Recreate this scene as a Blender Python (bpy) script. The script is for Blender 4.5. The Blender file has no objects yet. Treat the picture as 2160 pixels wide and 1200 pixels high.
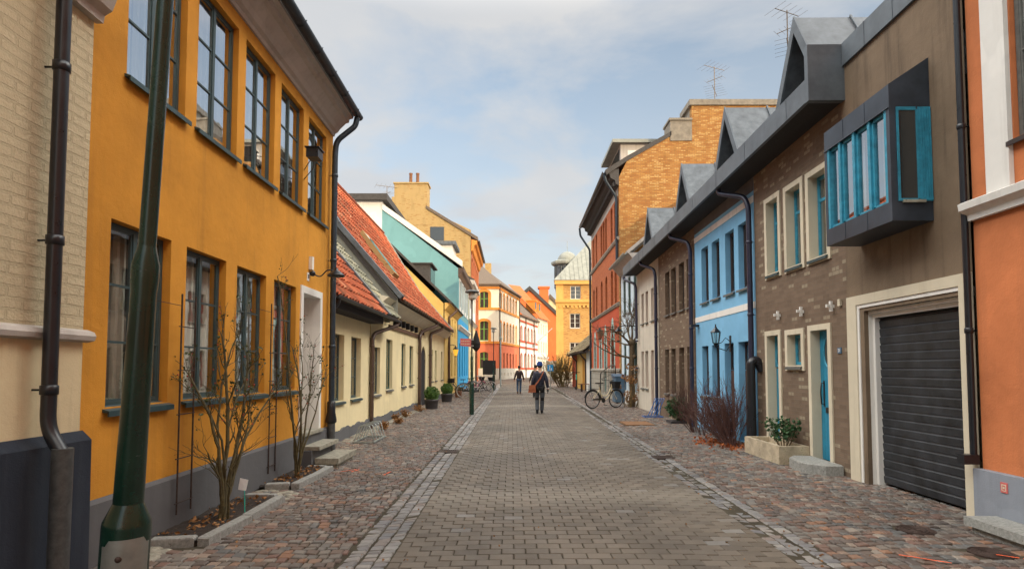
import bpy, bmesh, math, random
from mathutils import Vector, Matrix
import numpy as np
random.seed(7)
R = math.radians
scene = bpy.context.scene
COL = scene.collection

# ---------------------------------------------------------------- camera
F_PX = 1200.0; PITCH = R(2.75); CAM_Z = 1.6; CX = 1080.0; CY = 719.0
cd = bpy.data.cameras.new("camera"); cam = bpy.data.objects.new("camera", cd); COL.objects.link(cam)
cam.location = (0, 0, CAM_Z); cam.rotation_euler = (R(90) + PITCH, 0, 0)
cd.sensor_width = 36; cd.lens = 36 * F_PX / 2160; cd.shift_y = (CY - 600) / 2160
cd.clip_start = 0.05; cd.clip_end = 3000
scene.camera = cam
# ---------------------------------------------------------------- exposure
scene.view_settings.view_transform = 'Standard'; scene.view_settings.look = 'None'
scene.view_settings.gamma = 1.0; scene.view_settings.exposure = 0.60
scene.render.engine = 'CYCLES'
# ---------------------------------------------------------------- sun and sky
SUN_AZ = Vector((0.60, -0.80, 0)).normalized(); SUN_EL = R(15)
sd = Vector((SUN_AZ.x * math.cos(SUN_EL), SUN_AZ.y * math.cos(SUN_EL), math.sin(SUN_EL)))
sl = bpy.data.lights.new("sun", 'SUN'); sl.energy = 1.75; sl.angle = R(0.6); sl.color = (1.0, 0.78, 0.50)
so = bpy.data.objects.new("sun", sl); COL.objects.link(so); so.location = (20, -20, 30)
so.rotation_euler = sd.to_track_quat('Z', 'Y').to_euler()
world = bpy.data.worlds.new("World"); scene.world = world; world.use_nodes = True
wt = world.node_tree; wn = wt.nodes; wl = wt.links; wn.clear()
def wnode(t, **k):
    n = wn.new(t)
    for a, b in k.items(): setattr(n, a, b)
    return n
out = wnode('ShaderNodeOutputWorld'); bg = wnode('ShaderNodeBackground'); bg.inputs['Strength'].default_value = 0.1
sky = wnode('ShaderNodeTexSky', sky_type='NISHITA', sun_disc=False, sun_elevation=SUN_EL,
            sun_rotation=math.atan2(SUN_AZ.x, SUN_AZ.y), air_density=1.0, dust_density=1.2, ozone_density=2.0)
tc = wnode('ShaderNodeTexCoord'); sep = wnode('ShaderNodeSeparateXYZ')
wl.new(tc.outputs['Generated'], sep.inputs[0])
def wmath(op, a, b=None, clamp=False):
    n = wnode('ShaderNodeMath', operation=op, use_clamp=clamp)
    for i, v in enumerate((a, b)):
        if v is None: continue
        if isinstance(v, (int, float)): n.inputs[i].default_value = v
        else: wl.new(v, n.inputs[i])
    return n.outputs[0]
# clouds: noise on a plane high overhead
den = wmath('ADD', wmath('MAXIMUM', sep.outputs[2], 0.0), 0.16)
cmb = wnode('ShaderNodeCombineXYZ')
wl.new(wmath('DIVIDE', sep.outputs[0], den), cmb.inputs[0]); wl.new(wmath('DIVIDE', sep.outputs[1], den), cmb.inputs[1])
cmb.inputs[2].default_value = 3.7
n1 = wnode('ShaderNodeTexNoise'); n1.inputs['Scale'].default_value = 1.45; n1.inputs['Detail'].default_value = 9
n1.inputs['Roughness'].default_value = 0.56; n1.inputs['Distortion'].default_value = 0.25
wl.new(cmb.outputs[0], n1.inputs['Vector'])
cr = wnode('ShaderNodeValToRGB'); cr.color_ramp.elements[0].position = 0.37; cr.color_ramp.elements[1].position = 0.58
cr.color_ramp.elements[0].color = (0.22, 0.22, 0.22, 1); cr.color_ramp.elements[1].color = (0.93, 0.93, 0.93, 1)
wl.new(n1.outputs['Fac'], cr.inputs[0])
# haze of thin cloud towards the horizon
hz = wmath('SUBTRACT', 1.0, wmath('MULTIPLY', wmath('MAXIMUM', sep.outputs[2], 0.0), 1.5), True)
msk = wmath('MAXIMUM', cr.outputs[0], wmath('MULTIPLY', hz, 1.0))
n2 = wnode('ShaderNodeTexNoise'); n2.inputs['Scale'].default_value = 2.6; n2.inputs['Detail'].default_value = 6
wl.new(cmb.outputs[0], n2.inputs['Vector'])
cc = wnode('ShaderNodeValToRGB'); cc.color_ramp.elements[0].position = 0.35; cc.color_ramp.elements[1].position = 0.65
cc.color_ramp.elements[0].color = (0.90, 0.92, 0.95, 1); cc.color_ramp.elements[1].color = (1.0, 0.99, 0.98, 1)
wl.new(n2.outputs['Fac'], cc.inputs[0])
cmul = wnode('ShaderNodeVectorMath', operation='SCALE'); cmul.inputs['Scale'].default_value = 4.9
wl.new(cc.outputs[0], cmul.inputs[0])
skm = wnode('ShaderNodeVectorMath', operation='MULTIPLY'); skm.inputs[1].default_value = (1.85, 1.70, 1.48)
wl.new(sky.outputs[0], skm.inputs[0])
mx = wnode('ShaderNodeMix', data_type='RGBA')
wl.new(msk, mx.inputs['Factor']); wl.new(skm.outputs[0], mx.inputs['A']); wl.new(cmul.outputs[0], mx.inputs['B'])
# bright sky ring added overhead to fill the shaded facades, strongest sideways, and a faint warm glow round the low sun
K_FILL = 15.5
mr = wnode('ShaderNodeMapRange', interpolation_type='SMOOTHSTEP'); mr.inputs['From Min'].default_value = 0.53; mr.inputs['From Max'].default_value = 0.68
wl.new(sep.outputs[2], mr.inputs['Value'])
mr2 = wnode('ShaderNodeMapRange', interpolation_type='SMOOTHSTEP'); mr2.inputs['From Min'].default_value = 0.72; mr2.inputs['From Max'].default_value = 0.98
mr2.inputs['To Min'].default_value = 1.0; mr2.inputs['To Max'].default_value = 0.25; wl.new(sep.outputs[2], mr2.inputs['Value'])
x2 = wmath('MULTIPLY', sep.outputs[0], sep.outputs[0]); y2 = wmath('MULTIPLY', sep.outputs[1], sep.outputs[1])
wx = wmath('ADD', wmath('MULTIPLY', wmath('DIVIDE', x2, wmath('ADD', wmath('ADD', x2, y2), 0.02)), 0.85), 0.15)
gl = wmath('MULTIPLY', wmath('MULTIPLY', mr.outputs[0], mr2.outputs[0]), wmath('MULTIPLY', wx, K_FILL))
dt = wnode('ShaderNodeVectorMath', operation='DOT_PRODUCT'); dt.inputs[1].default_value = sd
wl.new(tc.outputs['Generated'], dt.inputs[0])
gl = wmath('ADD', gl, wmath('MULTIPLY', wmath('POWER', wmath('MAXIMUM', dt.outputs['Value'], 0.0), 6.0), 1.2))
fin = wnode('ShaderNodeVectorMath', operation='SCALE'); wl.new(wmath('ADD', gl, 1.0), fin.inputs['Scale'])
tint = wnode('ShaderNodeMix', data_type='RGBA'); wl.new(wmath('MINIMUM', gl, 1.0), tint.inputs['Factor']); tint.inputs['A'].default_value = (1, 1, 1, 1); tint.inputs['B'].default_value = (1.06, 0.97, 0.83, 1)
tm = wnode('ShaderNodeMix', data_type='RGBA', blend_type='MULTIPLY'); tm.inputs['Factor'].default_value = 1.0
wl.new(mx.outputs['Result'], tm.inputs['A']); wl.new(tint.outputs['Result'], tm.inputs['B'])
wl.new(tm.outputs['Result'], fin.inputs[0]); wl.new(fin.outputs[0], bg.inputs['Color']); wl.new(bg.outputs[0], out.inputs[0])

# ---------------------------------------------------------------- object helpers
ORG = {}
def thing(name, label, cat, loc=(0, 0, 0), group=None, rz=0.0):
    o = bpy.data.objects.new(name, None); COL.objects.link(o); o.location = loc; o.rotation_euler = (0, 0, rz)
    o.empty_display_size = 0.2
    o['label'] = label; o['category'] = cat
    if group: o['group'] = group
    ORG[o.name] = Vector(loc)
    return o
class MB:
    def __init__(s): s.v = []; s.f = []; s.a = []; s.sm = []
    def add(s, vs, fs, rnd=None, smooth=False):
        b = len(s.v); s.v.extend([tuple(x) for x in vs])
        for f in fs:
            s.f.append([i + b for i in f]); s.sm.append(smooth)
            if rnd is not None: s.a.append(rnd)
    def quad(s, a, b, c, d): s.add([a, b, c, d], [(0, 1, 2, 3)])
    def poly(s, pts): s.add(pts, [tuple(range(len(pts)))])
    def hexa(s, c):  # 8 corners: 4 bottom then 4 top
        s.add(c, [(3, 2, 1, 0), (4, 5, 6, 7), (0, 1, 5, 4), (1, 2, 6, 5), (2, 3, 7, 6), (3, 0, 4, 7)])
    def box(s, x0, x1, y0, y1, z0, z1):
        s.hexa([(x0, y0, z0), (x1, y0, z0), (x1, y1, z0), (x0, y1, z0), (x0, y0, z1), (x1, y0, z1), (x1, y1, z1), (x0, y1, z1)])
    def fbox(s, fr, u0, u1, z0, z1, w0, w1):
        P = fr.P
        s.hexa([P(u0, z0, w0), P(u1, z0, w0), P(u1, z0, w1), P(u0, z0, w1), P(u0, z1, w0), P(u1, z1, w0), P(u1, z1, w1), P(u0, z1, w1)])
    def prism(s, pts, off):  # polygon swept by a vector
        n = len(pts); p = [Vector(q) for q in pts]; o = Vector(off); q = [x + o for x in p]
        s.add(p + q, [tuple(range(n)), tuple(range(2 * n - 1, n - 1, -1))] + [(i, (i + 1) % n, n + (i + 1) % n, n + i) for i in range(n)])
    def tube(s, pts, r, n=8, cap=True, smooth=True):
        pts = [Vector(p) for p in pts]; m = len(pts)
        rs = r if isinstance(r, (list, tuple)) else [r] * m
        t0 = (pts[1] - pts[0]).normalized(); a = t0.orthogonal().normalized(); vs = []
        for i in range(m):
            t = (pts[min(i + 1, m - 1)] - pts[max(i - 1, 0)])
            t = t.normalized() if t.length > 1e-9 else t0
            a = (a - t * a.dot(t)); a = a.normalized() if a.length > 1e-6 else t.orthogonal().normalized()
            b = t.cross(a)
            for k in range(n):
                th = 2 * math.pi * k / n
                vs.append(pts[i] + (a * math.cos(th) + b * math.sin(th)) * rs[i])
        fs = [(i * n + k, i * n + (k + 1) % n, (i + 1) * n + (k + 1) % n, (i + 1) * n + k) for i in range(m - 1) for k in range(n)]
        s.add(vs, fs, smooth=smooth)
        if cap:
            s.add([vs[k] for k in range(n)], [tuple(range(n))[::-1]]); s.add([vs[(m - 1) * n + k] for k in range(n)], [tuple(range(n))])
    def lathe(s, c, prof, n=20, smooth=True, ax=None):
        vs = []; c = Vector(c)
        for (r, z) in prof:
            for k in range(n):
                th = 2 * math.pi * k / n
                p = Vector((r * math.cos(th), r * math.sin(th), z))
                if ax is not None: p = ax @ p
                vs.append(c + p)
        m = len(prof)
        s.add(vs, [(i * n + k, i * n + (k + 1) % n, (i + 1) * n + (k + 1) % n, (i + 1) * n + k) for i in range(m - 1) for k in range(n)], smooth=smooth)
        s.add([vs[k] for k in range(n)], [tuple(range(n))[::-1]]); s.add(vs[(m - 1) * n:], [tuple(range(n))])
    def torus(s, c, R0, r, ax, n=36, m=6):
        vs = []; c = Vector(c)
        for i in range(n):
            a = 2 * math.pi * i / n
            for k in range(m):
                b = 2 * math.pi * k / m
                vs.append(c + ax @ Vector(((R0 + r * math.cos(b)) * math.cos(a), (R0 + r * math.cos(b)) * math.sin(a), r * math.sin(b))))
        s.add(vs, [(i * m + k, ((i + 1) % n) * m + k, ((i + 1) % n) * m + (k + 1) % m, i * m + (k + 1) % m) for i in range(n) for k in range(m)], smooth=True)
    def ball(s, c, r, seg=12, ring=8, sc=(1, 1, 1)):
        c = Vector(c); vs = []
        for j in range(ring + 1):
            ph = math.pi * j / ring
            for i in range(seg):
                th = 2 * math.pi * i / seg
                vs.append(c + Vector((r * sc[0] * math.sin(ph) * math.cos(th), r * sc[1] * math.sin(ph) * math.sin(th), r * sc[2] * math.cos(ph))))
        s.add(vs, [(j * seg + i, (j + 1) * seg + i, (j + 1) * seg + (i + 1) % seg, j * seg + (i + 1) % seg) for j in range(ring) for i in range(seg)], smooth=True)
def uvs(me):
    uv = me.uv_layers.new(name='UVMap'); buf = np.zeros(len(me.loops) * 2)
    vs = me.vertices
    for p in me.polygons:
        n = p.normal
        if abs(n.z) > 0.95: u = Vector((1, 0, 0)); v = Vector((0, 1, 0))
        else:
            u = Vector((0, 0, 1)).cross(n).normalized(); v = n.cross(u)
            if abs(u.y) > abs(u.x):
                if u.y < 0: u = -u
            elif u.x < 0: u = -u
            if v.z < 0: v = -v
        for li in p.loop_indices:
            co = vs[me.loops[li].vertex_index].co
            buf[2 * li] = co.dot(u); buf[2 * li + 1] = co.dot(v)
    uv.data.foreach_set('uv', buf)
def part(name, mb, mat, parent=None, local=False, uv=True, label=None):
    org = Vector((0, 0, 0))
    p = parent
    while p is not None:
        if p.type == 'EMPTY': org = ORG[p.name]; break
        p = p.parent
    me = bpy.data.meshes.new(name)
    me.from_pydata([tuple(v) for v in mb.v], [], mb.f)
    if len(mb.a) == len(mb.f) and mb.a:
        at = me.attributes.new('rnd', 'FLOAT', 'FACE'); at.data.foreach_set('value', mb.a)
    me.polygons.foreach_set('use_smooth', mb.sm)
    me.update()
    if uv: uvs(me)
    if not local and org.length > 0: me.transform(Matrix.Translation(-org))
    me.materials.append(mat)
    o = bpy.data.objects.new(name, me); COL.objects.link(o)
    if parent is not None: o.parent = parent
    if label: o['label'] = label
    return o
def single(name, mb, mat, label, cat, group=None, uv=True):
    o = part(name, mb, mat, None, uv=uv); o['label'] = label; o['category'] = cat
    if group: o['group'] = group
    return o
def struct(name, mb, mat, kind='structure', uv=True):
    o = part(name, mb, mat, None, uv=uv); o['kind'] = kind; return o
def copy_tree(o, parent=None, loc=None, rz=None, label=None):
    c = o.copy(); COL.objects.link(c); c.parent = parent
    if loc is not None: c.location = loc
    if rz is not None: c.rotation_euler = (0, 0, rz)
    if label: c['label'] = label
    for ch in list(o.children): copy_tree(ch, c)
    return c

# ---------------------------------------------------------------- where things stand
def ray(px, py):
    a = (px - CX) / F_PX; b = (CY - py) / F_PX
    return Vector((a, math.cos(PITCH) - b * math.sin(PITCH), math.sin(PITCH) + b * math.cos(PITCH)))
def ground(px, py, z=0.0):
    d = ray(px, py); t = (z - CAM_Z) / d.z; return Vector((0, 0, CAM_Z)) + d * t
class Fr:
    "a vertical building plane: u runs along it, w points out of the wall"
    def __init__(s, o, d, n):
        s.o = Vector((o[0], o[1], 0)); s.d = Vector((d[0], d[1], 0)).normalized()
        m = Vector((-s.d.y, s.d.x, 0)); nn = Vector((n[0], n[1], 0))
        s.n = m if m.dot(nn) > 0 else -m
    def P(s, u, z, w=0.0): return s.o + s.d * u + s.n * w + Vector((0, 0, z))
    def at(s, px, py, w=0.0):
        d = ray(px, py); o = s.o + s.n * w; c = Vector((0, 0, CAM_Z))
        t = (o - c).dot(s.n) / d.dot(s.n); p = c + d * t
        return ((p - s.o).dot(s.d), p.z)
def arch_pts(op, n=10):
    u0, u1, z1 = op['u0'], op['u1'], op['z1']; r = op['arch']; zs = z1 - r; hw = (u1 - u0) / 2; uc = (u0 + u1) / 2
    pts = []
    for i in range(n + 1):
        if op.get('gothic'):
            q = -1 + 2 * i / n; pts.append((uc + hw * q, zs + r * (1 - abs(q) ** 1.7)))
        else:
            t = math.pi * (1 - i / n); pts.append((uc + hw * math.cos(t), zs + r * math.sin(t)))
    return pts
def op(u0, u1, z0, z1, arch=0, gothic=False): return dict(u0=min(u0, u1), u1=max(u0, u1), z0=z0, z1=z1, arch=arch, gothic=gothic)
def wall(mb, fr, u0, u1, z0, z1, ops=(), depth=0.15, w=0.0):
    us = sorted(set([u0, u1] + [x for o in ops for x in (o['u0'], o['u1']) if u0 < x < u1]))
    zs = sorted(set([z0, z1] + [x for o in ops for x in (o['z0'], o['z1']) if z0 < x < z1]))
    for i in range(len(us) - 1):
        for j in range(len(zs) - 1):
            uc = (us[i] + us[i + 1]) / 2; zc = (zs[j] + zs[j + 1]) / 2
            if any(o['u0'] < uc < o['u1'] and o['z0'] < zc < o['z1'] for o in ops): continue
            mb.quad(fr.P(us[i], zs[j], w), fr.P(us[i + 1], zs[j], w), fr.P(us[i + 1], zs[j + 1], w), fr.P(us[i], zs[j + 1], w))
    for o in ops:
        a, b, c, d = o['u0'], o['u1'], max(o['z0'], z0), min(o['z1'], z1)
        if o['arch'] and o['z1'] <= z1:
            pts = arch_pts(o); mid = len(pts) // 2
            for k in range(len(pts) - 1):
                (ua, za), (ub, zb) = pts[k], pts[k + 1]; cu = a if k < mid else b
                mb.poly([fr.P(cu, d, w), fr.P(ua, za, w), fr.P(ub, zb, w)])
                mb.quad(fr.P(ua, za, w), fr.P(ub, zb, w), fr.P(ub, zb, w - depth), fr.P(ua, za, w - depth))
            mb.poly([fr.P(a, d, w), fr.P(pts[mid][0], pts[mid][1], w), fr.P(b, d, w)])
            zt = pts[0][1]
        else:
            zt = d
            mb.quad(fr.P(a, d, w), fr.P(b, d, w), fr.P(b, d, w - depth), fr.P(a, d, w - depth))
        mb.quad(fr.P(a, c, w), fr.P(a, zt, w), fr.P(a, zt, w - depth), fr.P(a, c, w - depth))
        mb.quad(fr.P(b, c, w), fr.P(b, zt, w), fr.P(b, zt, w - depth), fr.P(b, c, w - depth))
        if o['z0'] > z0: mb.quad(fr.P(a, c, w), fr.P(b, c, w), fr.P(b, c, w - depth), fr.P(a, c, w - depth))
def profile(mb, fr, u0, u1, pts):  # (w, z) outline run along the wall
    mb.prism([fr.P(u0, z, w) for (w, z) in pts], fr.d * (u1 - u0))
def shell(mb, fr, u0, u1, z0, z1, depth, front=False):  # side and back walls
    P = fr.P; e = 0.004
    mb.quad(P(u0, z0, -e), P(u0, z1, -e), P(u0, z1, -depth), P(u0, z0, -depth))
    mb.quad(P(u1, z0, -e), P(u1, z1, -e), P(u1, z1, -depth), P(u1, z0, -depth))
    mb.quad(P(u0, z0, -depth), P(u1, z0, -depth), P(u1, z1, -depth), P(u0, z1, -depth))
def gable(mb, fr, u, z0, zr, wr, depth):
    mb.poly([fr.P(u, z0, 0), fr.P(u, zr, wr), fr.P(u, z0, -depth)])

# ---------------------------------------------------------------- materials
def mat(name, rough=0.8, metal=0.0, spec=0.5):
    m = bpy.data.materials.new(name); m.use_nodes = True; t = m.node_tree; b = t.nodes['Principled BSDF']
    b.inputs['Roughness'].default_value = rough; b.inputs['Metallic'].default_value = metal
    b.inputs['Specular IOR Level'].default_value = spec
    return m, t, b
def nd(t, ty, **k):
    n = t.nodes.new(ty)
    for a, v in k.items():
        if a in n.inputs: n.inputs[a].default_value = v
        else: setattr(n, a, v)
    return n
def ramp(t, src, stops):
    r = t.nodes.new('ShaderNodeValToRGB'); e = r.color_ramp.elements
    while len(e) < len(stops): e.new(0.5)
    for i, (p, c) in enumerate(stops): e[i].position = p; e[i].color = (*c, 1)
    t.links.new(src, r.inputs[0]); return r.outputs[0]
def cmix(t, f, a, b, mode='MIX'):
    n = t.nodes.new('ShaderNodeMix'); n.data_type = 'RGBA'; n.blend_type = mode
    for s, v in (('Factor', f), ('A', a), ('B', b)):
        if isinstance(v, (int, float)): n.inputs[s].default_value = v
        elif isinstance(v, tuple): n.inputs[s].default_value = (*v, 1)
        else: t.links.new(v, n.inputs[s])
    return n.outputs['Result']
def mth(t, o, a, b=None):
    n = t.nodes.new('ShaderNodeMath'); n.operation = o
    for i, v in enumerate((a, b)):
        if v is None: continue
        if isinstance(v, (int, float)): n.inputs[i].default_value = v
        else: t.links.new(v, n.inputs[i])
    return n.outputs[0]
def pos(t, scale=(1, 1, 1), uv=False):
    c = t.nodes.new('ShaderNodeTexCoord') if uv else t.nodes.new('ShaderNodeNewGeometry')
    m = t.nodes.new('ShaderNodeMapping'); m.inputs['Scale'].default_value = scale
    t.links.new(c.outputs['UV' if uv else 'Position'], m.inputs[0]); return m.outputs[0]
def noise(t, vec, scale, detail=4, rough=0.55, dist=0.0):
    n = t.nodes.new('ShaderNodeTexNoise'); n.inputs['Scale'].default_value = scale; n.inputs['Detail'].default_value = detail
    n.inputs['Roughness'].default_value = rough; n.inputs['Distortion'].default_value = dist
    t.links.new(vec, n.inputs['Vector']); return n.outputs['Fac']
def bump(t, b, h, strength=0.3, dist=0.01):
    n = t.nodes.new('ShaderNodeBump'); n.inputs['Strength'].default_value = strength; n.inputs['Distance'].default_value = dist
    t.links.new(h, n.inputs['Height']); t.links.new(n.outputs[0], b.inputs['Normal'])
def sc3(c, k): return tuple(max(0, min(1, x * k)) for x in c)
def stucco(name, c, var=0.18, stain=0.25, bp=0.35, fine=90, rough=0.9, dirt=(0.12, 0.09, 0.06)):
    m, t, b = mat(name, rough, 0, 0.25); P = pos(t)
    big = noise(t, P, 0.9, 5, 0.6); mid = noise(t, P, 7, 5, 0.65)
    col = ramp(t, big, [(0.3, sc3(c, 1 - var)), (0.5, c), (0.72, sc3(c, 1 + var * 0.7))])
    col = cmix(t, mth(t, 'MULTIPLY', mid, 0.35), col, sc3(c, 0.72))
    pf = ramp(t, noise(t, pos(t, (1, 1, 0.8)), 0.75, 3, 0.5, 0.6), [(0.585, (0, 0, 0)), (0.60, (1, 1, 1))])
    col = cmix(t, mth(t, 'MULTIPLY', pf, 0.22), col, sc3(c, 1.25))
    st = noise(t, pos(t, (5, 5, 0.35)), 1.3, 6, 0.6)
    sf = ramp(t, st, [(0.52, (0, 0, 0)), (0.78, (1, 1, 1))])
    col = cmix(t, mth(t, 'MULTIPLY', sf, stain), col, dirt)
    t.links.new(col, b.inputs['Base Color'])
    h = mth(t, 'ADD', mth(t, 'MULTIPLY', noise(t, P, fine, 3, 0.6), 0.5), mth(t, 'MULTIPLY', noise(t, P, 11, 4), 1.0))
    bump(t, b, h, bp, 0.012); return m
def brickm(name, c1, c2, mortar, bw=0.25, bh=0.075, ms=0.012, bp=0.6, var=0.5, extra=None, stain=0.2, jit=0.5):
    m, t, b = mat(name, 0.88, 0, 0.25)
    U = pos(t, uv=True)
    n = t.nodes.new('ShaderNodeTexBrick'); n.offset = 0.5
    for k, v in (('Color1', (*c1, 1)), ('Color2', (*c2, 1)), ('Mortar', (*mortar, 1)), ('Scale', 1.0), ('Mortar Size', ms), ('Mortar Smooth', 0.15),
                 ('Bias', 0.0), ('Brick Width', bw), ('Row Height', bh)): n.inputs[k].default_value = v
    wob = t.nodes.new('ShaderNodeTexNoise'); wob.inputs['Scale'].default_value = 6; t.links.new(U, wob.inputs['Vector'])
    sub = t.nodes.new('ShaderNodeVectorMath'); sub.operation = 'MULTIPLY_ADD'; sub.inputs[1].default_value = (0.01 * jit * 2, 0.01 * jit * 2, 0)
    t.links.new(wob.outputs['Color'], sub.inputs[0]); t.links.new(U, sub.inputs[2]); t.links.new(sub.outputs[0], n.inputs['Vector'])
    # a value per brick
    sp = t.nodes.new('ShaderNodeSeparateXYZ'); t.links.new(U, sp.inputs[0])
    row = mth(t, 'FLOOR', mth(t, 'DIVIDE', sp.outputs[1], bh)); off = mth(t, 'MULTIPLY', mth(t, 'MODULO', mth(t, 'ABSOLUTE', row), 2.0), 0.5)
    colm = mth(t, 'FLOOR', mth(t, 'ADD', mth(t, 'DIVIDE', sp.outputs[0], bw), off))
    cb = t.nodes.new('ShaderNodeCombineXYZ'); t.links.new(row, cb.inputs[0]); t.links.new(colm, cb.inputs[1])
    wn_ = t.nodes.new('ShaderNodeTexWhiteNoise'); t.links.new(cb.outputs[0], wn_.inputs['Vector'])
    v = wn_.outputs['Value']
    col = n.outputs['Color']
    if extra:
        bf = ramp(t, v, [(0.0, (0, 0, 0)), (extra[1], (0, 0, 0)), (extra[1] + 0.02, (1, 1, 1))])
        ex = cmix(t, mth(t, 'MULTIPLY', bf, mth(t, 'SUBTRACT', 1.0, n.outputs['Fac'])), col, extra[0]); col = ex
    col = cmix(t, mth(t, 'MULTIPLY', noise(t, pos(t), 14, 5, 0.7), var), col, sc3(c2, 0.45))
    st = ramp(t, noise(t, pos(t, (1.5, 1.5, 0.5)), 1.6, 6, 0.6), [(0.5, (0, 0, 0)), (0.75, (1, 1, 1))])
    col = cmix(t, mth(t, 'MULTIPLY', st, stain), col, sc3(c1, 0.3))
    t.links.new(col, b.inputs['Base Color'])
    h = mth(t, 'ADD', mth(t, 'MULTIPLY', mth(t, 'SUBTRACT', 1.0, n.outputs['Fac']), 1.0), mth(t, 'MULTIPLY', noise(t, pos(t), 60, 4), 0.4))
    bump(t, b, h, bp, 0.008 if bp < 0.9 else 0.022); return m
def plain(name, c, rough=0.5, metal=0.0, var=0.15, scale=8, bp=0.0, spec=0.5, wear=None, wearamt=0.62):
    m, t, b = mat(name, rough, metal, spec); P = pos(t)
    n = noise(t, P, scale, 6, 0.65)
    col = ramp(t, n, [(0.25, sc3(c, 1 - var * 1.6)), (0.75, sc3(c, 1 + var))])
    if wear:
        wf = ramp(t, noise(t, P, 26, 8, 0.75), [(wearamt, (0, 0, 0)), (wearamt + 0.03, (1, 1, 1))]); col = cmix(t, wf, col, wear)
    t.links.new(col, b.inputs['Base Color'])
    rr = mth(t, 'ADD', mth(t, 'MULTIPLY', n, 0.25), rough - 0.1); t.links.new(rr, b.inputs['Roughness'])
    if bp: bump(t, b, noise(t, P, scale * 6, 4), bp, 0.006)
    return m
def glassm(name, tint=(0.9, 0.94, 0.93), ior=1.9, opaque=None):
    m = bpy.data.materials.new(name); m.use_nodes = True; t = m.node_tree; t.nodes.clear()
    o = t.nodes.new('ShaderNodeOutputMaterial'); mixs = t.nodes.new('ShaderNodeMixShader'); F0 = ((ior - 1) / (ior + 1)) ** 2; gg = t.nodes.new('ShaderNodeNewGeometry'); dp = t.nodes.new('ShaderNodeVectorMath'); dp.operation = 'DOT_PRODUCT'; t.links.new(gg.outputs['Normal'], dp.inputs[0]); t.links.new(gg.outputs['Incoming'], dp.inputs[1])
    sch = mth(t, 'ADD', mth(t, 'MULTIPLY', mth(t, 'POWER', mth(t, 'SUBTRACT', 1.0, mth(t, 'ABSOLUTE', dp.outputs['Value'])), 5.0), 1 - F0), F0)
    g = t.nodes.new('ShaderNodeBsdfGlossy'); g.inputs['Roughness'].default_value = 0.015; g.inputs['Color'].default_value = (0.95, 0.97, 1, 1)
    if opaque: a = t.nodes.new('ShaderNodeBsdfDiffuse'); a.inputs['Color'].default_value = (*opaque, 1)
    else: a = t.nodes.new('ShaderNodeBsdfTransparent'); a.inputs['Color'].default_value = (*tint, 1)
    nb = t.nodes.new('ShaderNodeBump'); nb.inputs['Strength'].default_value = 0.05; nb.inputs['Distance'].default_value = 0.02
    t.links.new(noise(t, pos(t), 2.2, 2), nb.inputs['Height']); t.links.new(nb.outputs[0], g.inputs['Normal'])
    t.links.new(sch, mixs.inputs[0]); t.links.new(a.outputs[0], mixs.inputs[1]); t.links.new(g.outputs[0], mixs.inputs[2])
    t.links.new(mixs.outputs[0], o.inputs[0]); return m
def tilem(name, stops, tw=0.22, th=0.33, moss=0.25, rough=0.85):
    m, t, b = mat(name, rough, 0, 0.3); U = pos(t, uv=True); sp = t.nodes.new('ShaderNodeSeparateXYZ'); t.links.new(U, sp.inputs[0])
    at = t.nodes.new('ShaderNodeAttribute'); at.attribute_name = 'rnd'
    col = ramp(t, at.outputs['Fac'], stops)
    P = pos(t)
    col = cmix(t, mth(t, 'MULTIPLY', noise(t, P, 9, 5, 0.7), 0.45), col, sc3(stops[0][1], 0.6))
    mf = ramp(t, noise(t, P, 2.2, 8, 0.75), [(0.5, (0, 0, 0)), (0.62, (1, 1, 1))])
    col = cmix(t, mth(t, 'MULTIPLY', mf, moss), col, (0.06, 0.06, 0.035))
    t.links.new(col, b.inputs['Base Color']); bump(t, b, noise(t, P, 70, 4), 0.3, 0.006); return m
def stonem(name, stops, rough=0.62, bp=0.5, scale=55, reflect_band=None, attr=True, spec=0.45, wet=0.0):
    m, t, b = mat(name, rough, 0, spec); P = pos(t)
    at = t.nodes.new('ShaderNodeAttribute'); at.attribute_name = 'rnd'
    col = ramp(t, at.outputs['Fac'], stops)
    n = noise(t, P, scale, 5, 0.7); col = cmix(t, mth(t, 'MULTIPLY', n, 0.45), col, (0.05, 0.045, 0.04))
    big = ramp(t, noise(t, P, 0.55, 7, 0.65), [(0.33, (0.62, 0.62, 0.63)), (0.5, (0.95, 0.95, 0.95)), (0.68, (1.2, 1.18, 1.15))])
    col = cmix(t, 1.0, col, big, 'MULTIPLY')
    spk = ramp(t, noise(t, P, 160, 2, 0.5), [(0.66, (0, 0, 0)), (0.72, (1, 1, 1))]); col = cmix(t, mth(t, 'MULTIPLY', spk, 0.5), col, (0.30, 0.28, 0.25))
    if reflect_band:  # pale cross streaks: window reflections on the road, painted into the colour
        for (yc, hw, amt) in reflect_band:
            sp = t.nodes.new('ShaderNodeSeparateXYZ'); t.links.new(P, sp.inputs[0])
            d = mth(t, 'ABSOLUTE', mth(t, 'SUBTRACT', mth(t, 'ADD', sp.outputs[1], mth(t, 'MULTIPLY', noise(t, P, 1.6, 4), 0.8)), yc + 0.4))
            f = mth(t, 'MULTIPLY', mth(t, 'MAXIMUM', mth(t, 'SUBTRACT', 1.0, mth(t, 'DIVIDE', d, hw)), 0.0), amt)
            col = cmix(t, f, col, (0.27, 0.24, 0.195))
    t.links.new(col, b.inputs['Base Color'])
    rn = noise(t, P, 3.2, 4); t.links.new(mth(t, 'ADD', mth(t, 'MULTIPLY', rn, 0.45), rough - 0.28), b.inputs['Roughness'])
    bump(t, b, n, bp, 0.004); return m
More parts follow.
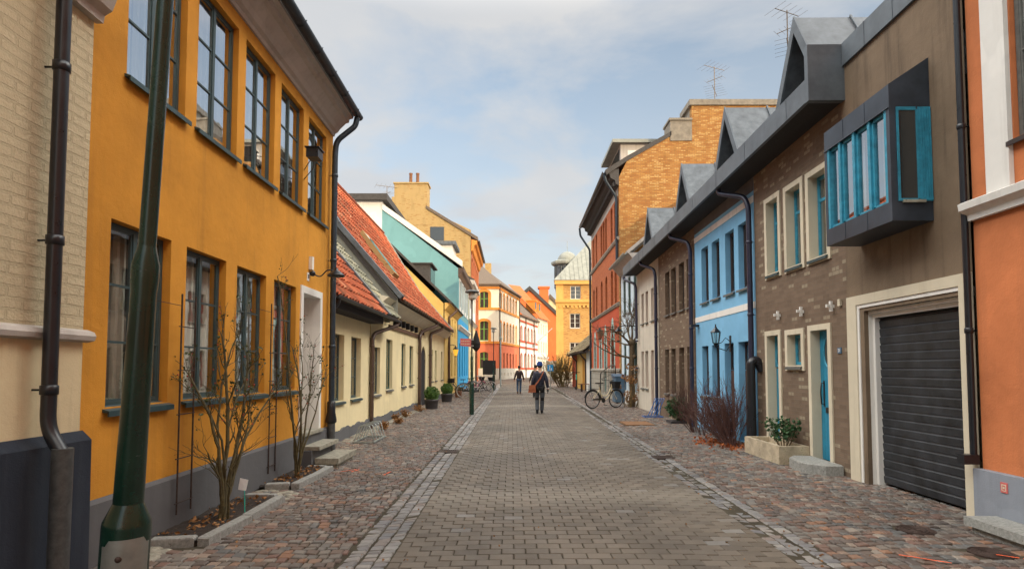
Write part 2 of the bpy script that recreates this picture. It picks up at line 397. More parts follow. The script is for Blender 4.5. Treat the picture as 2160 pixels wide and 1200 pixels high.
def leafm(name, c1, c2, trans=0.3):
    m, t, b = mat(name, 0.6, 0, 0.3); col = ramp(t, noise(t, pos(t), 7, 3), [(0.3, c1), (0.7, c2)])
    t.links.new(col, b.inputs['Base Color']); return m

M = {}
M['yellow'] = stucco('yellow_plaster', (0.62, 0.275, 0.035), 0.22, 0.5, 0.6, 110, dirt=(0.35, 0.16, 0.03))
M['cream'] = stucco('cream_plaster', (0.78, 0.66, 0.40), 0.10, 0.22, 0.5, 60, dirt=(0.4, 0.3, 0.16))
M['cream_grey'] = stucco('pale_grey_plaster', (0.60, 0.55, 0.46), 0.1, 0.3, 0.3)
M['white'] = stucco('white_plaster', (0.80, 0.78, 0.73), 0.06, 0.15, 0.2)
M['whitewarm'] = stucco('warm_white_plaster', (0.80, 0.74, 0.60), 0.06, 0.12, 0.2)
M['lightyellow'] = stucco('soft_yellow_plaster', (0.66, 0.46, 0.15), 0.1, 0.15, 0.3)
M['mint'] = stucco('mint_plaster', (0.185, 0.385, 0.41), 0.08, 0.12, 0.2, dirt=(0.1, 0.3, 0.32))
M['blue'] = stucco('light_blue_plaster', (0.20, 0.445, 0.67), 0.16, 0.12, 0.25, dirt=(0.1, 0.2, 0.3))
M['deepblue'] = stucco('deep_blue_plaster', (0.05, 0.36, 0.66), 0.08, 0.1, 0.2, dirt=(0.03, 0.15, 0.3))
M['paleblue'] = stucco('pale_blue_plaster', (0.60, 0.72, 0.80), 0.08, 0.2, 0.3)
M['orange'] = stucco('orange_plaster', (0.56, 0.185, 0.072), 0.3, 0.55, 0.5, 50, dirt=(0.36, 0.13, 0.06))
M['redstucco'] = stucco('red_plaster', (0.50, 0.095, 0.045), 0.1, 0.2, 0.3)
M['salmon'] = stucco('salmon_red_plaster', (0.74, 0.20, 0.10), 0.1, 0.12, 0.2)
M['orangered'] = stucco('orange_red_plaster', (0.78, 0.19, 0.06), 0.08, 0.1, 0.2)
M['brownstucco'] = stucco('brown_plaster', (0.20, 0.145, 0.098), 0.3, 0.75, 0.6, 60, dirt=(0.055, 0.042, 0.032))
M['plinth'] = stucco('grey_plinth_plaster', (0.12, 0.12, 0.125), 0.15, 0.2, 0.35, dirt=(0.2, 0.2, 0.2))
M['navy'] = stucco('dark_blue_plinth_plaster', (0.028, 0.035, 0.05), 0.3, 0.3, 0.4, dirt=(0.08, 0.09, 0.1))
M['greybase'] = stucco('grey_base_plaster', (0.24, 0.26, 0.30), 0.25, 0.4, 0.3, dirt=(0.12, 0.12, 0.13))
M['surround'] = stucco('pale_stone_surround', (0.62, 0.55, 0.42), 0.1, 0.3, 0.3, dirt=(0.25, 0.2, 0.13))
M['whitepaint'] = stucco('white_painted_trim', (0.76, 0.74, 0.70), 0.06, 0.25, 0.15, rough=0.7)
M['corn'] = stucco('grey_white_cornice_paint', (0.50, 0.46, 0.42), 0.15, 0.3, 0.3)
M['beigebrick'] = brickm('painted_beige_brick', (0.66, 0.565, 0.375), (0.62, 0.525, 0.345), (0.56, 0.475, 0.31), 0.25, 0.077, 0.012, 1.0, 0.3, stain=0.3, jit=1.0)
M['beigeplaster'] = stucco('beige_plaster', (0.70, 0.575, 0.36), 0.12, 0.35, 0.4)
M['brownbrick'] = brickm('brown_concrete_brick', (0.215, 0.15, 0.105), (0.165, 0.115, 0.08), (0.18, 0.135, 0.10), 0.19, 0.066, 0.006, 0.5, 0.35, extra=((0.33, 0.27, 0.19), 0.90), stain=0.25)
M['yellowbrick'] = brickm('yellow_brick', (0.50, 0.26, 0.075), (0.35, 0.135, 0.035), (0.26, 0.16, 0.075), 0.22, 0.068, 0.010, 0.6, 0.3, extra=((0.57, 0.35, 0.13), 0.78), stain=0.5)
M['gablebrick'] = brickm('washed_yellow_brick', (0.48, 0.33, 0.15), (0.45, 0.31, 0.13), (0.47, 0.33, 0.15), 0.25, 0.08, 0.010, 0.4, 0.2, extra=((0.36, 0.19, 0.07), 0.9), stain=0.35)
M['redbrick'] = brickm('red_brick', (0.56, 0.145, 0.045), (0.42, 0.09, 0.03), (0.38, 0.18, 0.10), 0.25, 0.08, 0.012, 0.5, 0.25, stain=0.2)
M['farbrick'] = brickm('pale_yellow_brick', (0.60, 0.36, 0.12), (0.52, 0.28, 0.08), (0.46, 0.30, 0.14), 0.3, 0.12, 0.015, 0.5, 0.2, extra=((0.42, 0.19, 0.06), 0.85), stain=0.2)
M['brickorange'] = stucco('orange_brick_trim', (0.72, 0.28, 0.06), 0.15, 0.3, 0.3)
M['ashlar'] = brickm('grey_stone_blocks', (0.42, 0.39, 0.33), (0.36, 0.33, 0.28), (0.16, 0.14, 0.12), 0.7, 0.32, 0.012, 0.6, 0.3)
M['zinc'] = plain('grey_zinc_sheet', (0.125, 0.145, 0.165), 0.5, 0.25, 0.25, 3, 0.05, wear=(0.17, 0.18, 0.15), wearamt=0.68); M['zincbay'] = plain('dark_zinc_sheet', (0.045, 0.058, 0.078), 0.45, 0.3, 0.3, 3, 0.05); M['capstone'] = plain('grey_brown_cap', (0.24, 0.21, 0.17), 0.8, 0, 0.3, 4); M['aerialrod'] = plain('dull_aerial_metal', (0.22, 0.17, 0.13), 0.6, 0.2)
M['zincroof'] = plain('weathered_zinc_sheet', (0.15, 0.165, 0.18), 0.5, 0.45, 0.35, 4, 0.05, wear=(0.4, 0.4, 0.36), wearamt=0.70)
M['blackmetal'] = plain('black_painted_metal', (0.012, 0.014, 0.019), 0.28, 0.0, 0.2, 6, wear=(0.05, 0.05, 0.055), wearamt=0.72)
M['gutter'] = plain('dark_blue_grey_metal', (0.03, 0.045, 0.062), 0.38, 0.3, 0.3, 9)
M['navypipe'] = plain('navy_painted_pipe', (0.022, 0.026, 0.055), 0.3, 0.0, 0.2, 9)
M['brownpipe'] = plain('brown_painted_pipe', (0.085, 0.05, 0.035), 0.38, 0.0, 0.2, 9)
M['greypipe'] = plain('grey_iron_pipe', (0.10, 0.105, 0.105), 0.5, 0.4, 0.3, 20, 0.2)
M['green'] = plain('dark_green_enamel', (0.005, 0.032, 0.021), 0.22, 0.0, 0.3, 5, 0.03, 0.6, wear=(0.30, 0.42, 0.36), wearamt=0.735)
M['soffit'] = plain('dark_rough_soffit', (0.035, 0.033, 0.035), 0.9, 0, 0.3, 30, 0.4)
M['winframe'] = plain('blue_grey_window_paint', (0.040, 0.072, 0.078), 0.35, 0, 0.15, 6)
M['wingreen'] = plain('dark_green_window_paint', (0.02, 0.075, 0.06), 0.4, 0, 0.2, 6)
M['winblue'] = plain('turquoise_window_paint', (0.035, 0.27, 0.40), 0.42, 0, 0.28, 10, wear=(0.2, 0.36, 0.42), wearamt=0.7)
M['winbrown'] = plain('dark_brown_window_wood', (0.035, 0.022, 0.018), 0.5, 0, 0.3, 10)
M['winwhite'] = plain('white_window_paint', (0.72, 0.70, 0.64), 0.45, 0, 0.06, 6)
M['lime'] = plain('bright_green_window_paint', (0.15, 0.30, 0.05), 0.45, 0, 0.1, 6)
M['glass'] = glassm('window_glass', ior=4.2); M['glasslow'] = glassm('plain_window_glass', ior=1.9); M['glassbay'] = glassm('bay_window_glass', ior=4.6); M['glasssky'] = glassm('old_window_glass', ior=11.0); M['glassdark'] = glassm('dark_window_glass', opaque=(0.035, 0.04, 0.042), ior=2.0)
M['curtain'] = plain('off_white_curtain', (0.55, 0.52, 0.46), 0.9, 0, 0.12, 5)
M['innerwood'] = plain('cream_inner_sash', (0.72, 0.68, 0.58), 0.5, 0, 0.1, 8)
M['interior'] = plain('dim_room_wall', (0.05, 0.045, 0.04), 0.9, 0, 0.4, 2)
M['sill'] = plain('blue_green_sheet_sill', (0.045, 0.085, 0.095), 0.4, 0.3, 0.25, 12)
M['sillgrey'] = plain('dark_stone_sill', (0.12, 0.12, 0.11), 0.6, 0, 0.25, 12)
M['shutter'] = plain('blue_black_shutter', (0.027, 0.030, 0.036), 0.42, 0, 0.5, 5, 0.25, wear=(0.05, 0.045, 0.045), wearamt=0.66)
M['doorblue'] = plain('turquoise_door_paint', (0.02, 0.23, 0.37), 0.5, 0, 0.2, 5, 0.05, wear=(0.10, 0.26, 0.32), wearamt=0.72)
M['doorbrown'] = plain('brown_door_wood', (0.10, 0.05, 0.032), 0.5, 0, 0.3, 6)
M['reddoor'] = plain('red_brown_door_paint', (0.30, 0.05, 0.03), 0.5, 0, 0.2, 6)
M['granite'] = plain('grey_granite', (0.30, 0.30, 0.28), 0.7, 0, 0.3, 30, 0.6, wear=(0.12, 0.11, 0.1), wearamt=0.6)
M['stepstone'] = plain('weathered_step_stone', (0.32, 0.30, 0.24), 0.7, 0, 0.35, 14, 0.5, wear=(0.14, 0.15, 0.09), wearamt=0.6)
M['trough'] = plain('mossy_concrete', (0.46, 0.38, 0.27), 0.85, 0, 0.3, 6, 0.5, wear=(0.16, 0.19, 0.05), wearamt=0.6)
M['soil'] = plain('dark_soil', (0.035, 0.024, 0.018), 0.95, 0, 0.5, 25, 1.0, wear=(0.11, 0.07, 0.04), wearamt=0.6)
M['bark'] = plain('brown_green_bark', (0.15, 0.105, 0.06), 0.85, 0, 0.4, 25, 0.6)
M['rosebark'] = plain('olive_rose_cane', (0.10, 0.08, 0.032), 0.7, 0, 0.45, 18, 0.3)
M['redtwig'] = plain('dark_red_twig', (0.10, 0.040, 0.030), 0.7, 0, 0.4, 18)
M['yellowtwig'] = plain('olive_yellow_twig', (0.20, 0.14, 0.05), 0.8, 0, 0.4, 8)
M['leaf'] = leafm('green_leaf', (0.03, 0.075, 0.012), (0.08, 0.15, 0.025)); M['darkleaf'] = leafm('dark_glossy_leaf', (0.015, 0.05, 0.018), (0.045, 0.11, 0.035))
M['dryleaf'] = leafm('dry_brown_leaf', (0.20, 0.09, 0.03), (0.34, 0.17, 0.06)); M['roseleaf'] = leafm('dull_green_rose_leaf', (0.03, 0.05, 0.018), (0.08, 0.09, 0.03))
M['redleaf'] = leafm('fallen_red_leaf', (0.30, 0.06, 0.02), (0.40, 0.14, 0.04))
M['hip'] = plain('red_rose_hip', (0.40, 0.05, 0.02), 0.4)
M['pot'] = plain('dark_grey_pot', (0.045, 0.04, 0.042), 0.6, 0, 0.3, 12, 0.2); M['terracotta'] = plain('brown_clay_pot', (0.24, 0.11, 0.06), 0.8, 0, 0.3, 12, 0.2)
M['galv'] = plain('galvanised_steel', (0.40, 0.44, 0.43), 0.4, 0.7, 0.15, 14); M['rubber'] = plain('black_rubber', (0.015, 0.015, 0.015), 0.8)
M['steel'] = plain('grey_steel', (0.30, 0.31, 0.32), 0.35, 0.9, 0.1, 10); M['bikecream'] = plain('cream_bicycle_paint', (0.72, 0.60, 0.36), 0.3)
M['bikeblack'] = plain('black_bicycle_paint', (0.015, 0.015, 0.018), 0.3); M['bikewhite'] = plain('white_bicycle_paint', (0.75, 0.72, 0.70), 0.3)
M['pink'] = plain('pink_paint', (0.65, 0.10, 0.20), 0.4); M['leatherbrown'] = plain('tan_leather', (0.32, 0.09, 0.035), 0.45, 0, 0.2, 20, 0.2)
M['tyrepale'] = plain('pale_grey_tyre', (0.42, 0.38, 0.32), 0.8); M['iron'] = plain('rusty_cast_iron', (0.075, 0.05, 0.042), 0.6, 0.5, 0.4, 25, 0.4)
M['rustlid'] = plain('rust_brown_lid', (0.26, 0.13, 0.06), 0.8, 0.1, 0.3, 14, 0.3)
M['spray'] = plain('orange_spray_paint', (0.85, 0.13, 0.04), 0.8, 0, 0.2, 30)
M['signred'] = plain('faded_red_sign', (0.55, 0.13, 0.12), 0.5); M['signblue'] = plain('blue_sign_enamel', (0.02, 0.30, 0.65), 0.4)
M['signwhite'] = plain('white_sign_enamel', (0.8, 0.8, 0.8), 0.4, var=0.03); M['benchwood'] = plain('red_brown_bench_wood', (0.22, 0.075, 0.045), 0.7, 0, 0.3, 20)
M['boxblue'] = plain('slate_blue_paint', (0.07, 0.13, 0.20), 0.55, 0, 0.2, 8); M['rackblue'] = plain('bright_blue_paint', (0.02, 0.13, 0.42), 0.4)
M['copper'] = plain('pale_green_copper', (0.29, 0.30, 0.265), 0.7, 0, 0.2, 2); M['darkroof'] = plain('dark_slate_roof', (0.065, 0.06, 0.058), 0.8, 0, 0.3, 8, 0.5)
M['brownroof'] = plain('brown_slate_roof', (0.16, 0.12, 0.09), 0.8, 0, 0.3, 8, 0.5)
M['skin'] = plain('skin', (0.50, 0.28, 0.19), 0.6, 0, 0.05); M['navyjacket'] = plain('navy_quilted_nylon', (0.020, 0.022, 0.045), 0.5, 0, 0.25, 14)
M['brownjacket'] = plain('brown_black_quilted_nylon', (0.055, 0.035, 0.034), 0.5, 0, 0.3, 14); M['olive'] = plain('olive_coat_cloth', (0.06, 0.05, 0.035), 0.8)
M['greytrousers'] = plain('grey_work_trousers', (0.085, 0.095, 0.11), 0.85, 0, 0.25, 10, 0.3); M['blackcloth'] = plain('black_cloth', (0.012, 0.012, 0.014), 0.85)
M['jeans'] = plain('blue_denim', (0.055, 0.10, 0.19), 0.85, 0, 0.2, 14); M['bluehat'] = plain('blue_wool', (0.012, 0.045, 0.20), 0.9, 0, 0.15, 30, 0.4)
M['hair'] = plain('dark_hair', (0.03, 0.02, 0.014), 0.7); M['teal'] = plain('teal_scooter_paint', (0.03, 0.55, 0.42), 0.4)
M['lampglass'] = glassm('lamp_glass', tint=(0.85, 0.88, 0.86), ior=1.5); M['frost'] = plain('frosted_lamp_glass', (0.55, 0.50, 0.42), 0.35, 0, 0.08)
mm, tt, bb = mat('amber_lamp_glass', 0.3); bb.inputs['Base Color'].default_value = (0.85, 0.42, 0.03, 1); bb.inputs['Emission Color'].default_value = (1, 0.55, 0.06, 1); bb.inputs['Emission Strength'].default_value = 0.5; M['amber'] = mm
M['redtile'] = tilem('red_clay_pantile', [(0.0, (0.24, 0.06, 0.028)), (0.25, (0.44, 0.10, 0.04)), (0.7, (0.52, 0.125, 0.05)), (0.93, (0.58, 0.18, 0.08)), (1.0, (0.62, 0.30, 0.16))], moss=0.5)
M['mosstile'] = tilem('mossy_grey_pantile', [(0.0, (0.22, 0.22, 0.16)), (0.5, (0.34, 0.33, 0.25)), (1.0, (0.44, 0.40, 0.28))], moss=0.6)
M['brownmoss'] = tilem('brown_mossy_pantile', [(0.0, (0.16, 0.12, 0.075)), (0.5, (0.26, 0.20, 0.12)), (1.0, (0.38, 0.30, 0.17))], moss=0.4)
M['ochre'] = stucco('ochre_plaster', (0.68, 0.40, 0.12), 0.08, 0.15, 0.2); M['ochredoor'] = plain('ochre_door_paint', (0.62, 0.30, 0.05), 0.6)
M['palemint'] = stucco('pale_mint_surround', (0.42, 0.60, 0.55), 0.1, 0.2, 0.2)
M['orangetile'] = tilem('orange_clay_tile', [(0.0, (0.55, 0.17, 0.05)), (1.0, (0.75, 0.30, 0.10))], moss=0.15)
SETT = [(0.0, (0.23, 0.132, 0.105)), (0.22, (0.175, 0.125, 0.098)), (0.42, (0.125, 0.104, 0.096)), (0.6, (0.24, 0.21, 0.18)), (0.75, (0.125, 0.13, 0.132)), (0.9, (0.33, 0.285, 0.24)), (1.0, (0.31, 0.16, 0.095))]
M['sett'] = stonem('granite_setts', SETT, 0.62, 0.5)
M['gsett'] = stonem('pale_gutter_setts', [(0.0, (0.20, 0.20, 0.215)), (0.4, (0.27, 0.265, 0.26)), (0.75, (0.36, 0.345, 0.325)), (1.0, (0.23, 0.18, 0.16))], 0.5, 0.5)
M['paver'] = stonem('grey_brown_pavers', [(0.0, (0.128, 0.105, 0.080)), (0.5, (0.168, 0.139, 0.107)), (0.955, (0.205, 0.171, 0.134)), (0.985, (0.24, 0.23, 0.215))], 0.66, 0.35, 120, reflect_band=[(7.3, 0.75, 0.55), (24.6, 1.0, 0.6), (33, 1.2, 0.6), (40, 1.5, 0.5)])
m_, t_, b_ = mat('mossy_joint_sand', 0.95, 0, 0.2)
t_.links.new(ramp(t_, noise(t_, pos(t_), 3, 7, 0.7), [(0.35, (0.045, 0.038, 0.028)), (0.55, (0.075, 0.065, 0.046)), (0.75, (0.125, 0.11, 0.085))]), b_.inputs['Base Color'])
bump(t_, b_, noise(t_, pos(t_), 60, 5), 0.6, 0.006); M['joint'] = m_
M['groundfar'] = plain('grey_ground', (0.2, 0.18, 0.155), 0.9, 0, 0.15, 2)
# ================================================================ ground and paving
def roadR(y): return 2.30 + 0.021 * min(max(y, 0), 45)
RL = -1.04
def zprof(x, y):
    rr = roadR(y)
    if RL <= x <= rr: q = (x - (RL + rr) / 2) / ((rr - RL) / 2); return 0.0 - 0.035 * q * q
    d = (RL - x) if x < RL else (x - rr)
    return -0.035 - 0.02 * math.sin(math.pi * min(d / 0.42, 1)) + 0.035 * min(max(d - 0.2, 0) / 0.8, 1)
g = MB(); g.box(-400, 400, -300, 600, -0.6, -0.16); struct('ground', g, M['groundfar'])
g = MB(); xs = [-4.6, -3.4, -2.4, -1.9, -1.7, -1.46, -1.33, -1.2, -1.04, -0.6, 0, .6, 1.2, 1.8, 2.3, 2.45, 2.6, 2.8, 3.1, 3.6, 4.2, 5, 6.2]
ysl = [-12 + 0.9 * i for i in range(170)]
grid = [(x, y, zprof(x, y) - 0.014) for y in ysl for x in xs]
nx = len(xs); g.add(grid, [(j * nx + i, j * nx + i + 1, (j + 1) * nx + i + 1, (j + 1) * nx + i) for j in range(len(ysl) - 1) for i in range(nx - 1)])
struct('paving_bed', g, M['joint'])
class Stones:
    def __init__(s): s.v = []; s.f = []; s.a = []
    def add(s, x0, x1, y0, y1, h, bev, jit, rnd, skew=0.0):
        j = lambda: random.uniform(-jit, jit)
        c = [(x0 + j(), y0 + j()), (x1 + j(), y0 + j() + skew), (x1 + j(), y1 + j() + skew), (x0 + j(), y1 + j())]
        zc = zprof((x0 + x1) / 2, (y0 + y1) / 2); b = len(s.v); cx = sum(p[0] for p in c) / 4; cy = sum(p[1] for p in c) / 4
        tx = random.uniform(-1, 1) * jit * 0.6; ty = random.uniform(-1, 1) * jit * 0.6
        for (k, dz) in ((0.0, -0.03), (0.0, h - bev), (1.0, h)):
            for q, (x, y) in enumerate(c):
                dx = cx - x; dy = cy - y; L = math.hypot(dx, dy); kk = bev * 1.25 * k / L
                t = (tx if q in (0, 3) else -tx) + (ty if q in (0, 1) else -ty)
                s.v.append((x + dx * kk, y + dy * kk, zc + dz + (t if dz > -0.03 else 0)))
        for r in (0, 4):
            for i in range(4): s.f.append((b + r + i, b + r + (i + 1) % 4, b + r + 4 + (i + 1) % 4, b + r + 4 + i)); s.a.append(rnd)
        s.f.append((b + 8, b + 9, b + 10, b + 11)); s.a.append(rnd)
    def mb(s):
        m = MB(); m.v = s.v; m.f = s.f; m.a = s.a; m.sm = [False] * len(s.f); return m
def setts(x_of, y0, y1, w=(0.075, 0.12), d=0.098, xc=0.0):
    S = Stones(); y = y0
    while y < y1:
        a, b = x_of(y); dd = d * random.uniform(0.88, 1.14); x = a + random.uniform(-0.05, 0)
        while x < b - 0.03:
            ww = random.uniform(*w)
            if x + ww > b: ww = b - x
            wave = 0.03 * math.sin(x * 2.1 + y * 0.8) + 0.02 * math.sin(x * 5 + y * 1.7)
            if ww > 0.04 and not SKIP(x + ww / 2, y + dd / 2 + wave):
                S.add(x + 0.006, x + ww - 0.006, y + wave + 0.006, y + dd + wave - 0.006, random.uniform(-0.005, 0.004), 0.008, 0.006, random.random())
            x += ww
        y += dd
    return S
HOLES = []  # (x0,x1,y0,y1) things set into the paving
def SKIP(x, y):
    for (a, b, c, d) in HOLES:
        if a < x < b and c < y < d: return True
    return False
HOLES += [(-3.5, -2.78, 5.15, 7.0), (-3.5, -2.85, 7.55, 9.1), (3.83, 4.17, 5.55, 5.9), (3.95, 4.4, 4.85, 5.2), (-1.47, -1.08, 11.2, 11.62),
          (3.2, 4.1, 16.1, 17.4), (2.6, 3.0, 10.45, 10.8)]
S = setts(lambda y: (-3.95 if y > 10.5 else -3.5, RL - 0.41), 0.6, 62)
struct('cobbled_footway', S.mb(), M['sett'], uv=False)
S = setts(lambda y: (roadR(y) + 0.40, 6.6 if y > 26 else 5.3), 0.6, 62)
struct('cobbled_footway', S.mb(), M['sett'], uv=False)
# the gutters: three courses of long pale setts each side
S = Stones(); T = Stones()
for side in (0, 1):
    for cix in range(3):
        y = 0.5 + random.random() * 0.1
        while y < 62:
            dd = random.uniform(0.085, 0.125) * (1.0 if y < 30 else 1.6)
            x0 = (RL - 0.41 + cix * 0.137) if side == 0 else (roadR(y) + cix * 0.135)
            sk = 0.03 if side == 0 else -0.02
            if not SKIP(x0 + 0.06, y + dd / 2) and not (side == 1 and cix == 0 and random.random() < 0.2) and random.random() > 0.03:
                (S).add(x0 + 0.006, x0 + 0.129, y + 0.005, y + dd - 0.005, random.uniform(-0.006, 0.004) - (0.005 if side == 1 and cix < 2 else 0), 0.015, 0.007, random.random() if side == 0 else min(1, random.random() * 0.5 + (0.5 if random.random() < 0.4 else 0)), sk)
            y += dd
struct('gutter', S.mb(), M['gsett'], uv=False)
S = Stones(); y = 0.4; row = 0
while y < 64:
    x = RL + 0.004 - (0.105 if row % 2 else 0)
    while x < roadR(y) - 0.03:
        a = max(x, RL + 0.004); b = min(x + 0.21, roadR(y))
        if b - a > 0.03: S.add(a + 0.004, b - 0.004, y + 0.004, y + 0.136, random.uniform(-0.0015, 0.0015), 0.006, 0.0018, random.random())
        x += 0.21
    y += 0.14; row += 1
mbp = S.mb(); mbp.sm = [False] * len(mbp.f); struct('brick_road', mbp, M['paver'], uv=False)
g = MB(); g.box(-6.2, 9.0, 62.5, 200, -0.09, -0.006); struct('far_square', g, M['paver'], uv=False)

def single_disc(name, c, r, mt, label, cat, sq=False, h=0.012):
    mb = MB(); z = zprof(c[0], c[1])
    if sq:
        mb.box(c[0] - r, c[0] + r, c[1] - r, c[1] + r, z - 0.03, z - 0.002)
        for k in range(9):
            x = c[0] - r * 0.85 + k * r * 1.7 / 8.6; mb.box(x, x + r * 0.1, c[1] - r * 0.85, c[1] + r * 0.85, z - 0.002, z + h)
        for (a, b, cc, d) in ((-1, 1, -1, -.88), (-1, 1, .88, 1), (-1, -.9, -.88, .88), (.9, 1, -.88, .88)): mb.box(c[0] + a * r, c[0] + b * r, c[1] + cc * r, c[1] + d * r, z - 0.002, z + h + .001)
    else:
        prof = [(r, -0.03), (r, h), (r * 0.93, h), (r * 0.92, h - 0.005)]
        q = 0.85
        while q > 0.12: prof += [(r * q, h - 0.005), (r * q - 0.002, h), (r * (q - 0.08), h), (r * (q - 0.08) - 0.002, h - 0.005)]; q -= 0.16
        mb.lathe((c[0], c[1], z), prof, 28, smooth=False)
    return single(name, mb, mt, label, cat)
single_disc('manhole_cover', (4.0, 5.72), 0.17, M['iron'], 'round rusty iron cover in the setts in front of the grey base', 'manhole cover', h=0.008)
single_disc('manhole_cover', (4.17, 5.03), 0.17, M['iron'], 'worn round cover in the setts nearest the bottom right corner', 'manhole cover', h=0.002)
single_disc('drain_grate', (-1.27, 11.41), 0.19, M['iron'], 'square iron drain grate set in the left gutter', 'drain grate', True)
single_disc('drain_grate', (2.8, 10.63), 0.18, M['iron'], 'dark iron drain grate in the right gutter', 'drain grate', True)
mb = MB(); mb.box(3.25, 4.05, 16.2, 17.3, -0.04, 0.006); single('access_cover', mb, M['rustlid'], 'rust brown flat lid in the setts before the brown brick house', 'access cover')
def spray(px, py, L, ang, label):
    p = ground(px, py); mb = MB(); n = 10; w = 0.017
    z = zprof(p.x, p.y) + 0.010; a = Vector((math.cos(ang), math.sin(ang), 0)); b = Vector((-a.y, a.x, 0)); pts = []
    c0 = Vector((p.x, p.y, z))
    L1 = [c0 + a * (L * (i / n - .5)) + b * (w * (0.4 + 0.4 * random.random())) for i in range(n + 1)]
    L2 = [c0 + a * (L * (i / n - .5)) - b * (w * (0.4 + 0.4 * random.random())) for i in range(n + 1)]
    for i in range(n):
        if random.random() < 0.85: mb.quad(L2[i], L2[i + 1], L1[i + 1], L1[i])
    single('spray_mark', mb, M['spray'], label, 'paint mark', 'orange surveyors marks on the setts')
spray(1957, 1181, 0.40, -0.62, 'long orange spray stroke on the setts at the bottom right')
spray(2142, 1177, 0.25, -0.62, 'orange spray stroke on the setts beside the stone step, at the picture edge')
spray(735, 993, 0.3, 0.9, 'leftmost orange spray stroke on the setts by the left planting bed')
spray(750, 993, 0.25, 1.3, 'middle orange spray stroke on the setts by the left planting bed')
spray(817, 998, 0.28, 1.4, 'orange spray stroke on the left setts nearest the gutter')

# ================================================================ windows and pipes
def window(parent, fr, u0, u1, z0, z1, rec=0.12, fm='winframe', cols=2, rows=(0.34, 0.67), fw=0.042, bar=0.02, sill=None, curtain=True, far=False, inner=True, sash=True, glass=None, label=None, mull=None, w0=0.0):
    mb = MB(); d0 = w0 - rec; e = 0.006
    fw = fw * 0.85; mull = mull if mull is not None else fw * 1.2
    # outer frame
    for (a, b, c, d) in ((u0 + e, u0 + fw, z0 + e, z1 - e), (u1 - fw, u1 - e, z0 + e, z1 - e), (u0 + fw, u1 - fw, z0 + e, z0 + fw), (u0 + fw, u1 - fw, z1 - fw, z1 - e)):
        mb.fbox(fr, a, b, c, d, d0 - 0.07, d0)
    ww = (u1 - u0) / cols
    for k in range(1, cols):
        u = u0 + ww * k; mb.fbox(fr, u - mull / 2, u + mull / 2, z0 + fw, z1 - fw, d0 - 0.06, d0 + 0.004)
    if sash and not far:
        for k in range(cols):
            a = u0 + ww * k + (fw if k == 0 else mull / 2); b = u0 + ww * (k + 1) - (fw if k == cols - 1 else mull / 2); s = 0.018
            for (p, q, c, d) in ((a, a + s, z0 + fw, z1 - fw), (b - s, b, z0 + fw, z1 - fw), (a + s, b - s, z0 + fw, z0 + fw + s), (a + s, b - s, z1 - fw - s, z1 - fw)):
                mb.fbox(fr, p, q, c, d, d0 - 0.04, d0 - 0.006)
    for r in rows:
        z = z0 + fw + (z1 - z0 - 2 * fw) * r; mb.fbox(fr, u0 + fw, u1 - fw, z - bar / 2, z + bar / 2, d0 - 0.03, d0 - 0.004)
    w = part('window', mb, M[fm], parent)
    if label: w['label'] = label
    g = MB(); gm = glass or ('glassdark' if far else 'glass')
    g.quad(fr.P(u0 + e, z0 + e, d0 - 0.018), fr.P(u1 - e, z0 + e, d0 - 0.018), fr.P(u1 - e, z1 - e, d0 - 0.018), fr.P(u0 + e, z1 - e, d0 - 0.018))
    part('pane', g, M[gm], w)
    if not far:
        if inner:
            ib = MB(); s = 0.035; q = d0 - 0.115
            for k in range(cols):
                a = u0 + ww * k + 0.03; b = u0 + ww * (k + 1) - 0.03
                for (p, r_, c, d) in ((a, a + s, z0 + .03, z1 - .03), (b - s, b, z0 + .03, z1 - .03), (a + s, b - s, z0 + .03, z0 + .03 + s), (a + s, b - s, z1 - .03 - s, z1 - .03)): ib.fbox(fr, p, r_, c, d, q - 0.04, q)
            part('inner_sash', ib, M['innerwood'], w)
        if curtain:
            c = MB(); n = 28; q = d0 - 0.20
            spans = [(0.0, 0.42), (0.62, 1.0)] if curtain is True else [(0, 1)]
            for (sa, sb) in spans:
                pts = []
                for i in range(n + 1):
                    t = sa + (sb - sa) * i / n; pts.append((u0 + (u1 - u0) * t, q + 0.022 * math.sin(i * 1.9 + u0) + 0.01 * math.sin(i * 4.3)))
                for i in range(n):
                    c.quad(fr.P(pts[i][0], z0 + .05, pts[i][1]), fr.P(pts[i + 1][0], z0 + .05, pts[i + 1][1]), fr.P(pts[i + 1][0], z1, pts[i + 1][1]), fr.P(pts[i][0], z1, pts[i][1]))
            part('curtain', c, M['curtain'], w)
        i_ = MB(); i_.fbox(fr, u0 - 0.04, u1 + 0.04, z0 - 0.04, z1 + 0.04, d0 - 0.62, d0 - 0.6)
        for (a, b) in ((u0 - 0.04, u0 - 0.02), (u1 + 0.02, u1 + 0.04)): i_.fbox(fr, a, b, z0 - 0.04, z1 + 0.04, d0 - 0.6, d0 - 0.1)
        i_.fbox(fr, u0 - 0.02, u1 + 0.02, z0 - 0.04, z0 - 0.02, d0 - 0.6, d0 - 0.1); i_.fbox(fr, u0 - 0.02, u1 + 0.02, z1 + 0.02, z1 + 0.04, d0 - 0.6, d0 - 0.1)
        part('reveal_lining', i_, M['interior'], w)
    if sill:
        s_ = MB(); P = fr.P; a = u0 - 0.03; b = u1 + 0.03; t = 0.018
        s_.hexa([P(a, z0 - 0.045, w0 + 0.055), P(b, z0 - 0.045, w0 + 0.055), P(b, z0 - 0.03, d0 - 0.0), P(a, z0 - 0.03, d0 - 0.0),
                 P(a, z0 - 0.045 + t, w0 + 0.055), P(b, z0 - 0.045 + t, w0 + 0.055), P(b, z0 + 0.012, d0), P(a, z0 + 0.012, d0)])
        s_.fbox(fr, a, b, z0 - 0.075, z0 - 0.03, w0 + 0.045, w0 + 0.058)
        part('sill', s_, M[sill], w)
    return w
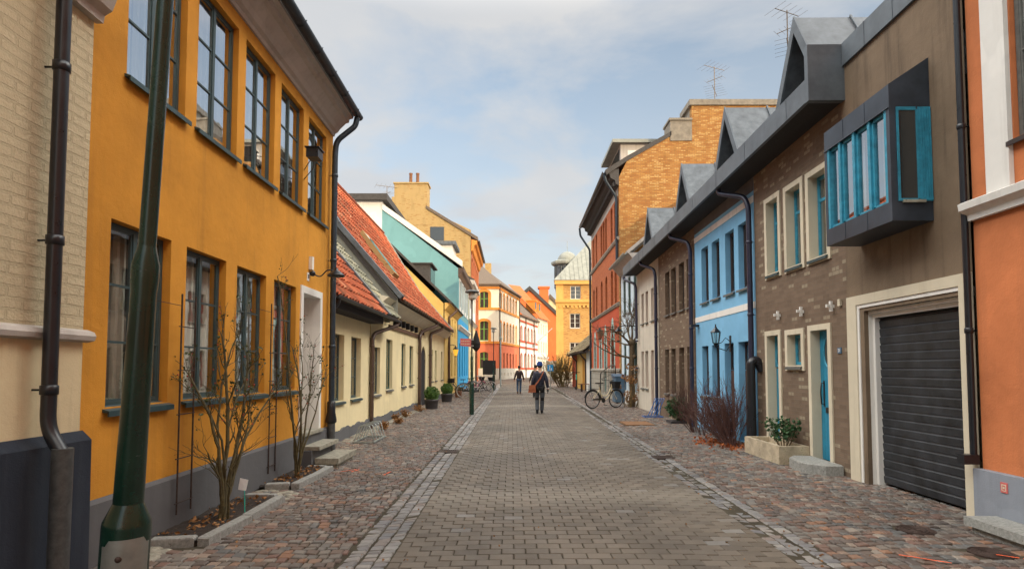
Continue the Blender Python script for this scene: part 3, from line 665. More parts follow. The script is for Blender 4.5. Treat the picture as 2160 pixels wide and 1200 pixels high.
def bend(pts, r=0.12, n=5):
    pts = [Vector(p) for p in pts]; o = [pts[0]]
    for i in range(1, len(pts) - 1):
        a, b, c = pts[i - 1], pts[i], pts[i + 1]; d1 = (a - b); d2 = (c - b); q = min(r, d1.length * .45, d2.length * .45)
        p1 = b + d1.normalized() * q; p2 = b + d2.normalized() * q
        for k in range(n + 1):
            t = k / n; o.append(p1 * (1 - t) ** 2 + b * 2 * t * (1 - t) + p2 * t * t)
    return o + [pts[-1]]
def downpipe(parent, pts, r, mt, foot=None, brackets=(), fr=None, name='downpipe'):
    mb = MB(); b = bend(pts); mb.tube(b, r, 12)
    for z in brackets:
        # a collar on the straight run
        p = Vector((pts[-2][0], pts[-2][1], z)); mb.lathe(p, [(r + .002, -.03), (r + .009, -.022), (r + .009, .022), (r + .002, .03)], 14)
        if fr: mb.tube([p, p - fr.n * 0.14], 0.007, 5)
    o = part(name, mb, mt, parent)
    return o
def gutter_half(mb, fr, u0, u1, z, w, r=0.07, n=8, slope=0.0):
    prof = [(w + r * math.cos(math.pi * k / n + math.pi), z + r * math.sin(math.pi * k / n + math.pi)) for k in range(n + 1)]
    prof += [(w + (r - .008) * math.cos(math.pi * (n - k) / n + math.pi), z + (r - .008) * math.sin(math.pi * (n - k) / n + math.pi)) for k in range(n + 1)]
    profile(mb, fr, u0, u1, prof)
def tile_roof(fr, u0, u1, w0, z0, w1, z1, tw=0.21, th=0.34, amp=0.028, seed=1):
    "real pantiles: waves across, courses that overlap"
    rr = random.Random(seed); mb = MB(); P = fr.P
    L = math.hypot(w1 - w0, z1 - z0); dw = (w1 - w0) / L; dz = (z1 - z0) / L; nw, nz = -dz, dw
    if nz < 0: nw, nz = -nw, -nz
    nt = int(round((u1 - u0) / tw)); tw = (u1 - u0) / nt; nc = int(round(L / th)); th = L / nc; K = 6
    shape = [0.0, 0.55, 1.0, 0.75, 0.25, 0.02]
    for c in range(nc):
        for t in range(nt):
            rv = rr.random(); dy = rr.uniform(-0.012, 0.012); lift = rr.uniform(0, 0.008); ua = u0 + t * tw
            vs = []
            for k in range(K + 1):
                sh = shape[k % K] * amp * 2; u = ua + tw * k / K
                for (s, h) in ((c * th - 0.03 + dy, 0.045 + lift), ((c + 1) * th, 0.0)):
                    vs.append(P(u, z0 + dz * s + nz * (sh + h), w0 + dw * s + nw * (sh + h)))
                s = c * th - 0.03 + dy; vs.append(P(u, z0 + dz * s + nz * (sh - 0.004), w0 + dw * s + nw * (sh - 0.004)))
            fs = []
            for k in range(K):
                a = k * 3; fs += [(a, a + 3, a + 4, a + 1), (a + 2, a + 5, a + 3, a)]
            mb.add(vs, fs, rv, smooth=False)
    return mb
def slab(mb, fr, u0, u1, w0, z0, w1, z1, t=0.1, off=0.0):
    L = math.hypot(w1 - w0, z1 - z0); nw, nz = -(z1 - z0) / L, (w1 - w0) / L
    if nz < 0: nw, nz = -nw, -nz
    P = fr.P; q = [(w0 + nw * off, z0 + nz * off), (w1 + nw * off, z1 + nz * off), (w1 + nw * (off - t), z1 + nz * (off - t)), (w0 + nw * (off - t), z0 + nz * (off - t))]
    mb.prism([P(u0, z, w) for (w, z) in q], fr.d * (u1 - u0))
# ================================================================ LEFT: painted brick house, nearest
F0 = Fr((-3.34, 0), (0, 1), (1, 0)); U0E = 4.42
h = thing('brick_house', 'beige painted brick house with dark blue plinth at the left edge of the picture', 'house', (-3.34, 0, 0))
mb = MB(); ops = [op(1.6, 2.93, 2.75, 4.2), op(-1.2, 0.1, 2.75, 4.2)]
wall(mb, F0, -7, U0E, 1.84, 5.0, ops, 0.16); shell(mb, F0, -7, U0E, 0, 5.0, 7); part('wall', mb, M['beigebrick'], h)
mb = MB(); wall(mb, F0, -7, U0E, 0.9, 1.84, (), w=0.001); part('plaster_wall', mb, M['beigeplaster'], h)
mb = MB(); profile(mb, F0, -7, U0E + 0.05, [(0.0, 1.80), (0.06, 1.815), (0.07, 1.85), (0.055, 1.88), (0.0, 1.90)]); part('sill_band', mb, M['corn'], h)
mb = MB(); profile(mb, F0, -7, U0E + 0.03, [(0.002, 0.0), (0.085, 0.0), (0.075, 1.05), (0.002, 1.12)]); part('plinth', mb, M['navy'], h)
mb = MB(); profile(mb, F0, -7, U0E + 0.02, [(0.0, 4.36), (0.06, 4.36), (0.07, 4.42), (0.13, 4.46), (0.20, 4.66), (0.23, 4.70), (0.23, 4.78), (0.30, 4.84), (0.30, 4.92), (0.0, 4.98)]); part('cornice', mb, M['corn'], h)
mb = MB(); slab(mb, F0, -7, U0E, 0.42, 4.95, -3.5, 8.0, 0.1); slab(mb, F0, -7, U0E, -7.2, 4.95, -3.5, 8.0, 0.1); part('roof', mb, M['darkroof'], h)
for ug in (U0E - .01, -7): mb = MB(); gable(mb, F0, ug, 4.9, 7.9, -3.5, 7); part('gable', mb, M['beigeplaster'], h)
for o in ops: window(h, F0, o['u0'], o['u1'], o['z0'], o['z1'], 0.10, 'winwhite', 2, (0.3, 0.65), 0.07, sill='sillgrey')
pp = F0.P(3.97, 0, 0.12)
downpipe(h, [F0.P(3.97, 4.95, 0.34), F0.P(3.97, 4.75, 0.34), (pp.x, pp.y, 4.45), (pp.x, pp.y, 1.3), (pp.x + 0.10, pp.y, 1.04)][0:2] + [(pp.x + .22, pp.y, 4.8), (pp.x, pp.y, 4.5), (pp.x, pp.y, 1.18), (pp.x + 0.13, pp.y - 0.02, 1.0)], 0.047, M['blackmetal'])
for z in (3.75, 2.5, 1.45): mb = MB(); mb.lathe((pp.x, pp.y, z), [(.047, -.035), (.056, -.03), (.056, .03), (.047, .035)], 14); mb.tube([(pp.x, pp.y, z), (pp.x - .15, pp.y, z)], .008, 6); part('pipe_collar', mb, M['blackmetal'], h)
mb = MB(); mb.tube([(pp.x + 0.125, pp.y - 0.02, 1.05), (pp.x + 0.12, pp.y - .02, -0.02)], 0.064, 14); part('pipe_foot', mb, M['greypipe'], h)

# ================================================================ LEFT: yellow house
F1 = Fr((-3.42, 0), (0, 1), (1, 0)); Y0, Y1 = 4.42, 10.68
h = thing('yellow_house', 'yellow plastered house with tall green framed windows, two storeys', 'house', (-3.42, 7.6, 0))
UP = [op(a, a + 0.90, 4.21, 5.84) for a in (4.93, 6.04, 7.14, 8.26, 9.40)]
LO = [op(a, b, 1.27, 2.88) for (a, b) in ((4.80, 5.66), (5.93, 6.76), (7.03, 7.87), (8.13, 8.97))]
DR = op(9.24, 10.06, 0.0, 2.84)
mb = MB(); wall(mb, F1, Y0, Y1, 0.5, 6.35, UP + LO + [DR], 0.16); shell(mb, F1, Y0, Y1, 0, 6.35, 7); part('wall', mb, M['yellow'], h)
mb = MB(); P_ = [(0.002, 0), (0.05, 0), (0.045, 0.50), (0.002, 0.53)]
profile(mb, F1, Y0 + .03, 9.22, P_); part('plinth', mb, M['plinth'], h); mb = MB(); profile(mb, F1, 10.08, Y1, P_); part('plinth', mb, M['plinth'], h)
mb = MB(); profile(mb, F1, Y0 + .02, Y1, [(0.0, 6.02), (0.03, 6.02), (0.04, 6.07), (0.09, 6.10), (0.13, 6.16), (0.24, 6.27), (0.30, 6.29), (0.31, 6.35), (0.38, 6.37), (0.38, 6.42), (0.0, 6.43)]); part('cornice', mb, M['corn'], h)
mb = MB(); slab(mb, F1, Y0 + 0.02, Y1 + 0.05, 0.40, 6.46, -3.5, 9.6, 0.07); slab(mb, F1, Y0 + .02, Y1 + .05, -7.3, 6.46, -3.5, 9.6, 0.07); part('roof', mb, M['darkroof'], h)
for ug in (Y1 - .002, Y0 + .02): mb = MB(); gable(mb, F1, ug, 6.3, 9.5, -3.5, 7); part('gable', mb, M['yellow'], h)
mb = MB(); gutter_half(mb, F1, Y0 + 0.03, Y1 + 0.1, 6.44, 0.47, 0.075)
for k in range(9): mb.tube([F1.P(5 + k * .68, 6.46, 0.38), F1.P(5 + k * .68, 6.36, 0.44), F1.P(5 + k * .68, 6.36, 0.5), F1.P(5 + k * .68, 6.45, 0.555)], .008, 5)
part('roof_gutter', mb, M['gutter'], h)
for o in UP: window(h, F1, o['u0'], o['u1'], o['z0'], o['z1'], 0.07, 'winframe', 2, (0.34, 0.67), 0.05, sill='sill', curtain=True, glass='glasssky')
for i, o in enumerate(LO): window(h, F1, o['u0'], o['u1'], o['z0'], o['z1'], 0.08, 'winframe', 2, (0.34, 0.67), 0.05, sill='sill', curtain='full')
# doorway: white surround and deep white reveal, door at the back
mb = MB()
for (a, b, c, d) in ((9.14, 9.245, 0.5, 2.95), (10.055, 10.16, 0.5, 2.95), (9.245, 10.055, 2.835, 2.95)): mb.fbox(F1, a, b, c, d, -0.35, 0.022)
part('door_surround', mb, M['whitepaint'], h)
mb = MB(); mb.fbox(F1, 9.24, 10.06, 0.55, 2.84, -0.40, -0.34)
for (a, b, c, d) in ((9.32, 9.98, 0.7, 1.5), (9.32, 9.98, 1.6, 2.7)): mb.fbox(F1, a, b, c, d, -0.34, -0.325)
dd = part('door', mb, M['whitepaint'], h); mb = MB(); mb.tube([F1.P(9.35, 1.55, -.33), F1.P(9.35, 1.55, -.27), F1.P(9.45, 1.55, -.27)], .01, 6); part('handle', mb, M['blackmetal'], dd)
mb = MB(); mb.fbox(F1, 9.20, 10.10, 0.30, 0.50, -0.33, 0.05); mb.fbox(F1, 9.16, 10.12, 0.0, 0.28, -0.3, 0.22)
part('steps', mb, M['plinth'], h)
mb = MB(); mb.fbox(F1, 9.22, 10.10, 0.502, 0.55, -0.34, 0.09); mb.fbox(F1, 9.2, 10.22, 0.285, 0.345, -0.05, 0.33); mb.fbox(F1, 9.25, 10.30, 0.06, 0.15, 0.24, 0.62); mb.fbox(F1, 9.3, 10.25, -0.05, 0.058, 0.26, 0.58); part('step_slab', mb, M['stepstone'], h)
mb = MB(); mb.fbox(F1, 9.42, 9.50, 3.06, 3.2, 0.001, 0.012); part('number_plate', mb, M['whitepaint'], h)
def text_on(parent, s, fr, u, z, size, mt, w, flip=False, name='lettering'):
    cu = bpy.data.curves.new('t', 'FONT'); cu.body = s; cu.size = size; cu.align_x = 'CENTER'; cu.align_y = 'CENTER'; cu.extrude = 0.0015; cu.resolution_u = 3
    o = bpy.data.objects.new('t', cu); COL.objects.link(o)
    bpy.context.view_layer.update(); me = bpy.data.meshes.new_from_object(o.evaluated_get(bpy.context.evaluated_depsgraph_get()))
    bpy.data.objects.remove(o); p = fr.P(u, z, w); zc = Vector((0, 0, 1)); xd = zc.cross(fr.n).normalized()
    me.transform(Matrix((( xd.x, 0, fr.n.x, p.x), (xd.y, 0, fr.n.y, p.y), (0, 1, 0, p.z), (0, 0, 0, 1))))
    org = Vector((0, 0, 0)); q = parent
    while q is not None:
        if q.type == 'EMPTY': org = ORG[q.name]; break
        q = q.parent
    me.transform(Matrix.Translation(-org)); me.materials.clear(); me.materials.append(mt)
    ob = bpy.data.objects.new(name, me); COL.objects.link(ob); ob.parent = parent; return ob
text_on(h, '8', F1, 9.46, 3.13, 0.10, M['blackmetal'], 0.014, name='house_number')
px_ = F1.P(10.5, 0, 0.10)
downpipe(h, [F1.P(10.62, 6.36, 0.47), F1.P(10.62, 6.20, 0.44), F1.P(10.5, 5.86, 0.12), (px_.x, px_.y, 5.6), (px_.x, px_.y, 0.78)], 0.052, M['gutter'], None, (5.2, 3.6, 2.0), F1)
mb = MB(); mb.lathe((px_.x, px_.y, 0), [(.055, 1.0), (.075, .98), (.075, 0.80), (.10, 0.66), (.10, 0.62), (.06, 0.58)], 14); part('leaf_catcher', mb, M['blackmetal'], h)
mb = MB(); mb.tube([(px_.x, px_.y, 0.62), (px_.x + .02, px_.y, -0.03)], .07, 12); part('pipe_foot', mb, M['greypipe'], h)

# wall things on the yellow house
t = thing('wall_lamp', 'dark metal wall lamp with clear globe on a curved arm beside the white doorway', 'lamp', tuple(F1.P(9.55, 3.22, 0)))
mb = MB(); mb.fbox(F1, 9.50, 9.58, 3.26, 3.48, 0.001, 0.06); part('sensor', mb, M['whitepaint'], t)
mb = MB(); mb.ball(F1.P(9.55, 3.2, 0.05), 0.05, sc=(1, 1, 1)); mb.tube(bend([F1.P(9.55, 3.2, .05), F1.P(9.6, 3.14, 0.16), F1.P(9.62, 3.28, .28), F1.P(9.64, 3.26, .38)], .06), 0.011, 8); part('arm', mb, M['blackmetal'], t)
mb = MB(); lc = F1.P(9.64, 3.22, .42); mb.lathe(lc, [(.03, .09), (.035, .05), (.06, .035), (.13, -.02), (.15, -.05), (.145, -.055), (.05, .01), (.01, .02)], 20); part('shade', mb, M['blackmetal'], t)
mb = MB(); mb.ball(lc + Vector((0, 0, -.08)), .058); part('globe', mb, M['lampglass'], t)
t = thing('surveillance_box', 'small dark box on a wire bracket by the upper windows of the yellow house', 'box', tuple(F1.P(8.6, 4.8, 0)))
mb = MB(); c = F1.P(8.5, 4.84, 0.42); mb.box(c.x - .09, c.x + .09, c.y - .11, c.y + .11, c.z - .07, c.z + .07); mb.box(c.x - .11, c.x + .11, c.y - .13, c.y + .13, c.z + .071, c.z + .085); part('housing', mb, M['blackmetal'], t)
mb = MB(); mb.tube([F1.P(9.22, 4.86, 0.0), F1.P(8.75, 4.9, .30), c], .008, 5); mb.tube([F1.P(9.22, 4.7, 0.0), F1.P(8.8, 4.74, .30), c], .008, 5); part('bracket', mb, M['blackmetal'], t)

# ================================================================ LEFT: cream houses with tiled roofs
F2 = Fr((-3.85, 0), (0, 1), (1, 0))
h = thing('cream_house', 'low cream house with red pantiles and black framed windows next to the yellow house', 'house', (-3.85, 13, 0))
A = [op(12.30, 13.05, 0.87, 2.36), op(13.62, 14.50, 0.87, 2.36)]
mb = MB(); wall(mb, F2, 10.70, 15.4, 0.22, 3.1, A, 0.17); shell(mb, F2, 10.7, 15.4, 0, 3.1, 6.6); part('wall', mb, M['cream'], h)
mb = MB(); n = 30; zt = [0.24 + 0.03 * math.sin(i * .9) + 0.02 * math.sin(i * 2.3) for i in range(n + 1)]
for i in range(n): 
    a = 10.7 + 4.7 * i / n; b = 10.7 + 4.7 * (i + 1) / n
    mb.hexa([F2.P(a, 0, .0), F2.P(b, 0, 0), F2.P(b, 0, .05), F2.P(a, 0, .05), F2.P(a, zt[i], 0), F2.P(b, zt[i + 1], 0), F2.P(b, zt[i + 1], .04), F2.P(a, zt[i], .04)])
part('plinth', mb, M['plinth'], h)
for o in A: window(h, F2, o['u0'], o['u1'], o['z0'], o['z1'], 0.12, 'winframe', 2, (0.34, 0.67), 0.05, sill='sill')
TZ = 3.02; SL = 1.2
def rz(w, w0=.45, z0=TZ, s=SL): return z0 + (w0 - w) * s
mb = tile_roof(F2, 10.72, 15.2, 0.45, TZ, -2.9, rz(-2.9), seed=3); part('tiled_roof', mb, M['redtile'], h)
mb = MB(); slab(mb, F2, 10.72, 15.4, 0.42, TZ + 0.0, -2.9, rz(-2.9) - .02, 0.1, -0.02); slab(mb, F2, 10.72, 15.4, -6.25, TZ, -2.9, rz(-2.9) - .02, 0.1, -0.02); part('roof_deck', mb, M['darkroof'], h)
mb = MB(); slab(mb, F2, 15.2, 15.42, 0.50, TZ - 0.02, -2.9, rz(-2.9), 0.05, 0.10); part('valley_flashing', mb, M['zincroof'], h)
mb = MB(); mb.fbox(F2, 10.72, 15.4, 2.80, 2.95, 0.0, 0.36); part('soffit', mb, M['soffit'], h)
mb = MB(); gutter_half(mb, F2, 10.74, 16.9, 3.0, 0.52, 0.06); part('roof_gutter', mb, M['gutter'], h)
mb = MB(); mb.tube(bend([F2.P(10.95, 2.98, .5), F2.P(10.95, 2.84, .48), F2.P(10.85, 2.6, .22), F2.P(10.8, 2.5, .1)], .08), .05, 10); part('gutter_outlet', mb, M['blackmetal'], h)
downpipe(h, [F2.P(16.7, 3.0, .5), F2.P(16.7, 2.86, .48), F2.P(15.5, 2.55, .1), F2.P(15.35, 2.4, .08), F2.P(15.35, 0.0, .08)], 0.055, M['brownpipe'], None, (2.2, 1.2), F2)

h = thing('long_cream_house', 'long cream house with high steep red tiled roof, skylight and dark arched gateway', 'house', (-3.85, 23, 0))
W = [op(15.75, 16.55, 0.87, 2.2), op(17.35, 18.25, 0.95, 2.5), op(19.75, 20.5, 0.98, 2.47), op(21.3, 22.1, 1.0, 2.45), op(26.9, 27.6, 1.0, 2.5), op(28.3, 29.0, 1.0, 2.5), op(30.7, 31.4, 1.0, 2.5)]
BY1 = 33.0
G_ = op(24.0, 25.3, 0.0, 2.55, arch=0.65)
mb = MB(); wall(mb, F2, 15.402, BY1, 0.2, 3.75, W + [G_], 0.16, w=0.015); shell(mb, F2, 15.402, BY1, 0, 3.75, 7.2); part('wall', mb, M['cream'], h)
mb = MB(); n = 60; zt = [0.22 + 0.03 * math.sin(i * .9) + 0.02 * math.sin(i * 2.3) for i in range(n + 1)]
for i in range(n):
    a = 15.42 + (BY1 - 15.42) * i / n; b = 15.42 + (BY1 - 15.42) * (i + 1) / n
    if b > 24.0 and a < 25.3: continue
    mb.hexa([F2.P(a, 0, .016), F2.P(b, 0, 0.016), F2.P(b, 0, .07), F2.P(a, 0, .07), F2.P(a, zt[i], 0.016), F2.P(b, zt[i + 1], 0.016), F2.P(b, zt[i + 1], .055), F2.P(a, zt[i], .055)])
part('plinth', mb, M['plinth'], h)
for k, o in enumerate(W): window(h, F2, o['u0'], o['u1'], o['z0'], o['z1'], 0.09, 'winframe' if k == 0 else 'wingreen', 2, (0.34, 0.67), 0.045, sill='sillgrey', far=(k > 3), w0=0.015)
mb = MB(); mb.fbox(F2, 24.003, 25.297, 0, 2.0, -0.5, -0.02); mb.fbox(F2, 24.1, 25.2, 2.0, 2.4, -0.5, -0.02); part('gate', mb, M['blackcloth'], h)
EZ = 3.68
mb = MB(); mb.fbox(F2, 17.6, 23.2, 2.84, 2.96, 0.016, 0.07); part('beam', mb, M['doorbrown'], h)
for u in (16.0, 17.1, 18.3, 19.0, 19.7, 20.5, 21.4, 22.3, 23.9):
    mb = MB(); mb.fbox(F2, u, u + .2, 3.0, 3.22, 0.016, 0.13); part('beam_end', mb, M['blackcloth'], h)
RZ = -3.6
mb = MB(); profile(mb, F2, 15.9, BY1, [(0.016, 3.3), (0.06, 3.32), (0.16, 3.40), (0.30, 3.54), (0.40, 3.6), (0.016, 3.7)]); part('eaves_cove', mb, M['whitewarm'], h)
WM = -1.4; ZM = EZ + 1.88 * 1.18; WR = -3.35; ZR = ZM + 1.95 * 1.62
mb = tile_roof(F2, 17.0, 31.3, 0.48, EZ, WM, ZM, 0.22, 0.36, seed=9); m2 = tile_roof(F2, 17.0, 31.3, WM, ZM, WR, ZR, 0.22, 0.36, seed=19)
nb = len(mb.v); mb.v += m2.v; mb.f += [[i + nb for i in f] for f in m2.f]; mb.a += m2.a; mb.sm += m2.sm; part('tiled_roof', mb, M['redtile'], h)
mb = tile_roof(F2, 15.42, 16.9, 0.48, 3.06, -2.9, rz(-2.9, .48, 3.06), 0.21, 0.34, seed=4); part('mossy_roof_strip', mb, M['mosstile'], h)
mb = MB(); slab(mb, F2, 16.9, 31.5, 0.44, EZ - .0, WM, ZM - .02, 0.14, -0.02); slab(mb, F2, 16.9, 31.5, WM, ZM - .02, WR, ZR - .02, 0.14, -0.02); slab(mb, F2, 16.9, 31.5, -7.2 + 0.0, EZ, WR, ZR - .02, 0.14, -0.02)
slab(mb, F2, 15.42, 16.9, 0.44, 3.06, -2.9, rz(-2.9, .48, 3.06) - .02, 0.1, -0.02); part('roof_deck', mb, M['darkroof'], h)
for (ua, ub, tt2, of, mt_) in ((16.84, 17.08, .14, .12, 'zinc'), (31.3, 31.85, .14, .09, 'copper')):
    mb = MB(); slab(mb, F2, ua, ub, 0.52, EZ, WM, ZM, tt2, of); slab(mb, F2, ua, ub, WM, ZM, WR, ZR, tt2, of); part('verge_flashing', mb, M[mt_], h)
mb = MB(); mb.poly([F2.P(16.93, EZ, .44), F2.P(16.93, ZM, WM), F2.P(16.93, ZR, WR), F2.P(16.93, 3.0, WR), F2.P(16.93, 3.0, .44)]); part('roof_cheek', mb, M['copper'], h)
mb = MB(); gutter_half(mb, F2, 17.0, 31.9, EZ - .02, 0.55, 0.065)
for k in range(30): u = 17.1 + k * .48; mb.tube([F2.P(u, EZ, 0.46), F2.P(u, EZ - .1, 0.52), F2.P(u, EZ - .1, 0.59), F2.P(u, EZ, 0.625)], .012, 5)
part('roof_gutter', mb, M['brownpipe'], h)
mb = MB(); L_ = [F2.P(u, (ZM + (WM - w) * 1.62 if w < WM else EZ + (.48 - w) * 1.18) + .07, w) for (u, w) in ((20.6, -.55), (21.5, -.55), (21.5, -1.75), (20.6, -1.75))]; sky_ = [p + Vector((0.12, 0, 0.12)) for p in L_]
mb.hexa(L_ + sky_); sk = part('skylight', mb, M['gablebrick'], h); mb = MB(); mb.poly([p * 1.0 + Vector((.004, 0, .004)) + (sum(sky_, Vector()) / 4 - p) * 0.12 for p in sky_]); part('pane', mb, M['glassdark'], sk)
# ridge tiles
mb = MB(); zr = ZR
for k in range(36): u = 17.0 + k * .4; mb.tube([F2.P(u, zr + .06, WR), F2.P(u + .42, zr + .075, WR)], .1, 8)
part('ridge_tiles', mb, M['redtile'], h)
downpipe(h, [F2.P(25.2, EZ - .05, .53), F2.P(25.2, EZ - .2, .5), F2.P(23.4, 3.1, .12), F2.P(23.0, 2.9, .12), F2.P(23.0, 0.0, .12)], 0.07, M['brownpipe'], None, (2.2, 1.2), F2)
downpipe(h, [F2.P(27.3, EZ - .05, .53), F2.P(27.3, EZ - .2, .5), F2.P(26.2, 3.2, .12), F2.P(26.0, 3.0, .12), F2.P(26.0, 0.0, .12)], 0.07, M['brownpipe'], None, (2.2, 1.2), F2)

# ================================================================ LEFT: small soft yellow house
h = thing('small_yellow_house', 'narrow soft yellow house with dark roof and box dormer before the mint gable', 'house', (-3.85, 36, 0))
E3 = 5.25
O3 = [op(33.6, 34.3, 1.1, 2.6), op(35.6, 36.3, 1.1, 2.6), op(37.6, 38.3, 1.1, 2.6), op(33.8, 34.3, 3.6, 4.7), op(35.8, 36.4, 3.6, 4.7), op(37.6, 38.2, 3.6, 4.7)]
mb = MB(); wall(mb, F2, 31.9, 39.4, 0, E3, O3, .15, w=.05); shell(mb, F2, 31.9, 39.4, 0, E3, 7); gable(mb, F2, 31.9, E3, E3 + 3.4, -3.5, 7.0); part('wall', mb, M['lightyellow'], h)
for o in O3: window(h, F2, o['u0'], o['u1'], o['z0'], o['z1'], .1, 'winbrown', 2, (.5,), .05, far=True, w0=.05)
mb = MB(); profile(mb, F2, 31.9, 39.4, [(.052, 4.9), (.1, 4.92), (.3, 5.15), (.4, 5.2), (.4, 5.28), (.052, 5.3)]); part('cornice', mb, M['lightyellow'], h)
mb = MB(); slab(mb, F2, 31.75, 39.45, .5, E3 + .05, -3.5, E3 + 3.9, .12); slab(mb, F2, 31.75, 39.45, -7.5, E3 + .05, -3.5, E3 + 3.9, .12); part('roof', mb, M['darkroof'], h)
mb = MB(); mb.fbox(F2, 33.4, 35.6, E3 + 1.2, E3 + 2.5, -2.6, -1.0); mb.fbox(F2, 33.3, 35.7, E3 + 2.5, E3 + 2.58, -2.7, -.85); dm = part('dormer', mb, M['darkroof'], h)
mb = MB(); mb.fbox(F2, 33.6, 35.4, E3 + 1.35, E3 + 2.4, -.999, -.98); part('dormer_window', mb, M['glassdark'], dm)
downpipe(h, [F2.P(34.0, 5.2, .55), F2.P(34.0, 5.0, .5), F2.P(33.6, 4.6, .14), F2.P(33.6, 4.4, .14), F2.P(33.6, 0, .14)], .075, M['brownpipe'], None, (3.5, 2.0), F2)

# ================================================================ LEFT: mint gabled house with blue ground floor
h = thing('mint_house', 'tall mint green gabled house with white upper storeys and deep blue ground floor', 'house', (-3.85, 44, 0))
F4 = Fr((-3.85, 0), (0, 1), (1, 0)); a4, b4 = 39.5, 49.0
def prof_y(Y, pts): return [(lambda x, z: (x, z))(*(lambda d: ((d * ((Y) / d.y)).x, CAM_Z + (d * (Y / d.y)).z))(ray(px, py))) for (px, py) in pts]
O4 = [op(40.5 + k * 2.2, 41.5 + k * 2.2, 1.0, 3.4) for k in range(4)] + [op(40.6 + k * 2.2, 41.4 + k * 2.2, 6.0, 7.9) for k in range(4)]
mb = MB(); wall(mb, F4, a4, b4, 5.2, 8.5, O4[4:], .15, w=.08)
g4 = prof_y(a4, [(968, 565), (808, 440), (745, 425), (745, 560), (700, 640)])
x_pk, z_pk = prof_y(a4, [(806, 442)])[0]
mb.poly([(-3.77, a4, 0), (-3.77, a4, 8.6), (x_pk, a4, z_pk), (x_pk, a4, 0)]); part('wall', mb, M['mint'], h)
mb = MB(); wall(mb, F4, a4 + .01, b4, 0, 5.2, O4[:4], .15, w=.081); part('ground_floor_wall', mb, M['deepblue'], h)
mb = MB(); xw0, zw0 = prof_y(a4, [(742, 424)])[0]
mb.box(xw0, x_pk - .002, a4 - .003, a4 + 8, 0, zw0); part('rear_wing', mb, M['white'], h)
mb = MB(); mb.box(xw0 - .3, x_pk + .4, a4 - .3, a4 + 8, zw0, zw0 + .45); part('rear_wing_roof', mb, M['darkroof'], h)
d = Vector((-3.6 - x_pk, 0, 8.75 - z_pk)); d.normalize(); 
mb = MB(); mb.prism([(x_pk, a4 - .08, z_pk), (-3.5, a4 - .08, 8.7), (-3.5, a4 - .08, 9.12), (x_pk, a4 - .08, z_pk + .42)], (0, .5, 0)); part('gable_coping', mb, M['white'], h)
mb = MB(); mb.prism([(x_pk, a4 + .42, z_pk), (-3.4, a4 + .42, 8.6), (-3.4, a4 + .42, 8.75), (x_pk, a4 + .42, z_pk + .15)], (0, 9.0, 0)); part('roof', mb, M['darkroof'], h)
mb = MB(); mb.box(-6.6, -4.3, a4 + 1.2, a4 + 4, 8.8, 10.5); dm = part('dormer', mb, M['white'], h); mb = MB(); mb.box(-6.8, -4.05, a4 + 1.0, a4 + 4.2, 10.5, 10.75); part('dormer_roof', mb, M['zincroof'], dm)
mb = MB(); profile(mb, F4, a4 + .0, b4, [(.08, 8.0), (.14, 8.02), (.3, 8.3), (.45, 8.36), (.5, 8.6), (.08, 8.62)]); part('cornice', mb, M['brownpipe'], h)
mb = MB(); profile(mb, F4, a4 - .02, b4, [(.081, 4.3), (.14, 4.32), (.26, 4.5), (.3, 4.52), (.3, 4.62), (.081, 4.64)]); part('string_course', mb, M['whitepaint'], h)
for k, o in enumerate(O4):
    w_ = window(h, F4, o['u0'], o['u1'], o['z0'], o['z1'], .1, 'winwhite' if k > 3 else 'deepblue', 2, (.5,), .07, far=True, w0=.08)
    if k > 3:
        mb = MB()
        for (a, b, c, d_) in ((o['u0'] - .3, o['u0'], o['z0'] - .3, o['z1'] + .4), (o['u1'], o['u1'] + .3, o['z0'] - .3, o['z1'] + .4), (o['u0'], o['u1'], o['z1'], o['z1'] + .4), (o['u0'], o['u1'], o['z0'] - .3, o['z0'])): mb.fbox(F4, a, b, c, d_, .081, .12)
        part('window_surround', mb, M['white'], h)

# ================================================================ LEFT: cream house behind, then the tall brick house
h = thing('cornice_house', 'cream and white townhouse with heavy cornice between the mint and brick houses', 'house', (-3.85, 52, 0))
O5 = [op(50.0 + k * 2.3, 51.0 + k * 2.3, z, z + 1.7) for k in range(3) for z in (1.4, 4.6, 6.9)]
mb = MB(); wall(mb, F4, 49.0, 57, 0, 9.0, O5, .15, w=.15); mb.box(-11, -3.7, 49.003, 49.01, 0, 9); part('wall', mb, M['cream'], h)
mb = MB(); wall(mb, F4, 49.0, 57, 5.9, 8.9, [o for o in O5 if o['z0'] > 6], .15, w=.17); part('upper_wall', mb, M['white'], h)
for o in O5: window(h, F4, o['u0'], o['u1'], o['z0'], o['z1'], .1, 'winwhite', 2, (.5,), .07, far=True, w0=.15)
mb = MB(); profile(mb, F4, 48.9, 57, [(.18, 8.5), (.25, 8.55), (.45, 8.85), (.6, 8.9), (.62, 9.2), (.1, 9.3)]); profile(mb, F4, 48.95, 57, [(.171, 5.5), (.3, 5.7), (.4, 5.8), (.171, 5.9)]); part('cornice', mb, M['corn'], h)
mb = MB(); slab(mb, F4, 49, 57, .6, 9.3, -4, 12.0, .15); part('roof', mb, M['darkroof'], h)
h = thing('tall_brick_house', 'tall orange brick house with washed yellow end gable and big chimney', 'house', (-3.85, 62, 0))
a5, b5 = 57.02, 69.5
gp = prof_y(a5, [(700, 800), (700, 440), (826, 432), (899, 441), (993, 485), (993, 800)])
gp[0] = (gp[0][0], 0); gp[-1] = (gp[-1][0], 0); gp[1] = (gp[1][0], gp[2][1])
mb = MB(); mb.prism([(x, a5, z) for (x, z) in gp], (0, .4, 0)); part('end_gable', mb, M['gablebrick'], h)
c0 = prof_y(a5, [(832, 388), (902, 388), (902, 444), (826, 444)]); zb_ = c0[2][1] - 1.5
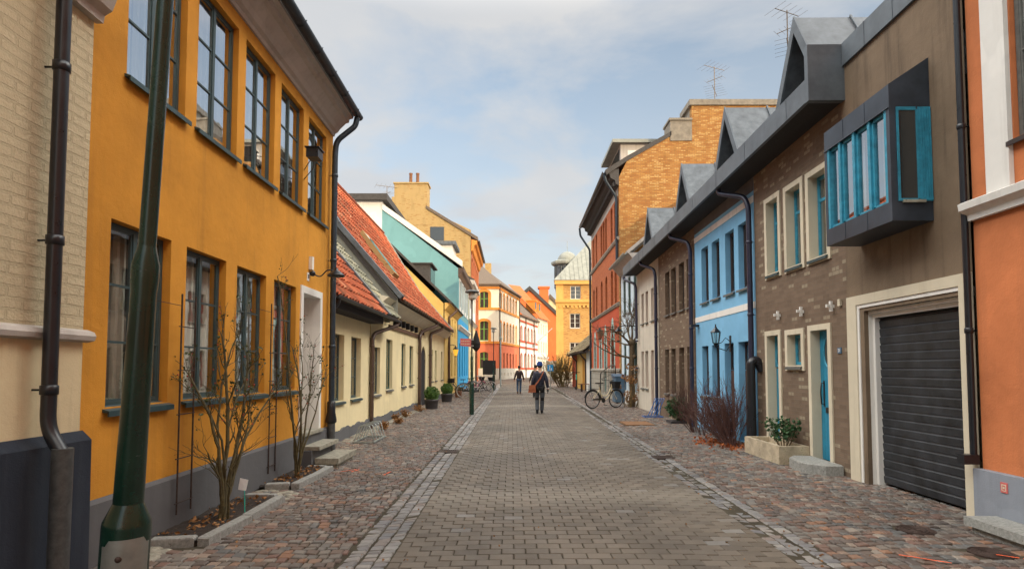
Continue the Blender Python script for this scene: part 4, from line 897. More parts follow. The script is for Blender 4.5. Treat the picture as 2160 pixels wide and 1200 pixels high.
mb = MB(); mb.box(c0[0][0], c0[1][0], a5 - .02, a5 + 1.6, zb_, c0[0][1]); mb.box(c0[3][0] - .0, c0[0][0] - .001, a5 - .015, a5 + 1.6, zb_, c0[2][1] + 1.4); mb.box(c0[0][0] - .1, c0[1][0] + .1, a5 - .1, a5 + 1.7, c0[0][1], c0[0][1] + .15)
ch = part('chimney', mb, M['gablebrick'], h)
mb = MB()
for f in (.45, .66): x = c0[0][0] + (c0[1][0] - c0[0][0]) * f; mb.lathe((x, a5 + .8, c0[0][1] + .1), [(.17, 0), (.16, 1.1), (.19, 1.15), (.19, 1.25)], 12)
part('chimney_pot', mb, M['terracotta'], ch)
F5 = Fr((gp[-1][0] + .02, 0), (0, 1), (1, 0)); HZ = 14.4
O5b = [op(58.2 + k * 2.2, 59.3 + k * 2.2, z, z + 1.8, arch=.3) for k in range(5) for z in (1.3, 4.7, 7.9, 11.2)]
mb = MB(); wall(mb, F5, a5 - .01, b5, 0, HZ, O5b, .2); mb.box(-12, F5.o.x, b5, b5 + .1, 0, HZ); part('wall', mb, M['redbrick'], h)
for o in O5b: window(h, F5, o['u0'], o['u1'], o['z0'], o['z1'], .15, 'winbrown', 2, (.6,), .07, far=True)
mb = MB(); profile(mb, F5, a5 - .1, b5, [(0, 13.4), (.15, 13.5), (.3, 14.0), (.5, 14.1), (.6, 14.45), (0, 14.6)]); part('cornice', mb, M['brickorange'], h)
mb = MB(); gutter_half(mb, F5, a5, b5, 14.55, .72, .12); part('roof_gutter', mb, M['gutter'], h)
mb = MB(); mb.prism([(F5.o.x + .65, a5 - .12, 14.5), (gp[3][0] + .0, a5 - .12, gp[3][1] + .05), (gp[3][0], a5 - .12, gp[3][1] + .35), (F5.o.x + .65, a5 - .12, 14.85)], (0, b5 - a5, 0)); part('roof', mb, M['brownroof'], h)
mb = MB(); x, z = prof_y(a5, [(922, 493)])[0]; mb.box(x - .7, x + .7, a5 - .02, a5 - .004, z - .7, z + .7)
part('gable_window', mb, M['glassdark'], h)
# aerial on the chimney end
def aerial(base, hgt, label, els, boom=1.0, s=1.0, arms=2):
    t = thing('tv_aerial', label, 'aerial', base); M_ = M['aerialrod']; b = Vector(base)
    mb = MB(); mb.tube([b, b + Vector((0, 0, hgt))], .018 * s, 6); part('mast', mb, M_, t)
    for k in range(arms):
        mb = MB(); z = hgt * (1 - .28 * k) - .05; d = Vector((math.cos(k * 1.9 + .4), math.sin(k * 1.9 + .4), 0)); pd = Vector((-d.y, d.x, 0)); L = boom * (1 - .35 * (k % 2))
        mb.tube([b + Vector((0, 0, z)) - d * L * .5, b + Vector((0, 0, z)) + d * L * .5], .012 * s, 5)
        for j in range(els):
            c = b + Vector((0, 0, z)) + d * L * (j / (els - 1) - .5); q = L * (.5 - .02 * j); mb.tube([c - pd * q * .8, c + pd * q * .8], .0045 * s, 3)
        part('antenna', mb, M_, t)
    return t
x, z = prof_y(a5, [(822, 428)])[0]
aerial((x - .2, a5 - .4, z - 1.0), 2.6, 'tv aerial on the yellow gable chimney, left side of the street', 6, 2.2, 2.0)
# ================================================================ RIGHT side
FR = Fr((4.86, 0), (0.0125, 1), (-1, 0))
def surround(parent, o, t=0.10, proud=0.025, depth=0.20, mt='surround', foot=True, name='window_surround'):
    mb = MB(); a, b, c, d = o['u0'], o['u1'], o['z0'], o['z1']; e = 0.003
    L = [(a - t, a + e, c - (t if foot else 0), d + t), (b - e, b + t, c - (t if foot else 0), d + t), (a + e, b - e, d - e, d + t)]
    if foot: L.append((a + e, b - e, c - t, c + e))
    for q in L: mb.fbox(FR, *q, -depth, proud)
    return part(name, mb, M[mt], parent)
# ---- orange house at the right edge
F9 = Fr((4.83, 0), (0.0125, 1), (-1, 0))
h = thing('orange_house', 'orange plastered house with white pilaster at the right edge of the picture', 'house', (4.83, 3, 0))
Ue = 5.98; OR = [op(4.1, 5.45, 3.84, 6.6), op(0.5, 1.7, 3.9, 6.6)]; ODR = [op(3.6, 5.38, 0, 2.62), op(-2, -0.8, 0.9, 2.5)]
mb = MB(); wall(mb, F9, -30, Ue, 0.0, 12.5, OR + ODR, .22); shell(mb, F9, -30, Ue, 0, 12.5, 9); part('wall', mb, M['orange'], h)
mb = MB(); mb.fbox(F9, 5.40, Ue + .02, 0, 0.56, 0.002, 0.09); mb.fbox(F9, -30, 3.5, 0, .56, .002, .09); part('plinth', mb, M['greybase'], h)
mb = MB(); mb.fbox(F9, 5.46, 5.74, 3.36, 12.4, 0.002, 0.05); part('pilaster', mb, M['whitepaint'], h)
mb = MB(); profile(mb, F9, -30, Ue + .03, [(.002, 3.16), (.05, 3.16), (.06, 3.22), (.13, 3.27), (.14, 3.34), (.10, 3.36), (.002, 3.38)]); part('string_course', mb, M['whitepaint'], h)
mb = MB(); profile(mb, F9, -30, Ue + .03, [(.002, 12.2), (.3, 12.4), (.5, 12.6), (.002, 12.7)]); part('cornice', mb, M['whitepaint'], h)
mb = MB(); slab(mb, F9, -30, Ue, .5, 12.6, -4.5, 15.5, .1); slab(mb, F9, -30, Ue, -9.3, 12.6, -4.5, 15.5, .1); part('roof', mb, M['brownroof'], h)
for o in OR: window(h, F9, o['u0'], o['u1'], o['z0'], o['z1'], .05, 'sillgrey', 2, (.3, .62), .06, sill='winbrown')
window(h, F9, -2, -.8, .9, 2.5, .1, 'sillgrey', 2, (.5,), .06, sill='winbrown')
mb = MB(); mb.fbox(F9, 3.6, 5.38, .3, 2.62, -.7, -.62); part('door', mb, M['doorbrown'], h)
mb = MB(); mb.fbox(F9, 3.7, 5.72, 0.06, 0.14, 0.095, .42); mb.fbox(F9, 3.75, 5.68, -.04, .058, 0.095, .37); mb.fbox(F9, 3.62, 5.36, 0.34, .42, -.6, .12); mb.fbox(F9, 3.64, 5.34, 0, .338, -.6, .085); part('step', mb, M['granite'], h)
mb = MB(); u, z = F9.at(2117, 1028, .1)
mb.fbox(F9, u - .04, u + .04, z - .05, z + .05, .0905, .098); pq = part('plaque', mb, M['signred'], h)
mb = MB()
for (a, b, c, d) in ((-.026, .026, .022, .030), (-.026, -.018, -.03, .022), (.018, .026, -.03, .022), (-.01, .01, -.012, .008), (-.018, .018, -.034, -.028)): mb.fbox(F9, u + a, u + b, z + c, z + d, .098, .1)
part('plaque_mark', mb, M['surround'], pq)
# ---- brown house with garage and bay window
h = thing('garage_house', 'brown house with large black garage shutter, hanging bay window and turquoise doors', 'house', (4.9, 8.8, 0))
UW = [op(8.86, 9.40, 3.40, 4.78), op(9.67, 10.20, 3.40, 4.80), op(10.53, 11.02, 3.41, 4.82)]
D1 = op(10.62, 11.10, 0.14, 2.23); SW = op(9.76, 10.26, 1.65, 2.20); D2 = op(8.92, 9.44, 0.08, 2.22)
G0 = op(6.20, 7.96, 0.0, 2.40)
B0, B1 = 8.36, 11.63
mb = MB(); wall(mb, FR, B0, B1, 0, 5.75, UW + [D1, SW, D2], .2); part('brick_wall', mb, M['brownbrick'], h)
mb = MB(); wall(mb, FR, 6.03, B0, 0, 6.2, [G0], .25, w=0.02); shell(mb, FR, 6.03, B1, 0, 6.2, 9); part('plaster_wall', mb, M['brownstucco'], h)
for o in UW + [SW]: surround(h, o, .09)
for o in (D1, D2): surround(h, o, .09, foot=False, name='door_surround')
for o in UW:
    w_ = window(h, FR, o['u0'] + .003, o['u1'] - .003, o['z0'] + .003, o['z1'] - .003, .13, 'winblue', 1, (.72,), .05, bar=.05, sill='sill', curtain='full')
window(h, FR, SW['u0'] + .003, SW['u1'] - .003, SW['z0'] + .003, SW['z1'] - .003, .12, 'winblue', 1, (), .05, sill='sillgrey', curtain='full')
window(h, FR, D1['u0'] + .003, D1['u1'] - .003, 1.62, 2.225, .13, 'winblue', 1, (), .05, curtain='full')
def plank_door(parent, fr, o, z0, z1, w, mt, n=5, handle=None, gap=.006, oval=None):
    mb = MB(); a, b = o['u0'] + .004, o['u1'] - .004; s = (b - a) / n
    for k in range(n): mb.fbox(fr, a + s * k + gap / 2, a + s * (k + 1) - gap / 2, z0, z1, w - .045, w)
    mb.fbox(fr, a, b, z0, z1, w - .06, w - .046); d = part('door', mb, M[mt], parent)
    if handle:
        mb = MB(); mb.tube([fr.P(handle, 1.02, w), fr.P(handle, 1.02, w + .05), fr.P(handle, 1.2, w + .06), fr.P(handle, 1.36, w + .05), fr.P(handle, 1.36, w)], .011, 6); mb.fbox(fr, handle - .02, handle + .02, .98, 1.4, w, w + .008); part('handle', mb, M['blackmetal'], d)
    return d
plank_door(h, FR, D1, .2, 1.60, -.15, 'doorblue', 5)
d_ = plank_door(h, FR, D2, .12, 2.21, -.13, 'doorblue', 6, handle=9.33)
mb = MB(); n = 24; cu_, cz = 9.16, 1.86
ring = []; mb.poly([FR.P(cu_ + .13 * math.cos(2 * math.pi * i / n), cz + .24 * math.sin(2 * math.pi * i / n), -.126) for i in range(n)]); part('oval_pane', mb, M['glassdark'], d_)
mb = MB(); mb.tube([FR.P(cu_ + .14 * math.cos(2 * math.pi * i / n), cz + .25 * math.sin(2 * math.pi * i / n), -.125) for i in range(n + 1)], .016, 6); part('oval_trim', mb, M['winblue'], d_)
mb = MB(); mb.fbox(FR, 9.05, 9.28, .88, .97, -.129, -.115); part('letter_slot', mb, M['blackmetal'], d_)
mb = MB(); mb.fbox(FR, 8.86, 9.48, -.02, .08, -.18, .06); mb.fbox(FR, 10.56, 11.14, -.02, .14, -.18, .03); part('threshold', mb, M['sillgrey'], h)
# garage frame and shutter
mb = MB()
for (a, b, c, d, w0, w1) in ((6.03, 6.20, 0, 2.63, .022, .05), (8.10, 8.33, 0, 2.63, .022, .05), (6.20, 8.10, 2.50, 2.63, .022, .05)): mb.fbox(FR, a, b, c, d, w0, w1)
part('garage_surround', mb, M['surround'], h)
mb = MB()
for k, (t, w) in enumerate(((.05, .035), (.05, .0), (.05, -.04), (.04, -.09))):
    q = .05 * k
    mb.fbox(FR, 8.10 - q - .05, 8.10 - q, 0, 2.50 - q, w - .2, w); mb.fbox(FR, 6.20, 8.10 - q - .05, 2.50 - q - .05, 2.50 - q, w - .2, w)
part('garage_moulding', mb, M['whitepaint'], h)
mb = MB(); zz = 0.03; k = 0
while zz < 2.28:
    b = min(zz + .112, 2.3); P = FR.P; u0, u1 = 6.20, 7.93
    mb.prism([P(u0, zz, -.2), P(u0, zz, -.165), P(u0, zz + .008, -.158), P(u0, b - .022, -.150), P(u0, b - .012, -.163), P(u0, b, -.166), P(u0, b, -.2)], FR.d * (u1 - u0)); zz = b
part('garage_shutter', mb, M['shutter'], h)
mb = MB(); mb.fbox(FR, 6.20, 7.93, 2.29, 2.5, -.5, -.13); part('shutter_box', mb, M['blackmetal'], h)
# bay window
b0, b1, bz0, bz1, bw = 6.56, 7.98, 3.32, 4.93, 0.50
mb = MB(); P = FR.P
mb.fbox(FR, b0, b1, bz0, bz0 + .23, .021, bw); mb.fbox(FR, b0, b1, bz1 - .26, bz1, .021, bw)
for u in (b0, b1 - .06): mb.fbox(FR, u, u + .06, bz0 + .23, bz1 - .26, bw - .08, bw)
mb.hexa([P(b0, bz1, .021), P(b1, bz1, .021), P(b1, bz1, bw), P(b0, bz1, bw), P(b0, bz1 + .34, .021), P(b1, bz1 + .34, .021), P(b1, bz1 + .02, bw), P(b0, bz1 + .02, bw)])
mb.tube([P(b0, bz1 - .263, bw + .01), P(b1, bz1 - .263, bw + .01)], .008, 5)
for us in (b0 + .47, b0 + .95): mb.fbox(FR, us, us + .012, bz0, bz0 + .228, bw + .0005, bw + .004); mb.fbox(FR, us, us + .012, bz1 - .25, bz1 + .015, bw + .0005, bw + .004)
bay = part('bay_window', mb, M['zincbay'], h)
mb = MB(); mb.fbox(FR, b0 - .003, b0 + .05, bz0 + .23, bz1 - .26, .022, bw - .08); part('bay_cheek', mb, M['zincbay'], bay)
mb = MB(); mb.fbox(FR, b1 - .05, b1 + .003, bz0 + .23, bz1 - .26, .022, bw - .08); part('bay_cheek', mb, M['zincbay'], bay)
mb = MB(); za, zb = bz0 + .23, bz1 - .26
for u in (b0 + .06, b0 + .385, b0 + .71, b0 + 1.035, b1 - .11): mb.fbox(FR, u, u + .05, za, zb, bw - .09, bw - .004)
for k in range(4):
    u = b0 + .11 + k * .325
    for (a, b, c, d) in ((u, u + .035, za + .03, zb - .03), (u + .24, u + .275, za + .03, zb - .03), (u + .035, u + .24, za + .0, za + .04), (u + .035, u + .24, zb - .04, zb)): mb.fbox(FR, a, b, c, d, bw - .075, bw - .03)
part('bay_frames', mb, M['winblue'], bay)
mb = MB(); mb.quad(P(b0 + .06, za, bw - .055), P(b1 - .06, za, bw - .055), P(b1 - .06, zb, bw - .055), P(b0 + .06, zb, bw - .055)); part('bay_pane', mb, M['glassbay'], bay)
mb = MB()
for (w0, w1, c, d, q) in ((.40, .425, za + .0, zb - .0, -.012), (.175, .20, za + .03, zb - .03, -.012), (.20, .40, za + .0, za + .03, -.012), (.20, .40, zb - .04, zb, -.012), (.024, .172, za, zb, -.008)): mb.fbox(FR, b0 - .004 + q, b0 - .004, c, d, w0, w1)
for k in range(5): mb.fbox(FR, b0 - .02, b0 - .0121, za + .01, zb - .01, .03 + k * .028, .046 + k * .028)
part('side_frame', mb, M['winblue'], bay)
mb = MB(); mb.fbox(FR, b0 - .008, b0 - .0045, za + .03, zb - .04, .20, .40); part('side_pane', mb, M['glassdark'], bay)
mb = MB(); mb.fbox(FR, b0 - .03, b0 - .003, za - .02, za + .012, .12, .38); part('side_sill', mb, M['stepstone'], bay)
mb = MB(); mb.fbox(FR, b0 + .051, b1 - .06, za, zb, -.28, -.25); mb.fbox(FR, b0 + .051, b1 - .02, za, za + .01, -.25, bw - .1); part('bay_room', mb, M['interior'], bay)
c = MB(); n = 40
for i in range(n):
    a = b0 + .1 + (b1 - b0 - .2) * i / n; b = b0 + .1 + (b1 - b0 - .2) * (i + 1) / n
    if (i // 4) % 4 == 2: c.quad(P(a, za, bw - .2 + .02 * math.sin(i * 2)), P(b, za, bw - .2 + .02 * math.sin(i * 2 + 2)), P(b, zb, bw - .2 + .02 * math.sin(i * 2 + 2)), P(a, zb, bw - .2 + .02 * math.sin(i * 2)))
part('curtain', c, M['curtain'], bay)
# metal parapet above the garage
mb = MB(); mb.fbox(FR, 6.03, 8.25, 6.08, 6.42, -.3, .06)
for us in (6.5, 7.1, 7.7): mb.fbox(FR, us, us + .015, 6.075, 6.425, .0605, .066)
part('parapet_fascia', mb, M['zinc'], h)
mb = MB(); slab(mb, FR, 6.03, 8.3, -.1, 6.4, -5.0, 10.4, .1); slab(mb, FR, 6.03, B1, -9.2, 6.4, -5.0, 10.4, .1); part('rear_roof', mb, M['zincroof'], h)
u_, z_ = FR.at(1772, 739)
mb = MB(); mb.fbox(FR, u_ - .05, u_ + .05, z_ - .045, z_ + .045, .001, .012); part('number_plate', mb, M['boxblue'], h); text_on(h, '21', FR, u_, z_, .07, M['signwhite'], .014, name='house_number')
for (u, w, lab) in ((6.03, .06, None),):
    downpipe(h, [FR.P(6.02, 6.1, .09), FR.P(6.02, 5.5, .09), FR.P(6.02, 1, .09), FR.P(6.02, .62, .09)], .032, M['blackmetal'], None, (4.2, 2.0), FR)
mb = MB(); mb.fbox(FR, 5.98, 6.08, .60, .70, .06, .22); part('pipe_shoe', mb, M['blackmetal'], h)
def wall_light(px, py, label):
    u, z = FR.at(px, py); t = thing('wall_light', label, 'wall light', tuple(FR.P(u, z, 0)), 'white wall lights on the brown brick')
    mb = MB(); mb.fbox(FR, u - .02, u + .02, z - .025, z + .025, .001, .03); part('back_plate', mb, M['whitepaint'], t)
    mb = MB(); mb.fbox(FR, u - .022, u + .022, z - .08, z + .08, .03, .065); part('lamp_body', mb, M['whitepaint'], t)
    mb = MB(); mb.fbox(FR, u - .018, u + .018, z - .016, z + .03, .066, .12); part('lamp_cap', mb, M['whitepaint'], t)
wall_light(1646, 665, 'white wall light above the left turquoise door'); wall_light(1695, 657, 'white wall light above the small square window')
wall_light(1759, 646, 'white wall light above the oval window door, nearest of three')
u, z = FR.at(1774, 638); mb = MB(); mb.fbox(FR, u - .03, u + .03, z - .05, z + .05, .001, .04); single('door_bell', mb, M['surround'], 'small cream box on the brown bricks beside the nearest wall light', 'bell box')

# ---- the long metal eave with triangular dormers: one roof over the row, built house by house
ES = -0.012
def eave_piece(parent, a, b, cap_near=False):
    def z(u, q): return q + ES * (u - 8.4)
    mb = MB(); P = FR.P
    mb.hexa([P(a, z(a, 5.58), .50), P(b, z(b, 5.58), .50), P(b, z(b, 5.58), .56), P(a, z(a, 5.58), .56), P(a, z(a, 5.93), .50), P(b, z(b, 5.93), .50), P(b, z(b, 5.93), .56), P(a, z(a, 5.93), .56)])
    k = a + .6
    while k < b: mb.hexa([P(k, z(k, 5.575), .56), P(k + .02, z(k, 5.575), .56), P(k + .02, z(k, 5.575), .566), P(k, z(k, 5.575), .566), P(k, z(k, 5.935), .56), P(k + .02, z(k, 5.935), .56), P(k + .02, z(k, 5.935), .566), P(k, z(k, 5.935), .566)]); k += 1.7
    part('fascia', mb, M['zinc'], parent)
    mb = MB(); mb.hexa([P(a, z(a, 5.60), -.02), P(b, z(b, 5.60), -.02), P(b, z(b, 5.585), .499), P(a, z(a, 5.585), .499), P(a, z(a, 5.64), -.02), P(b, z(b, 5.64), -.02), P(b, z(b, 5.64), .499), P(a, z(a, 5.64), .499)]); part('soffit', mb, M['soffit'], parent)
    mb = MB(); q = z((a + b) / 2, 5.94); 
    mb.hexa([P(a, z(a, 5.85), .5), P(b, z(b, 5.85), .5), P(b, z(b, 10.5), -5), P(a, z(a, 10.5), -5), P(a, z(a, 5.94), .5), P(b, z(b, 5.94), .5), P(b, z(b, 10.6), -5), P(a, z(a, 10.6), -5)])
    mb.hexa([P(a, z(a, 5.85), -9.5), P(b, z(b, 5.85), -9.5), P(b, z(b, 10.5), -5), P(a, z(a, 10.5), -5), P(a, z(a, 5.94), -9.5), P(b, z(b, 5.94), -9.5), P(b, z(b, 10.6), -5), P(a, z(a, 10.6), -5)])
    part('roof', mb, M['zincroof'], parent)
def tri_dormer(parent, uc, hw=.80, w=.30):
    dz = ES * (uc - 9.08); zb, za = 6.08 + dz, 7.38 + dz; P = FR.P; mb = MB(); t = .10; L = math.hypot(hw, za - zb)
    for s in (-1, 1):
        a = P(uc + s * hw, zb - .1, w); b = P(uc, za, w); nx_, nz_ = s * (za - zb) / L * t, hw / L * t
        a2 = P(uc + s * (hw) - nx_, zb - .1 - nz_, w); b2 = P(uc, za - t * L / hw * .9, w)
        mb.prism([a, b, b2, a2], -FR.n * 2.6)
    d = part('dormer', mb, M['zincroof'], parent)
    mb = MB()
    for s in (-1, 1):
        a = P(uc + s * hw, zb - .1, w + .03); b = P(uc, za + .02, w + .03); a2 = P(uc + s * (hw - .17), zb - .1, w + .03); b2 = P(uc, za - .26, w + .03); mb.prism([a, b, b2, a2], -FR.n * .035)
        for q in (.9, 1.8):
            mb.prism([P(uc + s * (hw + .0), zb - .09, w - q), P(uc, za + .015, w - q), P(uc, za + .05, w - q), P(uc + s * (hw + .03), zb - .06, w - q)], -FR.n * .03)
    part('dormer_trim', mb, M['zinc'], d)
    mb = MB(); q = w - .75; mb.poly([P(uc - hw + .1, zb - .1, q), P(uc + hw - .1, zb - .1, q), P(uc, za - .15, q)]); part('dormer_pane', mb, M['glassdark'], d)
    mb = MB()
    for (u0, z0, u1, z1) in ((uc, zb, uc, za - .2), (uc - hw + .14, zb, uc + hw - .14, zb), (uc - hw + .14, zb, uc, za - .2), (uc + hw - .14, zb, uc, za - .2)): mb.tube([P(u0, z0, q + .03), P(u1, z1, q + .03)], .035, 4, smooth=False)
    part('dormer_frame', mb, M['whitepaint'], d)
def rpipe(parent, u, mt='navypipe', foot=0.0, r=.055, zt=None):
    z = 5.6 + ES * (u - 8.4)
    downpipe(parent, [FR.P(u + .75, z, .46), FR.P(u + .72, z - .12, .44), FR.P(u + .1, z - .38, .14), FR.P(u, z - .62, .1), FR.P(u, foot, .1)], r, M[mt], None, (4.2, 2.7, 1.6), FR)
eave_piece(h, 8.36, B1); mb = MB(); mb.fbox(FR, 8.26, 8.36, 5.57, 6.42, -.05, .56); part('eave_end', mb, M['zinc'], h)
tri_dormer(h, 9.13)
# ---- blue house
def row_house(name, label, a, b, mt, ups, los, dorm, extra=None, depth=.2, pipe=True, fm='winbrown', far=False, doors=(), sillm='sillgrey', lowz=None):
    h = thing(name, label, 'house', (4.86 + .0125 * a, (a + b) / 2, 0))
    mb = MB(); wall(mb, FR, a + .002, b - .002, 0, 5.75, ups + los, depth); shell(mb, FR, a + .002, b - .002, 0, 5.7, 9); part('wall', mb, M[mt], h)
    eave_piece(h, a + .001, b); 
    if dorm: tri_dormer(h, dorm)
    for o in ups: window(h, FR, o['u0'], o['u1'], o['z0'], o['z1'], depth * .6, fm, 1, (), .085, sill=sillm, far=far, curtain=True, glass='glasslow')
    for k, o in enumerate(los):
        if k in doors: continue
        window(h, FR, o['u0'], o['u1'], o['z0'], o['z1'], depth * .6, fm, 1, (), .085, sill=sillm if o['z0'] > .3 else None, far=far, curtain=True, glass='glasslow')
    return h
ups = [op(u, u + .55, 3.34, 4.76) for u in (11.95, 12.75, 13.68, 14.50)]
los = [op(12.04, 12.6, 0.02, 2.18), op(12.88, 13.45, 0.02, 2.18), op(13.8, 14.33, .9, 2.18), op(14.6, 15.1, .9, 2.18)]
h = row_house('blue_house', 'light blue house with white bands in the right hand row', B1, 15.62, 'blue', ups, los, 12.3, doors=(0, 1))
for zb3 in (5.04, 2.84): mb = MB(); mb.fbox(FR, B1 + .01, 15.61, zb3, zb3 + .14, .001, .012); part('white_band', mb, M['whitepaint'], h)
mb = MB(); mb.fbox(FR, B1 + .01, 15.61, 5.28, 5.6, .001, .01); part('grey_frieze', mb, M['plinth'], h)
for o in los[:2]:
    plank_door(h, FR, o, .03, 1.55, -.14, 'doorbrown', 4); window(h, FR, o['u0'] + .003, o['u1'] - .003, 1.56, 2.175, .14, 'winbrown', 1, (), .05, curtain=False)
rpipe(h, 11.66, foot=0.0)
mb = MB(); c0_ = FR.P(11.48, 0, .16); mb.tube(bend([FR.P(11.45, 0, .2), FR.P(11.45, 1.72, .2), FR.P(11.45, 1.78, .08), FR.P(11.45, 1.55, -.02)], .12), .085, 12); part('vent_pipe', mb, M['blackmetal'], h)
mb = MB(); mb.fbox(FR, 11.38, 11.56, 1.5, 1.57, .1, .3)
mb = MB(); mb.fbox(FR, 15.3, 15.45, 2.72, 2.78, .001, .22); part('lamp_bracket', mb, M['blackmetal'], h)
# ---- brown brick house, third in the row
ups = [op(u, u + .55, 3.36, 4.75) for u in (15.85, 16.65, 17.52, 18.28)]
los = [op(15.93, 16.45, 0.05, 2.22), op(16.75, 17.28, .05, 2.22), op(17.66, 18.16, .8, 2.22), op(18.45, 18.93, .8, 2.22)]
h = row_house('brown_brick_house', 'narrow brown brick house between the light blue and the pale cream house', 15.62, 19.72, 'brownbrick', ups, los, 15.55 + .1, doors=(0, 1))
for o in los[:2]: plank_door(h, FR, o, .06, 2.2, -.14, 'doorbrown', 4)
rpipe(h, 15.7)
# ---- pale cream house
ups = [op(u, u + .42, 3.36, 4.52) for u in (19.85, 20.44, 21.35, 22.08)]
los = [op(19.9, 20.2, .05, 2.26), op(20.52, 20.98, .05, 2.26), op(21.42, 21.92, .85, 2.26), op(22.16, 22.6, .85, 2.26)]
h = row_house('pale_cream_house', 'pale cream house with a red brown door, last under the metal eave', 19.72, 23.4, 'cream_grey', ups, los, 18.95 + .9, fm='reddoor', doors=(0, 1))
for o in los[:2]: plank_door(h, FR, o, .06, 2.24, -.14, 'reddoor', 3)
rpipe(h, 19.75); rpipe(h, 23.0, foot=2.8)
# ---- pale blue house
F6 = Fr((4.90, 0), (0.0125, 1), (-1, 0))
h = thing('pale_blue_house', 'low pale blue and white house with green windows behind the bare tree', 'house', (5.2, 25.3, 0))
O6 = [op(u, u + .6, z, z + 1.6) for u in (23.7, 24.95, 26.1) for z in (4.1, 1.1)]
mb = MB(); wall(mb, F6, 23.4, 27.32, 0, 6.4, O6, .08, w=-.02); shell(mb, F6, 23.41, 27.32, 0, 6.4, 8); part('wall', mb, M['paleblue'], h)
for o in O6: window(h, F6, o['u0'], o['u1'], o['z0'], o['z1'], .03, 'wingreen', 2, (.4,), .07, sill='sillgrey', far=True, w0=-.02)
mb = MB(); mb.fbox(F6, 23.4, 27.3, .0, .6, -.02, .05); part('plinth', mb, M['white'], h)
mb = MB(); slab(mb, F6, 23.4, 27.31, .45, 6.45, -4, 10.2, .12); profile(mb, F6, 23.41, 27.31, [(0, 6.0), (.1, 6.05), (.36, 6.38), (0, 6.4)]); part('roof', mb, M['corn'], h)
mb = MB(); gutter_half(mb, F6, 23.4, 27.3, 6.4, .5, .08); part('roof_gutter', mb, M['galv'], h)
# ---- tall brick house with the yellow end gable
F7 = Fr((4.87, 0), (0.0125, 1), (-1, 0))
h = thing('tall_red_brick_house', 'tall red brick and red plaster house with sunlit yellow brick end gable', 'house', (5.2, 32, 0))
a7, b7 = 27.35, 38.0
UPs = [28.15, 29.3, 31.23, 32.1, 33.0, 35.2, 36.5]
TO = [op(u, u + .62, 8.15, 10.0, arch=.2) for u in UPs]; MO = [op(u, u + .7, 4.80, 6.72, arch=.35) for u in UPs if u != 32.1]
BO = [op(29.0, 30.0, 1.55, 3.9, arch=1.1, gothic=True), op(31.6, 32.3, .3, 3.7, arch=1.0, gothic=True), op(33.5, 34.2, 1.6, 3.6, arch=.8, gothic=True), op(35.9, 36.7, 1.6, 3.6, arch=.8, gothic=True)]
mb = MB(); wall(mb, F7, a7, b7, 4.72, 10.1, TO + MO, .22); shell(mb, F7, a7 + .2, b7, 0, 10.7, 10); part('brick_wall', mb, M['redbrick'], h)
mb = MB(); wall(mb, F7, a7, b7, 10.1, 10.7, (), w=.0); part('frieze', mb, M['corn'], h)
mb = MB(); wall(mb, F7, a7, b7, 1.5, 4.72, BO, .25); part('plaster_wall', mb, M['redstucco'], h)
mb = MB(); wall(mb, F7, a7, b7, 0, 1.5, [BO[1]], .25, w=.05); part('stone_base', mb, M['ashlar'], h)
for o in BO:
    mb = MB(); pts = arch_pts(o, 14); t = .2
    outl = [(o['u0'], o['z0'])] + pts + [(o['u1'], o['z0'])]; uc = (o['u0'] + o['u1']) / 2
    for i in range(len(outl) - 1):
        (ua, za_), (ub, zb2) = outl[i], outl[i + 1]
        def ex(u, z):
            k = 1 + t / ((o['u1'] - o['u0']) / 2); zz = z + (t * max(0, (z - (o['z1'] - o['arch']))) / o['arch'] * 1.6); return (uc + (u - uc) * k, zz)
        ea, eb = ex(ua, za_), ex(ub, zb2)
        mb.hexa([F7.P(ua, za_, -.14), F7.P(ub, zb2, -.14), F7.P(*eb, -.14), F7.P(*ea, -.14), F7.P(ua, za_, .03), F7.P(ub, zb2, .03), F7.P(*eb, .03), F7.P(*ea, .03)])
    part('window_surround', mb, M['palemint'], h)
for o in TO + MO: window(h, F7, o['u0'], o['u1'], o['z0'], o['z1'], .16, 'winbrown', 2, (.6,), .06, far=True)
for k, o in enumerate(BO): window(h, F7, o['u0'], o['u1'], o['z0'], o['z1'], .2, 'wingreen', 1, (.5,), .06, far=True)
mb = MB(); profile(mb, F7, a7, b7, [(0, 4.62), (.06, 4.64), (.12, 4.74), (.12, 4.78), (0, 4.84)]); profile(mb, F7, a7, b7, [(0, 7.82), (.06, 7.84), (.12, 7.94), (.12, 7.98), (0, 8.04)]); profile(mb, F7, a7, b7, [(.051, 1.44), (.1, 1.44), (.1, 1.55), (.002, 1.6)]); part('string_course', mb, M['ashlar'], h)
mb = MB(); profile(mb, F7, a7 - .05, b7 + .1, [(.001, 10.5), (.15, 10.55), (.2, 10.75), (.4, 10.85), (.45, 11.05), (.6, 11.1), (.6, 11.2), (0, 11.3)])
for k in range(44): mb.fbox(F7, a7 + .05 + k * .24, a7 + .17 + k * .24, 10.5, 10.72, .15, .28)
part('cornice', mb, M['darkroof'], h)
mb = MB(); gutter_half(mb, F7, a7, b7 + .3, 11.2, .7, .1); part('roof_gutter', mb, M['gutter'], h)
downpipe(h, [F7.P(a7 + .1, 11.1, .7), F7.P(a7 + .1, 10.7, .6), F7.P(a7 + .15, 10.0, .12), F7.P(a7 + .15, 9.8, .1), F7.P(a7 + .15, 6.3, .1)], .07, M['gutter'], None, (9,), F7)
downpipe(h, [F7.P(b7 + .3, 11.1, .75), F7.P(b7 + .3, 10.6, .7), F7.P(b7 + .1, 9.6, .1), F7.P(b7 + .1, 9.2, .08), F7.P(b7 + .1, 0, .08)], .07, M['gutter'], None, (9,), F7)
